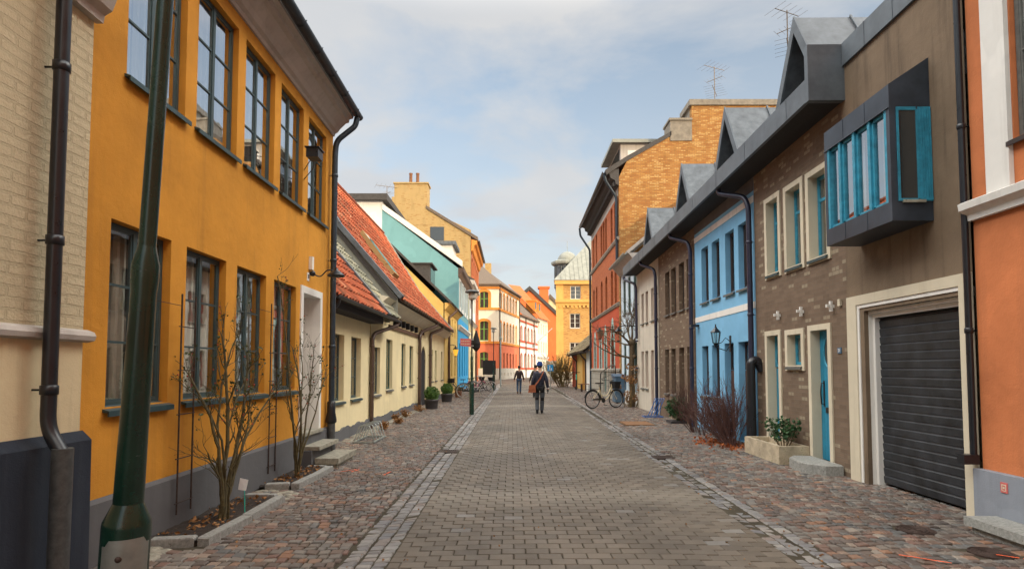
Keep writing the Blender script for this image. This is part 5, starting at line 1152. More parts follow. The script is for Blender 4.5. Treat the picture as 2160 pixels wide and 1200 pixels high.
gp = prof_y(a7, [(1309, 388), (1322, 340), (1415, 288), (1458, 288), (1458, 224), (1640, 224), (1800, 300), (1800, 500)])
pg = [(5.21, 0), (5.21, 10.9)] + gp[1:-2] + [(gp[5][0] + 1.0, gp[5][1]), (14.9, 10.9), (14.9, 0)]
gg = [(x, a7 - .06, z) for (x, z) in pg]; mb = MB(); mb.prism(gg, (0, .3, 0)); part('end_gable', mb, M['yellowbrick'], h)
mb = MB(); x0, z0 = gp[4]; x1 = gp[5][0] + 1.0; mb.box(x0 - .12, x1, a7 - .14, a7 + 1.5, z0, z0 + .28); mb.box(x0 + .002, x1 - .01, a7 + .24, a7 + 1.4, 9, z0); c_ = part('chimney_block', mb, M['capstone'], h)
mb = MB(); c1 = prof_y(a7, [(1413, 290), (1413, 256), (1458, 256)]); mb.box(c1[0][0], x0 - .01, a7 - .10, a7 + 1.0, c1[0][1] - .2, c1[1][1]); mb.box(c1[0][0] - .06, x0 + .0, a7 - .16, a7 + 1.05, c1[1][1], c1[1][1] + .1); part('small_chimney', mb, M['capstone'], h)
mb = MB(); (xa, za_), (xb, zb2) = gp[1], gp[2]; mb.prism([(4.6, a7 - .1, 11.0), (xa, a7 - .1, za_ - .02), (xb, a7 - .1, zb2), (xb, a7 - .1, zb2 + .22), (xa, a7 - .1, za_ + .22), (4.55, a7 - .1, 11.25)], (0, b7 - a7 + .2, 0)); part('roof', mb, M['darkroof'], h)
d0 = prof_y(a7 + 1.2, [(1283, 342), (1400, 342), (1400, 292), (1310, 292)])
mb = MB(); mb.box(5.55, d0[1][0], a7 + 1.2, a7 + 4.5, 11.2, 13.05); dm = part('dormer', mb, M['corn'], h)
mb = MB(); mb.box(5.1, d0[1][0] + .3, a7 + 1.0, a7 + 4.7, 13.05, 13.22); part('dormer_roof', mb, M['copper'], dm)
mb = MB(); mb.box(5.53, 5.548, a7 + 1.5, a7 + 4.2, 11.8, 12.9); part('dormer_window', mb, M['glassdark'], dm)
mb = MB(); mb.box(5.9, d0[1][0] - .3, a7 + 1.18, a7 + 1.198, 11.4, 12.7); part('dormer_side', mb, M['white'], dm)
x, z = prof_y(a7 + .5, [(1508, 224)])[0]
aerial((x, a7 + .5, z - .1), 2.1, 'tall tv aerial on the yellow brick gable, right side', 6, 1.3, 1.1, 3)
# aerial by the near dormer
x, z = prof_y(12.0, [(1662, 112)])[0]
t = aerial((x, 12.0, z - .4), 1.35, 'tv aerial with several arms rising behind the nearest triangular dormer', 5, .7, .7, 3)

# ---- little low house
h = thing('low_tiled_house', 'little low house with mossy tiled roof, yellow door and dark dormer', 'house', (5.6, 44, 0))
F8 = Fr((5.35, 0), (0, 1), (-1, 0))
O8 = [op(41.5, 43.2, 0, 2.4)]
mb = MB(); wall(mb, F8, 38.8, 50, 0, 2.85, O8, .15); mb.box(5.36, 11, 38.8, 38.9, 0, 2.8); part('wall', mb, M['ochre'], h)
mb = MB(); mb.fbox(F8, 38.78, 40.6, 0, 2.8, .01, .05); part('white_bay', mb, M['white'], h)
mb = MB(); mb.fbox(F8, 46.8, 50, 0, 2.8, .01, .05); part('red_bay', mb, M['redstucco'], h)
mb = MB(); mb.fbox(F8, 41.5, 43.2, 0, 2.4, -.15, -.1); part('door', mb, M['ochredoor'], h)
mb = tile_roof(F8, 38.6, 50.2, .5, 2.8, -4.4, 6.9, .24, .4, seed=21); part('tiled_roof', mb, M['brownmoss'], h)
mb = MB(); slab(mb, F8, 38.65, 50.2, .45, 2.75, -4.4, 6.85, .12, -.03); part('roof_deck', mb, M['darkroof'], h)
mb = MB(); mb.box(6.4, 9.0, 41.5, 44, 3.9, 5.3); mb.box(6.1, 9.1, 41.3, 44.2, 5.3, 5.42); part('dormer', mb, M['darkroof'], h)
mb = MB(); gutter_half(mb, F8, 38.7, 50, 2.75, .55, .07); part('roof_gutter', mb, M['gutter'], h)
downpipe(h, [F8.P(40.7, 2.7, .5), F8.P(40.7, 2.5, .4), F8.P(40.7, 2.2, .1), F8.P(40.7, 0, .1)], .06, M['brownpipe']); downpipe(h, [F8.P(46.5, 2.7, .5), F8.P(46.5, 2.5, .4), F8.P(46.5, 2.2, .1), F8.P(46.5, 0, .1)], .06, M['brownpipe'])

# ================================================================ far end of the street
h = thing('yellow_brick_block', 'large yellow brick building with pale copper roof and round turret closing the street', 'building', (9, 68, 0))
FY = Fr((0, 68), (1, 0), (0, -1)); Yb = 68
def py_(px, py): return prof_y(Yb, [(px, py)])[0]
x0 = py_(1173, 600)[0]; x1 = 16.0; zt = py_(1173, 594)[1]
def rect(pxa, pya, pxb, pyb):
    a = py_(pxa, pya); b = py_(pxb, pyb); return op(a[0], b[0], min(a[1], b[1]), max(a[1], b[1]))
OY = [rect(1203, 603, 1225, 631), rect(1202, 661, 1224, 692), rect(1202, 722, 1224, 752)]
ext = [op(o['u0'] + k * 3.2, o['u1'] + k * 3.2, o['z0'], o['z1']) for o in OY for k in (1, 2)]
mb = MB(); wall(mb, FY, x0, x1, 0, zt, OY + ext, .2); mb.quad((x0, 68, 0), (x0 + 1.4, 68 + 14, 0), (x0 + 1.4, 82, zt), (x0, 68, zt)); part('wall', mb, M['farbrick'], h)
mb = MB(); mb.fbox(FY, x0 - .02, py_(1188, 600)[0], 0, zt, .0, .12); part('corner_pier', mb, M['ochre'], h)
for (pa, pb) in ((1201, 1226),):
    ca = py_(pa, 655); cb = py_(pb, 655); uc_ = (ca[0] + cb[0]) / 2; hw_ = (cb[0] - ca[0]) / 2; mb = MB(); mb.prism([FY.P(uc_ + hw_ * math.cos(math.pi * i / 12), ca[1] + .2 + .62 * math.sin(math.pi * i / 12), .001) for i in range(13)], (0, -.05, 0)); part('blind_arch', mb, M['ochre'], h)
for o in OY + ext: window(h, FY, o['u0'], o['u1'], o['z0'], o['z1'], .12, 'winwhite', 2, (.35, .67) , .09, far=True, sill='corn')
zc1 = py_(1180, 638)[1]
mb = MB(); mb.fbox(FY, x0 - .1, x1, zc1, zc1 + .35, 0.0, .3); mb.fbox(FY, x0 - .06, x1, zc1 - .35, zc1, .0, .13); part('string_course', mb, M['ochre'], h)
for k in range(22):
    mb = MB(); u = x0 + .3 + k * .48; mb.fbox(FY, u, u + .24, zc1 - .62, zc1 - .36, .001, .2); part('corbel', mb, M['ochre'], h)
mb = MB(); mb.fbox(FY, x0 - .2, x1, zt - .35, zt + .12, .0, .35); part('cornice', mb, M['ochre'], h)
R1 = py_(1255, 520)
mb = MB(); mb.prism([(x0 - .3, 67.6, zt + .12), (x1, 67.6, zt + .12), (x1, 72.5, zt + 6.5), (R1[0] + .6, 72.5, zt + 6.5)], (0, 0, .06))
mb.poly([(x0 - .3, 67.6, zt + .14), (R1[0] + .6, 72.5, zt + 6.52), (R1[0] + .6, 82, zt + 6.52), (x0 + 1.1, 82, zt + .14)])
for k in range(20): x = x0 + .6 + k * .55; t = min(1, (x - x0) / (R1[0] + .6 - x0 + .3)); mb.tube([(x, 67.6, zt + .2), (x, 67.6 + 4.9 * t, zt + .2 + 6.4 * t)], .04, 4)
part('copper_roof', mb, M['copper'], h)
tx, tz = py_(1197, 560); tc = Vector((x0 + 1.3, 71.5, 0)); prof_y_t = lambda py: prof_y(71.5, [(1190, py)])[0][1]
mb = MB(); za_ = prof_y_t(592); zb2 = prof_y_t(560)
mb.lathe((tc.x, tc.y, 0), [(1.25, za_ - 1), (1.25, zb2)], 8, smooth=False); tu = part('turret', mb, M['zincroof'], h)
mb = MB(); mb.lathe((tc.x, tc.y, 0), [(1.55, zb2), (1.65, zb2 + .15), (1.65, zb2 + .4), (1.3, zb2 + .55)], 8, smooth=False); part('turret_cornice', mb, M['copper'], tu)
mb = MB(); mb.lathe((tc.x + .4, tc.y, zb2 + .5), [(1.25 * math.cos(a), 1.25 * math.sin(a)) for a in [i * math.pi / 18 for i in range(10)]][:9] + [(.03, 1.3), (.03, 2.6), (.01, 2.62)], 20); part('turret_dome', mb, M['copper'], tu)
mb = MB()
for k in range(8): a = (k + .5) * math.pi / 4; mb.tube([(tc.x + 1.17 * math.cos(a), tc.y + 1.17 * math.sin(a), za_ - .2), (tc.x + 1.17 * math.cos(a), tc.y + 1.17 * math.sin(a), zb2 - .3)], .2, 4)
part('turret_window', mb, M['glassdark'], tu)
mb = MB(); px, pz = py_(1244, 570); mb.ball((px, 70.3, pz + 1.0), .75); part('roof_skylight', mb, M['signwhite'], h)
mb = MB(); mb.fbox(FY, x0 - .02, x1, 0, 1.2, .001, .14); part('plinth', mb, M['cream_grey'], h)

# corner house: chamfered corner, orange brick trim, green windows
h = thing('corner_house', 'white and red corner house with orange brick trim and green windows at the bend', 'house', (-1.9, 84, 0))
c1 = (-1.93, 80.0); c2 = (1.17, 94.0)
FA = Fr((-6.5, 80), (1, 0), (0, -1)); LA = 4.57
dvec = Vector((c2[0] - c1[0], c2[1] - c1[1], 0)); LB = dvec.length; FB = Fr(c1, (dvec.x, dvec.y), (1, -.2))
def pzA(py): return prof_y(80, [(1020, py)])[0][1]
wa = [prof_y(80, [(1012, 700)])[0][0] + 6.5, prof_y(80, [(1030, 700)])[0][0] + 6.5]
OA = [op(wa[0], wa[1], pzA(b), pzA(a), arch=.25) for (a, b) in ((615, 651), (677, 718), (742, 777))]
mb = MB(); wall(mb, FA, 0, LA, pzA(723), 13.3, OA[:2], .2); 
uB = [1.0 + k * 2.12 for k in range(6)]; OB = [op(u, u + .8, o['z0'], o['z1'], arch=.3) for u in uB for o in OA]
OBu = [o for o in OB if o['z0'] > pzA(723)]; OBl = [o for o in OB if o['z0'] <= pzA(723)]
wall(mb, FB, 0, LB, pzA(723), 13.3, OBu, .2); part('upper_wall', mb, M['whitewarm'], h)
mb = MB(); wall(mb, FA, 0, LA, 1.6, pzA(723), OA[2:], .2); wall(mb, FB, 0, LB, 1.6, pzA(723), OBl, .2); part('ground_floor_wall', mb, M['salmon'], h)
mb = MB(); wall(mb, FA, 0, LA, 0, 1.6, (), w=.06); wall(mb, FB, -.05, LB, 0, 1.6, [op(1.4 + k * 2.1, 2.0 + k * 2.1, .5, .95) for k in range(6)], .2, w=.06); part('plinth', mb, M['cream_grey'], h)
for z in (pzA(652), pzA(723), 12.9):
    mb = MB(); mb.fbox(FA, 0, LA + .1, z - .1, z + .22, .001, .12); mb.fbox(FB, -.05, LB, z - .1, z + .22, .001, .12); part('brick_band', mb, M['brickorange'], h)
def brick_ring(parent, fr, o, t=.38, mt='brickorange'):
    mb = MB(); mb.fbox(fr, o['u0'] - t, o['u0'], o['z0'] - .1, o['z1'] - .2, .001, .05); mb.fbox(fr, o['u1'], o['u1'] + t, o['z0'] - .1, o['z1'] - .2, .001, .05)
    n = 8; uc = (o['u0'] + o['u1']) / 2; hw = (o['u1'] - o['u0']) / 2
    for i in range(n):
        a, b = math.pi * i / n, math.pi * (i + 1) / n; zz = o['z1'] - .25
        q = [(uc - hw * math.cos(x), zz + .25 * math.sin(x)) for x in (a, b)]; r = [(uc - (hw + t) * math.cos(x), zz + (.25 + t) * math.sin(x)) for x in (a, b)]
        mb.hexa([fr.P(*q[0], .001), fr.P(*q[1], .001), fr.P(*r[1], .001), fr.P(*r[0], .001), fr.P(*q[0], .05), fr.P(*q[1], .05), fr.P(*r[1], .05), fr.P(*r[0], .05)])
    part('window_trim', mb, M[mt], parent)
for o in OA: window(h, FA, o['u0'], o['u1'], o['z0'], o['z1'], .12, 'lime', 2, (.6,), .1, far=True, mull=.16, bar=.1); (brick_ring(h, FA, o) if o['z0'] > 5 else None)
for o in OB: window(h, FB, o['u0'], o['u1'], o['z0'], o['z1'], .12, 'wingreen', 1, (.6,), .08, far=True); (brick_ring(h, FB, o, .25) if o['z0'] > 5 else None)
mb = MB(); mb.fbox(FA, 0, LA + .3, 13.3, 13.5, 0, .5); mb.fbox(FB, -.3, LB, 13.3, 13.5, 0, .5)
rp = (-6.5, 86, 19.0); e1 = (c1[0] + .4, 79.5, 13.5); e2 = (c2[0] + .5, 94, 13.5); r2 = (-4.2, 95, 18.0)
mb.poly([(-12, 79.5, 13.5), e1, rp]); mb.poly([e1, e2, r2, rp]); part('roof', mb, M['brownroof'], h)
mb = MB(); mb.box(-6.2, -5.0, 86.5, 87.7, 16, 20); mb.box(-4.4, -3.4, 92, 93.2, 15, 18.7); part('chimney', mb, M['gablebrick'], h)
for ud in (.35, LB - .2): mb = MB(); mb.tube([FB.P(ud, 13.3, .15), FB.P(ud, 0, .15)], .09, 8); part('downpipe', mb, M['brownpipe'], h)

h = thing('red_trim_house', 'pale grey house with dark red bands and mossy roof beyond the corner house', 'house', (3, 100, 0))
c3 = (4.85, 109.0); dvec = Vector((c3[0] - c2[0], c3[1] - c2[1], 0)); LC = dvec.length; FC = Fr(c2, (dvec.x, dvec.y), (1, -.2))
OC = [op(1.2 + k * 2.8, 2.2 + k * 2.8, z, z + 2.4, arch=.4) for k in range(5) for z in (1.6, 6.2)]
mb = MB(); wall(mb, FC, 0, LC, 0, 10.5, OC, .2); part('wall', mb, M['white'], h)
for o in OC: window(h, FC, o['u0'], o['u1'], o['z0'], o['z1'], .12, 'winbrown', 2, (.6,), .1, far=True); brick_ring(h, FC, o, .2, 'redstucco')
for z in (5.0, 9.4, 1.4, 6.0):
    mb = MB(); mb.fbox(FC, 0, LC, z, z + .3, .001, .12); part('red_band', mb, M['redstucco'], h)
mb = MB(); mb.poly([FC.P(-.2, 10.5, .6), FC.P(LC, 10.5, .6), FC.P(LC, 15, -4), FC.P(-.2, 15, -4)]); mb.fbox(FC, 0, LC, 10.3, 10.5, 0, .55); part('roof', mb, M['brownroof'], h)
for ud in (4.5, 11.5): mb = MB(); mb.tube([FC.P(ud, 10.4, .2), FC.P(ud, 0, .2)], .09, 6); part('downpipe', mb, M['brownpipe'], h)
t = thing('flagpole', 'slanting bare flagpole fixed to the pale grey house', 'flagpole', tuple(FC.P(11, 5.5, 0)))
mb = MB(); mb.tube([FC.P(11, 5.6, 0.0), FC.P(12.5, 9.0, 3.4)], .07, 6); part('pole', mb, M['galv'], t)
mb = MB(); mb.fbox(FC, 10.85, 11.15, 5.4, 5.9, .0, .12); part('wall_socket', mb, M['blackmetal'], t)
h = thing('white_orange_roof_house', 'white house with orange tiled roof and two roof windows at the far bend', 'house', (6, 112, 0))
c4 = (7.4, 118.0); dvec = Vector((c4[0] - c3[0], c4[1] - c3[1], 0)); LD = dvec.length; FD = Fr(c3, (dvec.x, dvec.y), (1, -.2))
OD = [op(.8 + k * 2.2, 1.8 + k * 2.2, z, z + 2.2) for k in range(4) for z in (.8, 4.6, 8.2)]
mb = MB(); wall(mb, FD, 0, LD, 0, 11.4, OD, .2); part('wall', mb, M['whitewarm'], h)
for o in OD: window(h, FD, o['u0'], o['u1'], o['z0'], o['z1'], .12, 'winwhite' if o['z0'] > 4 else 'winbrown', 2, (.5,), .1, far=True)
mb = MB(); mb.fbox(FD, 0, LD, 3.6, 3.9, .001, .25); part('string_course', mb, M['corn'], h)
mb = MB(); mb.poly([FD.P(-3, 12.3, .1), FD.P(0, 11.3, .5), FD.P(LD + .3, 11.3, .6), FD.P(LD + .3, 19, -6), FD.P(-3, 17.5, -5)]); part('roof', mb, M['orangetile'], h)
for k, u in enumerate((.5, 3.8)):
    mb = MB(); mb.fbox(FD, u, u + 1.5, 12.6, 14.6, -2.4, -.6); mb.fbox(FD, u - .15, u + 1.65, 14.6, 14.8, -2.5, -.4); dm = part('dormer', mb, M['brickorange'], h)
    mb = MB(); mb.fbox(FD, u + .2, u + 1.3, 13.1, 14.4, -.599, -.58); part('dormer_window', mb, M['glassdark'], dm)
h = thing('orange_red_gable_house', 'tall orange red plastered gable with dark roof edge rising behind the far houses', 'house', (6, 125, 0))
gq = prof_y(125, [(1085, 640), (1105, 614), (1117, 612), (1173, 664), (1190, 680)])
mb = MB(); mb.prism([(gq[0][0], 125, 0)] + [(x, 125, z) for x, z in gq] + [(gq[-1][0], 125, 0)], (0, 8, 0)); part('wall', mb, M['orangered'], h)
mb = MB(); a, b = gq[2], gq[4]; mb.prism([(a[0], 124.6, a[1]), (b[0], 124.6, b[1]), (b[0], 124.6, b[1] + .9), (a[0], 124.6, a[1] + .9)], (0, 9, 0)); a, b = gq[0], gq[2]; mb.prism([(a[0], 124.6, a[1]), (b[0], 124.6, b[1]), (b[0], 124.6, b[1] + .9), (a[0], 124.6, a[1] + .9)], (0, 9, 0)); part('roof', mb, M['darkroof'], h)
mb = MB(); x, z = prof_y(127, [(1147, 640)])[0]; mb.box(x - 1, x + 1, 126, 128, z - 3, z + 3.3); mb.box(x - 1.3, x + 1.3, 125.8, 128.2, z + 3.3, z + 3.7); part('chimney', mb, M['orangered'], h)
h = thing('far_grey_roof_house', 'sliver of a cream gable with dark roof beside the yellow brick block', 'house', (10, 135, 0))
gq = prof_y(135, [(1143, 655), (1160, 628), (1185, 655)]); mb = MB(); mb.prism([(gq[0][0], 135, 0)] + [(x, 135, z) for x, z in gq] + [(gq[-1][0], 135, 0)], (0, 8, 0)); part('wall', mb, M['cream'], h)
mb = MB()
for (a, b) in ((gq[0], gq[1]), (gq[1], gq[2])): mb.prism([(a[0], 134.6, a[1]), (b[0], 134.6, b[1]), (b[0], 134.6, b[1] + .9), (a[0], 134.6, a[1] + .9)], (0, 9, 0))
part('roof', mb, M['brownroof'], h)
t = thing('board_fence', 'grey wooden boarded fence below the far orange red gable', 'fence', (8.5, 112, 0))
mb = MB()
for k in range(22): mb.box(6.6 + k * .24, 6.82 + k * .24, 111.9, 112, 0, 3.0 + .06 * (k % 3))
part('boards', mb, M['granite'], t)
# ================================================================ street lamps
def zg(x, y): return zprof(x, y)
def lamp_post(x, y, label, H=4.35, detail=False, lean=(0, 0)):
    t = thing('street_lamp', label, 'street lamp', (x, y, zg(x, y) - .02), 'green street lamps along the left gutter')
    Lx, Ly = lean; c = lambda z: Vector((x + Lx * z, y + Ly * z, zg(x, y) - .02 + z)); n = 24 if detail else 14
    def lat(prof, name, mt, par=t):
        mb = MB(); pts = [c(z) for r, z in prof]; mb.tube(pts, [r for r, z in prof], n); return part(name, mb, mt, par)
    k = .92 if detail else 1.0
    lat([(.085*k, 0), (.085*k, 1.08), (.083*k, 1.095), (.055*k, 1.155), (.053*k, 1.16)], 'base', M['green'])
    lat([(.049, 1.14), (.042, 1.93), (.046, 1.97), (.046, 2.03), (.034, 2.08), (.030, 2.10)], 'lower_shaft', M['green'])
    lat([(.0295, 2.09), (.028, 3.0), (.026, H)], 'shaft', M['green'] if detail else M['blackmetal'])
    return t, c
t, c = lamp_post(-1.447, 2.10, 'large dark green lamp post close up at the left, without visible lamp head', 5.2, True, lean=(0.042, 0.0))
mb = MB(); n = 12; fr_ = 0.0
vs = []; R_ = .0805
for i in range(n + 1):
    a = math.radians(-95 + 120 * (i / n) - 20)
    for z in (0.35, 1.02): vs.append(c(z) + Vector((R_ * math.cos(a), R_ * math.sin(a), 0)))
for i in range(n + 1):
    a = math.radians(-95 + 120 * (i / n) - 20); vs.append(c(1.045 if 1 < i < n - 1 else 1.025) + Vector((R_ * math.cos(a), R_ * math.sin(a), 0)))
mb.add(vs, [(2 * i, 2 * i + 2, 2 * i + 3, 2 * i + 1) for i in range(n)] + [(2 * i + 1, 2 * i + 3, 2 * n + 3 + i, 2 * n + 2 + i) for i in range(n)], smooth=True)
hp = part('access_hatch', mb, M['galv'], t); mb = MB(); a = math.radians(-70); mb.ball(c(.98) + Vector((R_ * math.cos(a), R_ * math.sin(a), 0)), .011); part('hatch_bolt', mb, M['iron'], hp)
def lamp_head(t, c, H, flat=True):
    mb = MB(); p = c(H)
    mb.lathe(p, [(.03, 0), (.03, .12), (.05, .14), (.05, .16)], 14); part('neck', mb, M['blackmetal'], t)
    mb = MB(); mb.lathe(p, [(.05, .14), (.12, .17), (.135, .24), (.11, .34), (.06, .42)], 16); part('lamp_glass', mb, M['frost'], t)
    mb = MB(); mb.lathe(p, [(.10, .41), (.24, .405), (.255, .42), (.24, .445), (.12, .50), (.03, .51)], 20); part('hood', mb, M['copper'] if False else M['greypipe'], t)
t1, c = lamp_post(-1.43, 20.26, 'green lamp post with flat round hood and red street sign before the bicycles', 3.95); lamp_head(t1, c, 3.95)
t2, c = lamp_post(-1.38, 42.5, 'slimmer far lamp post with flat hood, behind the walking men at the left gutter', 4.2); lamp_head(t2, c, 4.2)
t = thing('street_sign', 'small faded red street name sign on the middle lamp post', 'sign', (-1.43, 20.2, 2.5))
mb = MB(); x, y = -1.43, 20.14; mb.hexa([(x - .40, y - .02, 2.40), (x - .02, y - .02, 2.36), (x - .02, y, 2.36), (x - .40, y, 2.40), (x - .40, y - .02, 2.66), (x - .02, y - .02, 2.64), (x - .02, y, 2.64), (x - .40, y, 2.66)]); part('sign_plate', mb, M['signred'], t)
mb = MB(); mb.lathe((x, 20.26, 2.38), [(.06, 0), (.06, .04)], 12); mb.lathe((x, 20.26, 2.6), [(.06, 0), (.06, .04)], 12); part('clamp', mb, M['galv'], t)
for k, zz in enumerate((2.56, 2.46)):
    mb = MB(); 
    for j in range(5): mb.box(x - .36 + j * .062, x - .325 + j * .062, y - .024, y - .0205, zz - .018, zz + .018)
    part('lettering', mb, M['surround'], t)
t = thing('sign_pole', 'grey steel pole before the corner house at the left edge of the road', 'pole', (-1.0, 50.2, 0))
mb = MB(); mb.tube([(-1.0, 50.2, 0), (-1.0, 50.2, 5.6)], .06, 8); part('post', mb, M['galv'], t); mb = MB(); mb.lathe((-1.0, 50.2, 4.1), [(.1, 0), (.14, .12), (.14, .2), (.06, .26)], 10); part('fitting', mb, M['copper'], t)
def text_plate(): pass
p = ground(1161, 822); t = thing('pedestrian_sign', 'small blue square sign with white walking figure beside the men', 'sign', (p.x, p.y, 0))
mb = MB(); mb.tube([(p.x, p.y, 0), (p.x, p.y, 1.9)], .03, 8); part('post', mb, M['galv'], t)
mb = MB(); mb.box(p.x - .22, p.x + .22, p.y - .06, p.y - .035, 1.4, 1.86); sp_ = part('sign_plate', mb, M['signblue'], t)
mb = MB(); yy = p.y - .064; mb.ball((p.x - .05, yy, 1.76), .035, sc=(1, .1, 1)); mb.box(p.x - .08, p.x - .02, yy, yy + .003, 1.58, 1.72); mb.prism([(p.x - .08, yy, 1.58), (p.x - .05, yy, 1.58), (p.x - .09, yy, 1.44), (p.x - .12, yy, 1.44)], (0, .003, 0)); mb.prism([(p.x - .05, yy, 1.58), (p.x - .02, yy, 1.58), (p.x + .02, yy, 1.44), (p.x - .01, yy, 1.44)], (0, .003, 0)); mb.box(p.x + .06, p.x + .10, yy, yy + .003, 1.44, 1.62); part('pictogram', mb, M['signwhite'], sp_)

# ================================================================ planting
def branch(mb, p, d, L, r, depth, rr, spread=.5, up=.25, kids=(2, 3), seg=4, wig=.18, ends=None, taper=.62, minr=.0022, n=6, shrink=.72):
    pts = [Vector(p)]; d = d.normalized(); rs = [r]
    for i in range(seg):
        d = (d + Vector((rr.uniform(-wig, wig), rr.uniform(-wig, wig), rr.uniform(-wig, wig) + up * .1))).normalized()
        pts.append(pts[-1] + d * L / seg); rs.append(max(minr, r * (1 - (1 - taper) * (i + 1) / seg)))
    mb.tube(pts, rs, n if r > .008 else 4, cap=False)
    if depth == 0:
        if ends is not None: ends.append((pts[-1], d)); ends.append((pts[len(pts) // 2], d))
        return
    for k in range(rr.randint(*kids)):
        t = rr.uniform(.35, 1.0); i = min(int(t * seg), seg); q = pts[i]
        nd_ = (d + Vector((rr.uniform(-1, 1), rr.uniform(-1, 1), rr.uniform(-.5, .9))) * spread + Vector((0, 0, up))).normalized()
        branch(mb, q, nd_, L * shrink * rr.uniform(.7, 1.15), rs[i] * .66, depth - 1, rr, spread, up, kids, seg, wig, ends, taper, minr, n, shrink)
    branch(mb, pts[-1], d, L * shrink, rs[-1], depth - 1, rr, spread, up, kids, seg, wig, ends, taper, minr, n, shrink)
def leaves(mb, ends, rr, per=2, size=.03, spread=.03):
    for (p, d) in ends:
        for k in range(per):
            c = p + Vector((rr.uniform(-1, 1), rr.uniform(-1, 1), rr.uniform(-1, 1))) * spread
            a = Vector((rr.uniform(-1, 1), rr.uniform(-1, 1), rr.uniform(-.6, .6))).normalized(); b = a.orthogonal().normalized(); b.rotate(__import__('mathutils').Quaternion(a, rr.uniform(0, 6.28)))
            s = size * rr.uniform(.6, 1.3); nn = a.cross(b) * s * .18
            mb.add([c, c + a * s * .5 + b * s * .36 + nn, c + a * s, c + a * s * .5 - b * s * .36 + nn], [(0, 1, 2), (0, 2, 3)], smooth=False)
def cloud_leaves(mb, c, rad, n, size, rr, sc=(1, 1, 1), shell=.75):
    for i in range(n):
        v = Vector((rr.gauss(0, 1), rr.gauss(0, 1), rr.gauss(0, 1))).normalized(); k = rad * (shell + (1.04 - shell) * rr.random() ** .6) * (1 + .07 * math.sin(v.x * 7 + v.z * 5) + .05 * math.sin(v.y * 11))
        p = Vector(c) + Vector((v.x * sc[0], v.y * sc[1], v.z * sc[2])) * k
        a = (v + Vector((rr.uniform(-1, 1), rr.uniform(-1, 1), rr.uniform(-1, 1))) * .9).normalized(); b = a.orthogonal().normalized(); s = size * rr.uniform(.6, 1.4)
        mb.add([p, p + a * s * .5 + b * s * .4, p + a * s, p + a * s * .5 - b * s * .4], [(0, 1, 2, 3)])
# planting beds with granite kerbs
def bed(x0, y0, y1, x1, label, seed):
    rr = random.Random(seed); z = zg(x1, y0)
    t = thing('planting_bed', label, 'planting bed', ((x0 + x1) / 2, (y0 + y1) / 2, 0), 'planting beds with granite kerbs before the yellow house')
    mb = MB(); nx_, ny_ = 14, 26; v = [(x0 + (x1 - x0) * i / nx_, y0 + (y1 - y0) * j / ny_, z + .02 + .03 * rr.random()) for j in range(ny_ + 1) for i in range(nx_ + 1)]
    mb.add(v, [(j * (nx_ + 1) + i, j * (nx_ + 1) + i + 1, (j + 1) * (nx_ + 1) + i + 1, (j + 1) * (nx_ + 1) + i) for j in range(ny_) for i in range(nx_)], smooth=True); part('soil', mb, M['soil'], t)
    def kerb(a, b, w=.11):
        a = Vector(a); b = Vector(b); d = (b - a).normalized(); nn = Vector((-d.y, d.x, 0)) * w / 2; zz = z + .075 + rr.uniform(-.008, .008); mb = MB(); k = .012
        q = [a + nn, a - nn, b - nn, b + nn]; c_ = (a + b) / 2
        lo = [Vector((p.x, p.y, z - .08)) for p in q]; mi = [Vector((p.x, p.y, zz - k)) for p in q]; up = [Vector((p.x, p.y, zz)) + (Vector((c_.x, c_.y, zz)) - Vector((p.x, p.y, zz))).normalized() * k * 1.3 for p in q]
        mb.add(lo + mi + up, [(0, 1, 5, 4), (1, 2, 6, 5), (2, 3, 7, 6), (3, 0, 4, 7), (4, 5, 9, 8), (5, 6, 10, 9), (6, 7, 11, 10), (7, 4, 8, 11), (8, 9, 10, 11)]); part('kerb_stone', mb, M['granite'], t)
    ym = y0 + (y1 - y0) * .47
    kerb((x0 + .1, y0 - .03, 0), (x1 - .09, y0 + .04, 0)); kerb((x1, y0 + .0, 0), (x1 + .03, ym, 0)); kerb((x1 + .03, ym + .01, 0), (x1 + .02, y1, 0)); kerb((x0 + .12, y1 + .06, 0), (x1 - .06, y1 + .06, 0), .08)
    mb = MB()
    for k in range(70): q = Vector((rr.uniform(x0 + .05, x1 - .1), rr.uniform(y0 + .1, y1), z + .05)); leaves(mb, [(q, None)], rr, 2, .05, .03)
    part('fallen_leaves', mb, M['dryleaf'], t); return t
bed(-3.36, 5.24, 6.92, -2.80, 'nearer planting bed with granite kerb and dark soil, by the yellow wall', 3)
bed(-3.36, 7.64, 9.02, -2.88, 'farther planting bed with granite kerb, by the steps of the yellow house', 4)
mb = MB(); rr = random.Random(5)
for k in range(60):
    for (xa, xb, ya, yb) in ((-3.34, -2.75, 7.0, 7.56), (-3.34, -2.9, 9.1, 9.3), (-3.3, -3.05, 4.8, 5.15)):
        if rr.random() < .75:
            x, y = rr.uniform(xa, xb), rr.uniform(ya, yb); r = rr.uniform(.035, .075); mb.ball((x, y, zg(x, y) - .012), r, 8, 5, sc=(1.2, 1, .42))
o = struct('field_stones', mb, M['sett'] if False else M['stepstone'], kind='stuff')
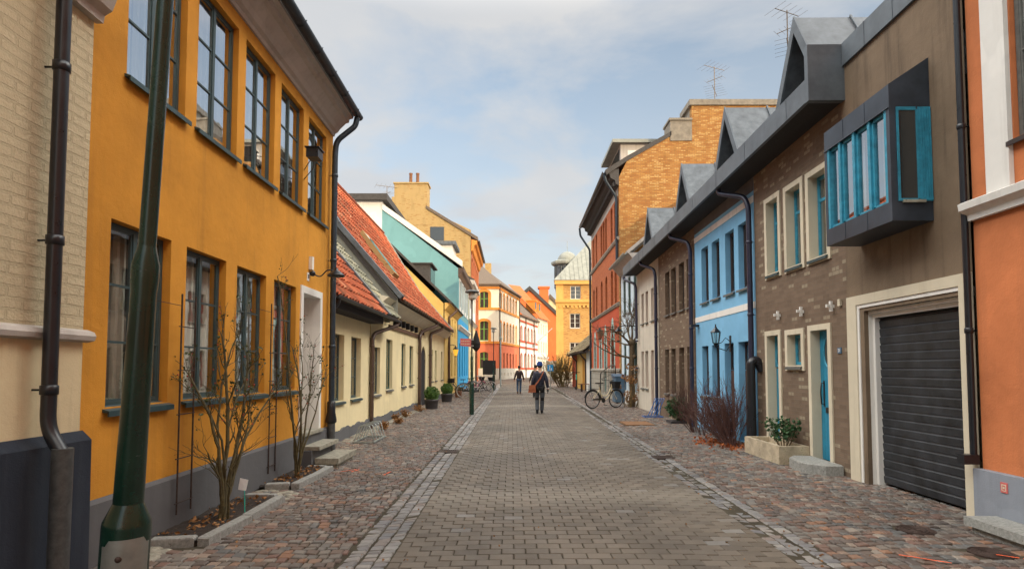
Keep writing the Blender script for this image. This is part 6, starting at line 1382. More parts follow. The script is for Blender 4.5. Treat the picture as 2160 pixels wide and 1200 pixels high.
def trellis(y, x, h0, h1, wd, rungs, label):
    t = thing('trellis', label, 'trellis', (x, y, 0), 'rusty trellises on the yellow wall'); mb = MB()
    for yy in (y, y + wd): mb.tube([(x, yy, h0), (x, yy, h1)], .009, 6)
    for k in range(rungs): z = h0 + (h1 - h0) * (k + .25) / rungs; mb.tube([(x, y - .04, z), (x, y + wd + .03, z)], .006, 5)
    mb.tube([(x, y, h1 - .12), (-3.42, y - .35, h1 - .1)], .004, 4); mb.tube([(x, y + wd, h1 - .12), (-3.42, y + wd + .1, h1 - .1)], .004, 4)
    part('rods', mb, M['iron'], t)
trellis(5.72, -3.33, .15, 2.35, .25, 5, 'taller rusty trellis behind the nearer rose bush'); trellis(7.92, -3.36, .15, 2.5, .22, 6, 'rusty trellis behind the farther rose bush')
def rose(base, seed, targets, label, R0=.026, group='rose bushes before the yellow house'):
    rr = random.Random(seed); t = thing('rose_bush', label, 'rose bush', tuple(base), group); mb = MB(); ends = []
    for (tx, ty, tz, r) in targets:
        b = Vector(base) + Vector((rr.uniform(-.05, .05), rr.uniform(-.05, .05), 0)); T_ = Vector((tx, ty, tz)); n = 9; pts = []; rs = []
        off = Vector((rr.uniform(-.12, .12), rr.uniform(-.12, .12), rr.uniform(-.05, .1)))
        for i in range(n + 1):
            q = i / n; p = b.lerp(T_, q) + off * math.sin(math.pi * q) + Vector((rr.uniform(-.014, .014), rr.uniform(-.014, .014), 0)) ; p.z = b.z + (T_.z - b.z) * (q ** .85); pts.append(p); rs.append(r * (1 - .62 * q))
        mb.tube(pts, rs, 7, cap=True)
        for i in range(2, n + 1):
            for _ in range(2 if i > 5 else 1):
                if rr.random() < (.45 if i < 5 else .72):
                    d = (pts[min(i, n)] - pts[i - 1]).normalized(); sd_ = Vector((rr.uniform(-.6, .6), rr.uniform(-1, 1), rr.uniform(-.15, .8)))
                    branch(mb, pts[i], (d * .6 + sd_ * .8), rr.uniform(.12, .30) * (1 if i > 4 else .7), rs[i] * .55, 1 if i < 5 else 2, rr, .75, .3, (1, 2), 4, .22, ends, .6, .0016, 6, .62)
    part('canes', mb, M['rosebark'], t)
    mb = MB(); hi = [e for e in ends if e[0].z > 1.0]; rr.shuffle(hi); leaves(mb, hi[:int(len(hi) * .28)], rr, 2, .038, .02); part('leaves', mb, M['roseleaf'], t)
    mb = MB()
    for e in hi[-34:]: mb.ball(e[0], .0095, 6, 5)
    part('rose_hips', mb, M['hip'], t); return t
B1_ = (-3.02, 6.02, 0.0)
rose(B1_, 11, [(-3.25, 5.75, 1.55, .024), (-3.1, 6.1, 1.95, .026), (-3.0, 6.45, 1.75, .026), (-2.85, 6.85, 1.35, .020), (-3.15, 6.5, 2.0, .018), (-2.95, 5.55, .78, .018), (-2.9, 6.3, 1.1, .02), (-3.2, 6.9, 1.55, .016), (-2.8, 6.0, .95, .014), (-3.15, 5.9, 1.2, .02)], 'bare thorny rose bush with stout canes in the nearer planting bed')
B2_ = (-3.1, 8.25, 0.0)
rose(B2_, 12, [(-3.3, 8.0, 2.9, .018), (-3.2, 8.3, 1.9, .02), (-3.05, 8.75, 1.75, .018), (-2.95, 9.0, 1.55, .016), (-3.25, 8.7, 2.1, .015), (-3.1, 7.85, 1.3, .014), (-3.0, 8.5, 1.2, .014)], 'slender rose climbing towards the white doorway in the farther bed')
t = thing('plant_tag', 'small white plant label on a green stick under the nearer rose bush', 'plant label', (-2.9, 6.25, 0))
mb = MB(); mb.tube([(-2.92, 6.3, 0), (-2.93, 6.3, .32)], .005, 5); part('stick', mb, M['teal'], t); mb = MB(); mb.hexa([(-2.99, 6.28, .28), (-2.9, 6.27, .27), (-2.9, 6.273, .27), (-2.99, 6.283, .28), (-2.98, 6.30, .40), (-2.89, 6.30, .38), (-2.89, 6.303, .38), (-2.98, 6.303, .40)]); part('tag', mb, M['signwhite'], t)
# potted plants, left
def pot_plant(px, py, label, rb=.26, hb=.36, wb=.28, kind='ball'):
    p = ground(px, py); z = zg(p.x, p.y); c = (p.x, p.y + wb, z); t = thing('potted_plant', label, 'potted plant', c, 'potted plants along the cream wall')
    mb = MB(); mb.lathe(c, [(wb * .82, 0), (wb * .86, .05), (wb * .97, hb * .8), (wb, hb * .82), (wb, hb), (wb * .93, hb), (wb * .9, hb - .05), (.01, hb - .05)], 24); part('pot', mb, M['pot'] if kind == 'ball' else M['terracotta'], t)
    rr = random.Random(int(px)); mb = MB()
    if kind == 'ball':
        mb.ball((c[0], c[1], z + hb + rb * .72), rb * .78, 12, 8); cloud_leaves(mb, (c[0], c[1], z + hb + rb * .72), rb, 2600, .035, rr, shell=.72); part('foliage', mb, M['leaf'], t)
    else:
        for k in range(60):
            a = rr.uniform(0, 6.28); branch(mb, (c[0] + .08 * math.cos(a), c[1] + .08 * math.sin(a), z + hb - .03), Vector((math.cos(a), math.sin(a), 1.6)), .2, .005, 0, rr, ends=(E_ := []) if k == 0 else E_)
        leaves(mb, E_, rr, 6, .05, .06); part('foliage', mb, M['yellowtwig'], t)
pot_plant(908, 863, 'nearer clipped box ball in a dark pot beside the arched gateway', .28, .38, .28)
pot_plant(941, 848, 'farther clipped box ball in a dark pot on the left', .27, .40, .28)
pot_plant(966, 838, 'small clay pot with thin yellowish plant by the left bicycles', .18, .36, .2, 'thin')
rr = random.Random(31)
for k, (px, py, s, lab) in enumerate(((883, 868, .26, 'dry brown tuft at the foot of the gateway downpipe'), (855, 880, .3, 'largest dry brown tuft along the cream wall'), (834, 884, .16, 'tiny dry tuft next to the largest tuft'), (840, 893, .2, 'low dry tuft on the setts before the cream wall'), (808, 905, .2, 'dry tuft close to the bicycle stand'))):
    p = ground(px, py); t = thing('dry_plant', lab, 'plant', (p.x, p.y, 0), 'dry tufts at the foot of the cream wall'); mb = MB(); E_ = []
    for j in range(26): a = rr.uniform(0, 6.28); branch(mb, (p.x, p.y, zg(p.x, p.y)), Vector((math.cos(a), math.sin(a), rr.uniform(.6, 2))), s * rr.uniform(.5, 1), .004, 0, rr, ends=E_)
    leaves(mb, E_, rr, 4, .06, .05); part('stems', mb, M['dryleaf'], t)
mb = MB()
for k in range(330):
    y = rr.uniform(12.5, 24); x = rr.uniform(-3.78, -3.45); r = rr.uniform(.04, .08); mb.ball((x, y, zg(x, y) - .015), r, 7, 4, sc=(1.2, 1, .4))
struct('rubble_edge', mb, M['stepstone'], kind='stuff')
# bicycle stand, left
t = thing('bicycle_stand', 'low galvanised bicycle stand of trapezoid hoops on the left setts', 'bicycle stand', (-3.15, 12.7, 0))
z = zg(-3.1, 12.7) + .01; x0, x1, y0, y1 = -3.38, -2.95, 12.2, 13.35
mb = MB()
for x in (x0, x1): mb.box(x - .02, x + .02, y0, y1, z, z + .03)
for y in (y0 + .02, y1 - .02): mb.box(x0 + .021, x1 - .021, y - .02, y + .02, z, z + .028)
part('base_frame', mb, M['galv'], t)
for k in range(5):
    mb = MB(); y = y0 + .06 + k * .255; mb.tube(bend([(x0, y, z + .02), (x0 + .11, y + .04, z + .36), (x1 - .11, y + .04, z + .36), (x1, y, z + .02)], .05), .011, 7); part('hoop', mb, M['galv'], t)

# ================================================================ right side props
# trough, step, shrub
t = thing('stone_trough', 'mossy pale concrete trough with a small green shrub by the turquoise door', 'trough', (4.7, 9.9, 0))
a, b = 9.55, 11.0; mb = MB()
for q in ((a, b, 0, .30, .02, .09), (a, b, 0, .30, .46, .53), (a, a + .07, 0, .30, .09, .46), (b - .07, b, 0, .30, .09, .46), (a + .07, b - .07, 0, .2, .09, .46)): mb.fbox(FR, *q)
part('trough_body', mb, M['trough'], t)
mb = MB(); E_ = []; rr = random.Random(8); bp_ = FR.P(9.95, .2, .26)
for j in range(16): an = rr.uniform(0, 6.28); branch(mb, bp_ + Vector((.06 * math.cos(an), .06 * math.sin(an), 0)), Vector((math.cos(an), math.sin(an), 2.2)), .3, .006, 1, rr, .5, .3, (1, 2), 3, .15, E_)
sh = part('shrub', mb, M['bark'], t); mb = MB(); leaves(mb, E_, rr, 5, .07, .05); part('leaves', mb, M['darkleaf'], sh)
t = thing('door_stone', 'irregular rounded granite doorstep under the oval window door', 'doorstep', (4.75, 9.1, 0))
mb = MB(); pts = [FR.P(u, 0, w) for (u, w) in ((8.55, .03), (9.5, .03), (9.55, .3), (9.35, .46), (9.05, .50), (8.75, .45), (8.58, .28))]; zt_ = .14; q = [Vector((p.x, p.y, zt_)) for p in pts]; lo = [Vector((p.x, p.y, -.05)) for p in pts]; cc_ = sum(q, Vector()) / 7; up = [p + (cc_ - p) * .06 + Vector((0, 0, .02)) for p in q]
mb.add(lo + q + up, [(i, (i + 1) % 7, 7 + (i + 1) % 7, 7 + i) for i in range(7)] + [(7 + i, 7 + (i + 1) % 7, 14 + (i + 1) % 7, 14 + i) for i in range(7)] + [tuple(range(14, 21))]); part('stone', mb, M['granite'], t)
# wall lantern on the blue house
u, z = FR.at(1541, 735); t = thing('wall_lantern', 'ornate black glass lantern on a scroll bracket on the light blue house', 'lantern', tuple(FR.P(u, z, 0)))
c_ = FR.P(13.05, 2.28, .34); mb = MB()
mb.lathe(c_, [(.02, .33), (.012, .30), (.02, .28), (.03, .25), (.11, .17), (.125, .15), (.12, .14)], 6, smooth=False); mb.lathe(c_, [(.05, -.13), (.07, -.10), (.03, -.16), (.012, -.2)][::-1], 6, smooth=False)
for k in range(6): a_ = k * math.pi / 3; mb.tube([c_ + Vector((.11 * math.cos(a_), .11 * math.sin(a_), .15)), c_ + Vector((.07 * math.cos(a_), .07 * math.sin(a_), -.11))], .008, 4)
part('lantern_frame', mb, M['blackmetal'], t); mb = MB(); mb.lathe(c_, [(.062, -.10), (.104, .14)], 6, smooth=False); part('lantern_glass', mb, M['lampglass'], t)
mb = MB(); mb.tube([c_ + Vector((0, 0, -.19)), FR.P(13.05, 2.05, .25), FR.P(13.05, 2.0, .1), FR.P(13.05, 2.12, .02)], .011, 6); mb.tube([c_ + Vector((0, 0, -.16)), FR.P(13.05, 2.2, .2), FR.P(13.05, 2.3, .12), FR.P(13.05, 2.22, .02)], .009, 6); mb.fbox(FR, 13.01, 13.09, 1.98, 2.35, .001, .02); part('bracket', mb, M['blackmetal'], t)
# red winter shrub
rr = random.Random(14); t = thing('winter_shrub', 'bare dark red shrub of dense upright twigs before the light blue house', 'shrub', (4.45, 12.3, 0)); mb = MB()
for cx_, cy_, lean_, n_ in ((4.5, 11.75, (-.05, .45), 30), (4.5, 11.85, (-.25, .95), 36), (4.5, 12.0, (-.1, 1.3), 18), (4.6, 14.4, (-.15, .1), 16), (4.6, 13.8, (-.1, .2), 8)):
    for j in range(n_):
        a_ = rr.uniform(0, 6.28); q = rr.random() ** .6; b_ = (cx_ + .12 * math.cos(a_) * q, cy_ + .14 * math.sin(a_) * q, 0)
        d = Vector((.5 * math.cos(a_) * q + lean_[0], .7 * math.sin(a_) * q + lean_[1], 1.0)); branch(mb, b_, d, rr.uniform(.46, .68), rr.uniform(.006, .010), 3, rr, .55, .10, (1, 3), 5, .15, None, .7, .0022, 5, .66)
part('twigs', mb, M['redtwig'], t)
mb = MB(); 
for k in range(420): q = Vector((4.5 + rr.gauss(0, .28), 12.1 + rr.gauss(0, .5), .02)); leaves(mb, [(q, None)], rr, 1, .07, .02)
part('fallen_leaves', mb, M['redleaf'], t)
# evergreen bush in a low tray
p = ground(1438, 893); t = thing('evergreen_bush', 'glossy green bush in a low tray between the brown house and the red shrub', 'bush', (p.x, p.y, 0))
rr = random.Random(15); mb = MB(); mb.box(p.x - .32, p.x + .25, p.y - .05, p.y + .5, 0, .07); part('tray', mb, M['boxblue'] if False else M['pot'], t)
mb = MB(); E_ = []
for j in range(26): a_ = rr.uniform(0, 6.28); branch(mb, (p.x + .05 * math.cos(a_), p.y + .2 + .05 * math.sin(a_), .06), Vector((math.cos(a_) * .8, math.sin(a_) * .8, 1.5)), .34, .008, 1, rr, .6, .2, (2, 3), 3, .15, E_)
part('stems', mb, M['bark'], t); mb = MB(); leaves(mb, E_, rr, 5, .085, .06); cloud_leaves(mb, (p.x, p.y + .2, .42), .3, 420, .085, rr, (1, 1, 1.1), .3); part('foliage', mb, M['darkleaf'], t)
# blue wire rack
p = ground(1380, 880); t = thing('blue_rack', 'small bright blue metal bicycle rack leaning on the downpipe', 'bicycle stand', (p.x, p.y, 0)); mb = MB()
mb.tube(bend([(p.x - .35, p.y - .2, .03), (p.x + .25, p.y - .2, .03), (p.x + .25, p.y + .25, .03), (p.x - .35, p.y + .25, .03), (p.x - .35, p.y - .2, .03)], .03), .014, 6); part('base_frame', mb, M['rackblue'], t)
for k in range(4):
    mb = MB(); q = p.x - .05 + k * .09; mb.tube(bend([(q - .2, p.y - .15, .04), (q + .1, p.y - .1, .62), (q + .1, p.y + .15, .62), (q, p.y + .2, .04)], .08), .011, 6); part('hoop', mb, M['rackblue'], t)
# bare tree
rr = random.Random(77); TX, TY = 5.05, 24.0; t = thing('bare_tree', 'bare pollarded tree with spreading twigs before the pale blue house', 'tree', (TX, TY, 0)); mb = MB()
tp = [(TX, TY, -.05), (TX + .02, TY, .5), (TX - .03, TY, 1.3), (TX + .02, TY, 2.2), (TX + .03, TY, 2.75)]
mb.tube(tp, [.19, .13, .115, .11, .12], 12); mb.ball((TX, TY, 2.68), .16, 10, 8); mb.ball((TX + .1, TY - .06, 2.1), .10, 8, 6)
part('trunk', mb, M['bark'], t); mb = MB()
for (dx, dy, dz, L, r) in ((-1.2, -.2, .9, .75, .075), (.5, .1, 1.1, .7, .075), (-.4, .3, 1.5, .85, .07), (1.1, -.2, .8, .65, .05), (-1.5, .1, .15, .8, .05), (-.2, -.2, 1.9, .9, .07)):
    branch(mb, (TX, TY, 2.6), Vector((dx, dy, dz)), L, r * .8, 4, rr, .78, .08, (2, 3), 5, .22, None, .5, .005, 5, .70)
branch(mb, (TX, TY, 2.0), Vector((-1, 0, .45)), .9, .05, 3, rr, .5, .15, (1, 2), 4, .15, None, .6, .006, 6, .7)
part('crown', mb, M['bark'], t)
# dried hydrangea at its foot
t = thing('dried_hydrangea', 'dried brown hydrangea heads around the foot of the bare tree', 'plant', (4.7, 23.6, 0)); mb = MB(); E_ = []; heads = []
for j in range(20):
    a_ = rr.uniform(0, 6.28); b_ = Vector((4.95 + .35 * math.cos(a_), 23.5 + .2 * math.sin(a_), 0)); T_ = b_ + Vector((rr.uniform(-.45, .45), rr.uniform(-.2, .2), rr.uniform(.4, 1.9) * (.6 + .4 * rr.random()))); mb.tube([b_, b_.lerp(T_, .5) + Vector((rr.uniform(-.06, .06), 0, 0)), T_], .01, 4); heads.append(T_)
part('stems', mb, M['yellowtwig'], t); mb = MB()
for q in heads: cloud_leaves(mb, q, rr.uniform(.07, .14), 60, .07, rr, shell=.3)
part('flower_heads', mb, M['dryleaf'], t)
# blue box (bin), handrail, bench
t = thing('blue_bin', 'slate blue storage bin with sloping lid beside the cream bicycle', 'bin', (5.1, 27.3, 0)); mb = MB(); bx_, by_ = 4.75, 26.2
mb.box(bx_, bx_ + .78, by_, by_ + .8, .05, 1.2); part('body', mb, M['boxblue'], t); mb = MB(); mb.hexa([(bx_ - .04, by_ - .04, 1.2), (bx_ + .82, by_ - .04, 1.2), (bx_ + .82, by_ + .84, 1.2), (bx_ - .04, by_ + .84, 1.2), (bx_ - .04, by_ - .04, 1.24), (bx_ + .82, by_ - .04, 1.24), (bx_ + .82, by_ + .84, 1.34), (bx_ - .04, by_ + .84, 1.34)]); part('lid', mb, M['boxblue'], t)
mb = MB(); 
for x in (bx_ + .1, bx_ + .68): mb.lathe((x, by_ + .1, 0.0), [(.05, 0), (.05, .05)], 10)
part('foot', mb, M['rubber'], t)
t = thing('handrail', 'dark curved iron handrail by the stone base of the red house', 'handrail', (5.0, 29, 0)); mb = MB()
mb.tube(bend([(4.75, 30.6, 0), (4.75, 30.6, 1.35), (4.95, 28.5, 1.75), (5.0, 27.6, 1.75), (5.0, 27.6, 0)], .2), .03, 6); mb.tube([(4.75, 30.6, 1.0), (4.98, 28, 1.35)], .02, 5)
for k in range(8): q = k / 7; mb.tube([(4.77 + .2 * q, 30.2 - 2.3 * q, .3), (4.77 + .2 * q, 30.2 - 2.3 * q, 1.4 + .33 * q)], .012, 4)
part('rail', mb, M['blackmetal'], t)
p = ground(1242, 826); t = thing('wooden_bench', 'red brown slatted wooden bench on the right hand footway', 'bench', (p.x, p.y, 0), rz=0.0); bx_, by_ = p.x, p.y
mb = MB()
for k in range(4): mb.box(bx_ - .7, bx_ + .6, by_ + k * .13, by_ + .1 + k * .13, .50, .54)
part('seat', mb, M['benchwood'], t); mb = MB()
for k in range(4): mb.box(bx_ + .05, bx_ + .75, by_ + .55 + k * .02, by_ + .58 + k * .02, .62 + k * .12, .72 + k * .12)
part('backrest', mb, M['benchwood'], t)
for x in (bx_ - .5, bx_ + .4):
    mb = MB(); mb.box(x, x + .08, by_ + .02, by_ + .1, 0, .5); mb.box(x, x + .08, by_ + .45, by_ + .53, 0, .5); mb.box(x, x + .08, by_ + .1, by_ + .45, .4, .48); part('leg', mb, M['iron'], t)
mb = MB(); mb.box(bx_ + .05, bx_ + .5, by_ + .12, by_ + .4, 0, .49); part('crate', mb, M['blackcloth'], t)
def hang_lantern(px, py, label, mt, arm):
    u, z = F7.at(px, py, .75); t = thing('hanging_lantern', label, 'lantern', tuple(F7.P(u, z, 0)), 'street lanterns on the red house'); c_ = F7.P(u, z, .75); s = 1.35; mb = MB()
    mb.lathe(c_, [(.14 * s, .12 * s), (.06 * s, .19 * s), (.03 * s, .24 * s), (.01, .27 * s)], 6, smooth=False); mb.lathe(c_, [(.04 * s, -.19 * s), (.07 * s, -.16 * s)], 6, smooth=False); part('lantern_frame', mb, M['blackmetal'], t)
    mb = MB(); mb.lathe(c_, [(.07 * s, -.16 * s), (.115 * s, .12 * s)], 6, smooth=False); part('lantern_glass', mb, M[mt], t)
    mb = MB(); mb.tube([c_ + Vector((0, 0, .26 * s)), F7.P(u, z + .3 * s, .5), F7.P(u, z + .28 * s, 0)], .02, 5); part('bracket', mb, M['blackmetal'], t)
hang_lantern(1265, 706, 'brown glazed lantern hanging over the turquoise arched windows, farther one', 'terracotta', 1); hang_lantern(1305, 707, 'dark lantern beside the bare tree twigs, nearer one', 'lampglass', 1)
# left wall lantern (amber)
c_ = Vector((-3.35, 33.8, 2.55)); t = thing('amber_lantern', 'small amber lantern on a bracket at the soft yellow house', 'lantern', tuple(c_)); mb = MB()
mb.lathe(c_, [(.19, .16), (.10, .26), (.03, .34), (.01, .4)], 6, smooth=False); mb.lathe(c_, [(.05, -.27), (.09, -.22)], 6, smooth=False); part('lantern_frame', mb, M['blackmetal'], t); mb = MB(); mb.lathe(c_, [(.08, -.22), (.17, .16)], 6, smooth=False); part('lantern_glass', mb, M['amber'], t)
mb = MB(); mb.tube([c_ + Vector((0, 0, .38)), c_ + Vector((-.2, 0, .45)), c_ + Vector((-.44, 0, .42))], .02, 5); part('bracket', mb, M['blackmetal'], t)
# climber / big twiggy bush at the far right
rr = random.Random(41); p = ground(1188, 816); t = thing('twiggy_bush', 'tall olive brown twiggy bush before the yellow brick building', 'bush', (p.x, p.y, 0)); mb = MB()
for j in range(36):
    a_ = rr.uniform(0, 6.28); q = rr.random(); branch(mb, (p.x + .5 * math.cos(a_) * q, p.y + .5 * math.sin(a_) * q, 0), Vector((1.0 * math.cos(a_) * q - .25, .6 * math.sin(a_) * q, 1.5)), rr.uniform(.85, 1.35), .03, 3, rr, .5, .15, (1, 3), 4, .15, None, .6, .013, 4, .68)
part('twigs', mb, M['yellowtwig'], t)
# parasol closed, menu board
t = thing('closed_parasol', 'closed dark parasol behind the middle lamp post', 'parasol', (-2.2, 41, 0)); p = ground(1004, 826); x, y = p.x, p.y; mb = MB(); mb.tube([(x, y, 0), (x, y, 4.2)], .05, 8); part('pole', mb, M['blackmetal'], t)
mb = MB(); mb.lathe((x, y, 0), [(.05, 2.75), (.27, 3.0), (.30, 3.3), (.16, 3.8), (.06, 4.15)], 9, smooth=False); part('canopy', mb, M['blackcloth'], t); mb = MB(); mb.lathe((x, y, 0), [(.35, 0), (.35, .1), (.06, .15)], 12); part('foot', mb, M['pot'], t)
p = ground(1032, 812); t = thing('notice_board', 'black notice board on legs before the corner house', 'notice board', (p.x, p.y, 0)); mb = MB(); mb.box(p.x - .62, p.x + .62, p.y, p.y + .08, 1.0, 2.35); part('board', mb, M['blackcloth'], t); mb = MB()
for x in (p.x - .55, p.x + .5): mb.box(x, x + .06, p.y + .01, p.y + .07, 0, 1.0)
part('leg', mb, M['blackmetal'], t)

# ================================================================ bicycles
def bicycle(name_label, x, y, rz, mt, tyre='rubber', basket=None, group='bicycles parked along the street', step=True, s=1.0, z=None):
    z = zg(x, y) if z is None else z; t = thing('bicycle', name_label, 'bicycle', (x, y, z), group, rz); t.scale = (s, s, s)
    L = .56; Rw = .345; B = lambda: MB(); rot = Matrix.Rotation(math.pi / 2, 3, 'X')
    for sx in (-1, 1):
        c = Vector((sx * L, 0, Rw)); mb = B(); mb.torus(c, Rw - .018, .021, rot, 36, 7); w = part('wheel', mb, M[tyre], t, local=True)
        mb = B(); mb.torus(c, Rw - .042, .012, rot, 36, 5); mb.tube([c - Vector((0, .05, 0)), c + Vector((0, .05, 0))], .022, 8); part('rim', mb, M['steel'], w, local=True)
        mb = B()
        for k in range(18): a = k * math.pi / 9; mb.tube([c + Vector((0, .02 * (-1) ** k, 0)), c + Vector(((Rw - .045) * math.cos(a), 0, (Rw - .045) * math.sin(a)))], .0016, 3, cap=False)
        part('spokes', mb, M['steel'], w, local=True)
        mb = B(); pts = []; a0, a1 = (-10, 170) if sx < 0 else (10, 150)
        for k in range(17): a = math.radians(a0 + (a1 - a0) * k / 16); pts.append((c + Vector(((Rw + .022) * math.cos(a), 0, (Rw + .022) * math.sin(a)))))
        mb.tube(pts, .018, 5); part('mudguard', mb, M[mt if mt != 'bikecream' else 'bikeblack'], t, local=True)
    ra, fa = Vector((-L, 0, Rw)), Vector((L, 0, Rw)); bb_ = Vector((-.08, 0, .30)); st = Vector((-.24, 0, .80)); hd = Vector((.34, 0, .88)); hl = Vector((.38, 0, .70))
    mb = B(); mb.tube([bb_, st], .016, 8)
    if step: mb.tube(bend([hd - Vector((-.01, 0, .04)), Vector((.12, 0, .46)), Vector((-.15, 0, .50))], .2, 8), .015, 8); mb.tube(bend([hl, Vector((.16, 0, .36)), bb_], .2, 8), .017, 8)
    else: mb.tube([hd - Vector((0, 0, .04)), st - Vector((0, 0, .05))], .015, 8); mb.tube([hl, bb_], .017, 8)
    mb.tube([hd + Vector((-.01, 0, .03)), hl + Vector((.005, 0, -.03))], .02, 8)
    for sy in (-.05, .05):
        mb.tube([bb_ + Vector((0, sy * .5, 0)), ra + Vector((0, sy, 0))], .009, 6); mb.tube([st - Vector((0, 0, .1)) + Vector((0, sy * .4, 0)), ra + Vector((0, sy, 0))], .008, 6)
        mb.tube(bend([hl + Vector((.01, sy, -.04)), Vector((.45, sy, .50)), fa + Vector((0, sy, 0))], .1, 5), .010, 6)
    part('frame', mb, M[mt], t, local=True)
    mb = B(); v = [(-.36, -.085, .93), (-.36, .085, .93), (-.20, .05, .925), (-.06, .018, .92), (-.06, -.018, .92), (-.20, -.05, .925)]; mb.prism(v, (0, 0, .045)); mb.tube([st, Vector((-.25, 0, .93))], .013, 8); part('saddle', mb, M['bikeblack'], t, local=True)
    mb = B(); mb.tube([hd, Vector((.325, 0, 1.02))], .013, 8); mb.tube(bend([(.12, -.29, 1.06), (.30, -.22, 1.07), (.38, 0, 1.02), (.30, .22, 1.07), (.12, .29, 1.06)], .1, 5), .011, 7); part('handlebar', mb, M['steel'] if mt != 'bikecream' else M['bikeblack'], t, local=True)
    mb = B(); mb.lathe(bb_ + Vector((0, -.05, 0)), [(.09, -.004), (.09, .004)], 20, ax=rot)
    mb.tube([bb_ + Vector((0, -.07, 0)), bb_ + Vector((.02, -.07, -.17))], .009, 5); mb.tube([bb_ + Vector((0, .07, 0)), bb_ + Vector((-.02, .07, .17))], .009, 5); mb.box(-.10, .0, -.16, -.08, .12, .14); mb.box(-.14, -.04, .08, .16, .46, .48); part('crank', mb, M['bikeblack'], t, local=True)
    mb = B(); mb.prism([(-.08, -.056, .40), (-.08, -.056, .32), (-.58, -.056, .32), (-.58, -.056, .37)], (0, -.02, 0)); part('chain_guard', mb, M[mt if mt != 'bikecream' else 'bikeblack'], t, local=True)
    mb = B(); 
    for sy in (-.06, .06): mb.tube([(-.26, sy, .73), (-.80, sy, .73)], .006, 5); mb.tube([(-.72, sy, .73), (-L, sy, .36)], .005, 5)
    for k in range(5): mb.tube([(-.32 - k * .11, -.06, .73), (-.32 - k * .11, .06, .73)], .005, 4)
    part('rear_carrier', mb, M['bikeblack'], t, local=True)
    if basket:
        mb = B(); v0 = [(.40, -.13, .74), (.62, -.13, .74), (.62, .13, .74), (.40, .13, .74)]; v1 = [(.38, -.17, 1.0), (.68, -.17, 1.0), (.68, .17, 1.0), (.38, .17, 1.0)]
        mb.add(v0 + v1, [(3, 2, 1, 0), (0, 1, 5, 4), (1, 2, 6, 5), (2, 3, 7, 6), (3, 0, 4, 7)]); 
        for k in range(4): a, b = Vector(v1[k]), Vector(v1[(k + 1) % 4]); mb.tube([a, b], .008, 4)
        part('basket', mb, M[basket], t, local=True)
    return t
bicycle('cream step through bicycle with black basket parked near the bare tree', 3.72, 23.0, .50, 'bikecream', 'rubber', 'blackcloth', s=1.06)
bicycle('black bicycle with pale tyres behind the middle lamp post', -2.02, 30.9, .06, 'bikeblack', 'tyrepale', None, s=1.1)
bicycle('dark bicycle with basket nearest the blue ground floor wall', -3.05, 33.2, 2.8, 'bikeblack', 'tyrepale', 'blackcloth')
bicycle('white and pink bicycle before the corner house', -1.95, 38.6, .35, 'bikewhite', 'rubber', 'blackcloth')
bicycle('white bicycle partly hidden beside the far lamp post', -2.3, 41.0, 2.9, 'bikewhite', 'rubber', None)
bicycle('second pale bicycle standing behind the pink one', -2.5, 39.9, .8, 'pink', 'rubber', 'blackcloth')
bicycle('bicycle leaning in the twiggy bush at the right', 5.3, 53.0, 1.9, 'bikeblack', 'rubber', None)
bicycle('dark bicycle nearest the blue pedestrian sign', 4.3, 60.0, 1.3, 'bikeblack', 'rubber', None)
bicycle('dark bicycle between the blue sign and the yellow corner pier', 4.9, 60.4, 1.2, 'bikeblack', 'rubber', None)
# scooter
p = ground(1216, 822); t = thing('kick_scooter', 'dark electric kick scooter with teal stem on the right footway', 'scooter', (p.x, p.y, 0)); x, y = p.x, p.y
mb = MB(); mb.box(x - .08, x + .08, y, y + .75, .12, .19); part('deck', mb, M['blackcloth'], t); mb = MB(); mb.tube([(x, y - .05, .2), (x, y + .05, .75)], .04, 8); part('stem', mb, M['blackcloth'], t)
mb = MB(); mb.tube([(x, y + .04, .75), (x, y + .1, 1.15)], .045, 8); part('stem_cover', mb, M['teal'], t); mb = MB(); mb.tube([(x, y + .1, 1.15), (x, y + .12, 1.3)], .03, 6); mb.tube([(x - .3, y + .12, 1.3), (x + .3, y + .12, 1.3)], .025, 6); part('handlebar', mb, M['blackcloth'], t)
for yy in (y - .08, y + .8): mb = MB(); mb.torus((x, yy, .12), .09, .035, Matrix.Rotation(math.pi / 2, 3, 'Y'), 18, 6); part('wheel', mb, M['rubber'], t)

# ================================================================ people, walking away
def skin_mesh(name, joints, bones, mt, parent, sub=2):
    me = bpy.data.meshes.new(name); bm = bmesh.new(); lay = bm.verts.layers.skin.verify(); vs = {}
    for k, (co, r) in joints.items():
        v = bm.verts.new(co); v[lay].radius = r if isinstance(r, tuple) else (r, r); vs[k] = v
    root = list(joints)[0]; vs[root][lay].use_root = True
    for a, b in bones: bm.edges.new((vs[a], vs[b]))
    bm.to_mesh(me); bm.free(); o = bpy.data.objects.new('tmp', me); COL.objects.link(o)
    m1 = o.modifiers.new('s', 'SKIN'); m1.use_smooth_shade = True; m2 = o.modifiers.new('u', 'SUBSURF'); m2.levels = sub; m2.render_levels = sub
    bpy.context.view_layer.update(); nm = bpy.data.meshes.new_from_object(o.evaluated_get(bpy.context.evaluated_depsgraph_get())); bpy.data.objects.remove(o)
    nm.name = name; nm.materials.clear(); nm.materials.append(mt); ob = bpy.data.objects.new(name, nm); COL.objects.link(ob); ob.parent = parent; return ob
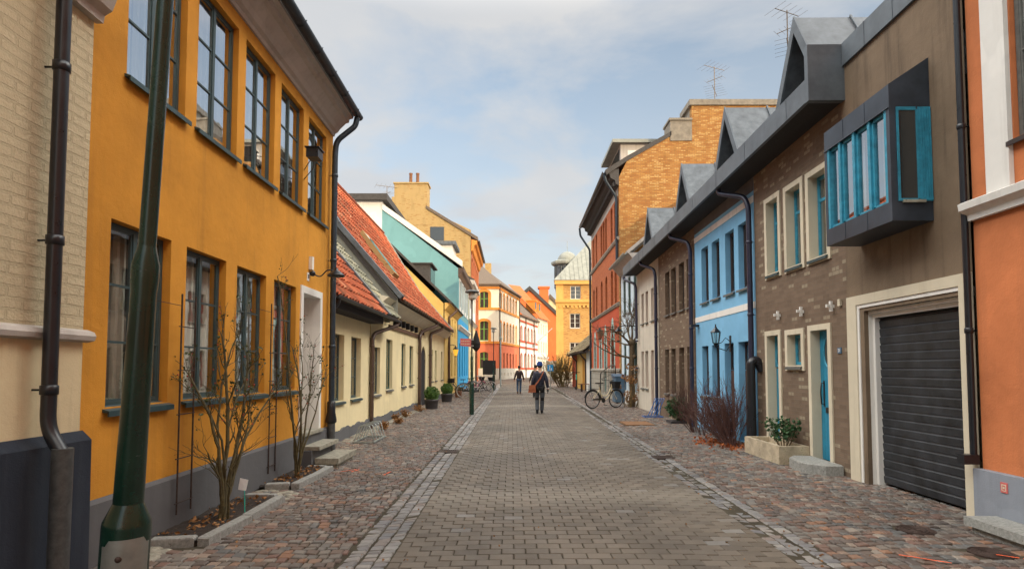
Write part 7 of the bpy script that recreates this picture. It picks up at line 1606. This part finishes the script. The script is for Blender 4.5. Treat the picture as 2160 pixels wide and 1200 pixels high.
def person(label, x, y, rz, H, jacket, trousers, hat=None, shoes='blackcloth', glove=None, hair='hair', stride=.16, arm_out=.12, coat=False, bag=False, kneepatch=None):
    t = thing('person', label, 'person', (x, y, zg(x, y) + .002), 'people walking down the street', rz); k = H / 1.78; t.scale = (k, k, k)
    # local: +Y is the walking direction
    hipz = .93; s = stride
    J = {'pelvis': ((0, 0, .95), (.13, .10)), 'waist': ((0, .0, 1.10), (.13, .095)), 'chest': ((0, 0.0, 1.30), (.155, .105)), 'neckb': ((0, .0, 1.46), (.075, .07)), 'neck': ((0, .015, 1.54), (.052, .052)), 'head1': ((0, .03, 1.62), (.072, .085)), 'head2': ((0, .03, 1.70), (.074, .088)),
         'hL': ((-.09, 0, .90), .085), 'kL': ((-.095, .07 + s * .2, .50), .06), 'aL': ((-.095, -s * .25, .10), .043), 'tL': ((-.095, -s * .25 + .15, .035), (.042, .03)),
         'hR': ((.09, 0, .90), .085), 'kR': ((.09, .06 + s * .1, .50), .06), 'aR': ((.075, s * .9, .085), .045), 'tR': ((.095, s * .9 + .16, .035), (.042, .03)),
         'sL': ((-.165, 0, 1.405), .062), 'eL': ((-.215 - arm_out * .35, -.03, 1.13), .046), 'wL': ((-.215 - arm_out, .06, .88), .03),
         'sR': ((.165, 0, 1.405), .062), 'eR': ((.215 + arm_out * .35, -.05, 1.13), .046), 'wR': ((.22 + arm_out * .9, .0, .88), .03)}
    bones = [('pelvis', 'waist'), ('waist', 'chest'), ('chest', 'neckb'), ('neckb', 'neck'), ('neck', 'head1'), ('head1', 'head2'), ('pelvis', 'hL'), ('hL', 'kL'), ('kL', 'aL'), ('aL', 'tL'), ('pelvis', 'hR'), ('hR', 'kR'), ('kR', 'aR'), ('aR', 'tR'), ('chest', 'sL'), ('sL', 'eL'), ('eL', 'wL'), ('chest', 'sR'), ('sR', 'eR'), ('eR', 'wR')]
    # palms, five fingers each
    for sd_, w in (('L', -1), ('R', 1)):
        wx, wy, wz = J['w' + sd_][0]; pk = 'p' + sd_; J[pk] = ((wx + w * .01, wy + .02, wz - .07), (.022, .036)); bones.append(('w' + sd_, pk))
        for f, (dy, L, dx) in enumerate(((-.03, .065, 0), (-.01, .08, 0), (.012, .075, 0), (.032, .062, 0), (.05, .05, -.02))):
            zb = -.05 if f == 4 else -.085
            J[pk + str(f)] = ((wx + w * .008 + w * dx, wy + .02 + dy, wz + zb - .02), .0095); J[pk + str(f) + 'b'] = ((wx - w * .012 + w * dx, wy + .025 + dy * 1.05, wz + zb - .02 - L), .0075); bones += [(pk, pk + str(f)), (pk + str(f), pk + str(f) + 'b')]
    body = skin_mesh('body', J, bones, M['skin'], t, 2)
    g = .022
    def grow(keys, extra=g, over={}):
        o = {}
        for q in keys:
            co, r = J[q]; r = r if isinstance(r, tuple) else (r, r); e = over.get(q, extra); o[q] = (co, (r[0] + e, r[1] + e))
        return o
    jk = grow(['chest', 'waist', 'neckb', 'sL', 'eL', 'wL', 'sR', 'eR', 'wR'], .024, {'neckb': .012, 'wL': .018, 'wR': .018}); jk['hem'] = ((0, 0, .90 if not coat else .70), (.175, .135)); jk['waist'] = ((0, 0, 1.08), (.165, .13))
    skin_mesh('jacket', jk, [('chest', 'waist'), ('waist', 'hem'), ('chest', 'neckb'), ('chest', 'sL'), ('sL', 'eL'), ('eL', 'wL'), ('chest', 'sR'), ('sR', 'eR'), ('eR', 'wR')], M[jacket], t, 2)
    if not coat:
        mb = MB()
        for q in range(9):
            z = .93 + q * .058; rx = .178 + (.018 if z > 1.2 else 0) + (.0 if z > 1.0 else .002); ry = .138
            n = 28; mb.tube([(rx * math.cos(2 * math.pi * i / n), ry * math.sin(2 * math.pi * i / n), z) for i in range(n + 1)], .010, 5, cap=False)
        part('quilting', mb, M[jacket], t, local=True)
    tr = grow(['pelvis', 'hL', 'kL', 'aL', 'hR', 'kR', 'aR'], .014, {'aL': .020, 'aR': .020}); trp = skin_mesh('trousers', tr, [('pelvis', 'hL'), ('hL', 'kL'), ('kL', 'aL'), ('pelvis', 'hR'), ('hR', 'kR'), ('kR', 'aR')], M[trousers], t, 2)
    if kneepatch:
        for q in 'LR':
            mb = MB(); a, b = Vector(J['h' + q][0]), Vector(J['k' + q][0]); c_ = Vector(J['a' + q][0]); mb.tube([a.lerp(b, .42), a.lerp(b, .84)], [.092, .078], 14); part('thigh_panel', mb, M[kneepatch], trp, local=True); mb = MB(); mb.tube([b.lerp(c_, .12), b.lerp(c_, .5), b.lerp(c_, .93)], [.076, .070, .064], 14); part('shin_panel', mb, M[kneepatch], trp, local=True)
    for q in 'LR':
        a = Vector(J['a' + q][0]); tt_ = Vector(J['t' + q][0]); mb = MB(); d = (tt_ - a); d.z = 0; d.normalize(); zb = 0.0
        mb.tube([a + Vector((0, 0, .05)), a + Vector((0, 0, -.03))], [.048, .052], 12); mb.tube([a - d * .06 + Vector((0, 0, .045 - a.z)), a + d * .05 + Vector((0, 0, .05 - a.z)), a + d * .15 + Vector((0, 0, .042 - a.z)), a + d * .21 + Vector((0, 0, .035 - a.z))], [.042, .048, .042, .026], 12); part('shoe', mb, M[shoes], t, local=True)
    if glove:
        for sd_, w in (('R', 1), ('L', -1)):
            pk = 'p' + sd_; gk = {q: (J[q][0], tuple(r + .006 for r in (J[q][1] if isinstance(J[q][1], tuple) else (J[q][1],) * 2))) for q in J if q.startswith(pk)}; gk = dict(sorted(gk.items())); wz = J['w' + sd_][0]; gk['wr'] = ((wz[0], wz[1], wz[2] - .01), .036)
            skin_mesh('glove', gk, [('wr', pk)] + [(pk, pk + str(f)) for f in range(5)] + [(pk + str(f), pk + str(f) + 'b') for f in range(5)], M[glove], t, 1)
            mb = MB(); mb.tube([(wz[0], wz[1], wz[2] + .015), (wz[0], wz[1], wz[2] - .0)], .047, 12); part('cuff', mb, M['signwhite'], t, local=True)
    mb = MB(); mb.ball((0, .03, 1.685), .1, 16, 12, sc=(.86, 1.0, 1.12))
    for w in (-1, 1): mb.ball((w * .087, .025, 1.66), .03, 8, 6, sc=(.35, .7, 1.1))
    mb.ball((0, .135, 1.65), .018, 8, 6, sc=(.8, 1, 1.5)); part('face', mb, M['skin'], body, local=True)
    mb = MB()
    for w in (-1, 1): mb.ball((w * .033, .118, 1.685), .011, 8, 6)
    part('eye', mb, M['blackcloth'], body, local=True); mb = MB(); mb.box(-.025, .025, .12, .128, 1.605, 1.612); part('mouth', mb, M['leatherbrown'], body, local=True)
    mb = MB()
    if hat: mb.lathe((0, .02, 0), [(.098, 1.665), (.104, 1.67), (.106, 1.70), (.102, 1.705), (.104, 1.74), (.088, 1.79), (.055, 1.82), (.01, 1.83)], 20); part('knitted_hat', mb, M[hat], t, local=True)
    mb = MB(); mb.ball((0, .015, 1.70 if not hat else 1.655), .104 if not hat else .096, 16, 12, sc=(.88, .98, 1.02 if not hat else .7)); part('hair', mb, M[hair], body, local=True)
    return t
px_, py_2 = .99, 20.3
person('man in navy quilted jacket and blue knitted hat with a tan shoulder bag, walking away', px_, py_2, 0.0, 1.80, 'navyjacket', 'blackcloth', 'bluehat', glove='blackcloth', stride=.15, arm_out=.07, kneepatch='greytrousers')
person('man in dark brown quilted jacket and blue jeans farther down the street', .45, 36.1, .0, 1.76, 'brownjacket', 'jeans', None, 'doorbrown', stride=.12, arm_out=.09)
person('person in an olive coat mostly hidden behind the man with the blue hat', 1.30, 31.5, .0, 1.78, 'olive', 'blackcloth', None, coat=True)
# bag worn by the near man: a thing of its own
t = thing('shoulder_bag', 'tan leather shoulder bag with long strap carried across the back', 'bag', (px_ - .25, py_2 - .1, .85))
z0 = zg(px_, py_2); mb = MB(); bx_, by_ = px_ - .28, py_2 - .20
mb.hexa([(bx_ - .14, by_, z0 + .74), (bx_ + .13, by_ - .03, z0 + .76), (bx_ + .13, by_ + .06, z0 + .76), (bx_ - .14, by_ + .09, z0 + .74), (bx_ - .10, by_, z0 + 1.0), (bx_ + .12, by_ - .03, z0 + 1.02), (bx_ + .12, by_ + .06, z0 + 1.02), (bx_ - .10, by_ + .09, z0 + 1.0)]); part('bag_body', mb, M['leatherbrown'], t)
mb = MB(); mb.hexa([(bx_ - .13, by_ - .012, z0 + .84), (bx_ + .125, by_ - .042, z0 + .86), (bx_ + .125, by_ - .031, z0 + .86), (bx_ - .13, by_ - .001, z0 + .84), (bx_ - .105, by_ - .012, z0 + 1.005), (bx_ + .12, by_ - .042, z0 + 1.025), (bx_ + .12, by_ - .031, z0 + 1.025), (bx_ - .105, by_ - .001, z0 + 1.005)]); part('flap', mb, M['leatherbrown'], t)
mb = MB(); S_ = [(bx_ + .10, by_ - .02, z0 + 1.0), (px_ - .05, py_2 - .165, z0 + 1.16), (px_ + .06, py_2 - .165, z0 + 1.34), (px_ + .13, py_2 - .12, z0 + 1.49), (px_ + .14, py_2 + .0, z0 + 1.52)]
for i in range(4):
    a, b = Vector(S_[i]), Vector(S_[i + 1]); q = Vector((.018, 0, -.012)); mb.hexa([a - q, a + q, a + q + Vector((0, .006, 0)), a - q + Vector((0, .006, 0)), b - q, b + q, b + q + Vector((0, .006, 0)), b - q + Vector((0, .006, 0))])
part('strap', mb, M['leatherbrown'], t)

mb = MB(); rr = random.Random(99)
for k in range(420):
    x = rr.choice([rr.uniform(-3.3, -1.1), rr.uniform(2.5, 4.7), rr.uniform(2.4, 3.1), rr.uniform(-1.6, 2.6)]); y = 3.6 + 16 * rr.random() ** 1.5
    q = Vector((x, y, zg(x, y) + .012)); leaves(mb, [(q, None)], rr, 1, .028, .01)
struct('litter', mb, M['dryleaf'], kind='stuff')
print('objects', len(bpy.data.objects), 'polys', sum(len(m.polygons) for m in bpy.data.meshes))
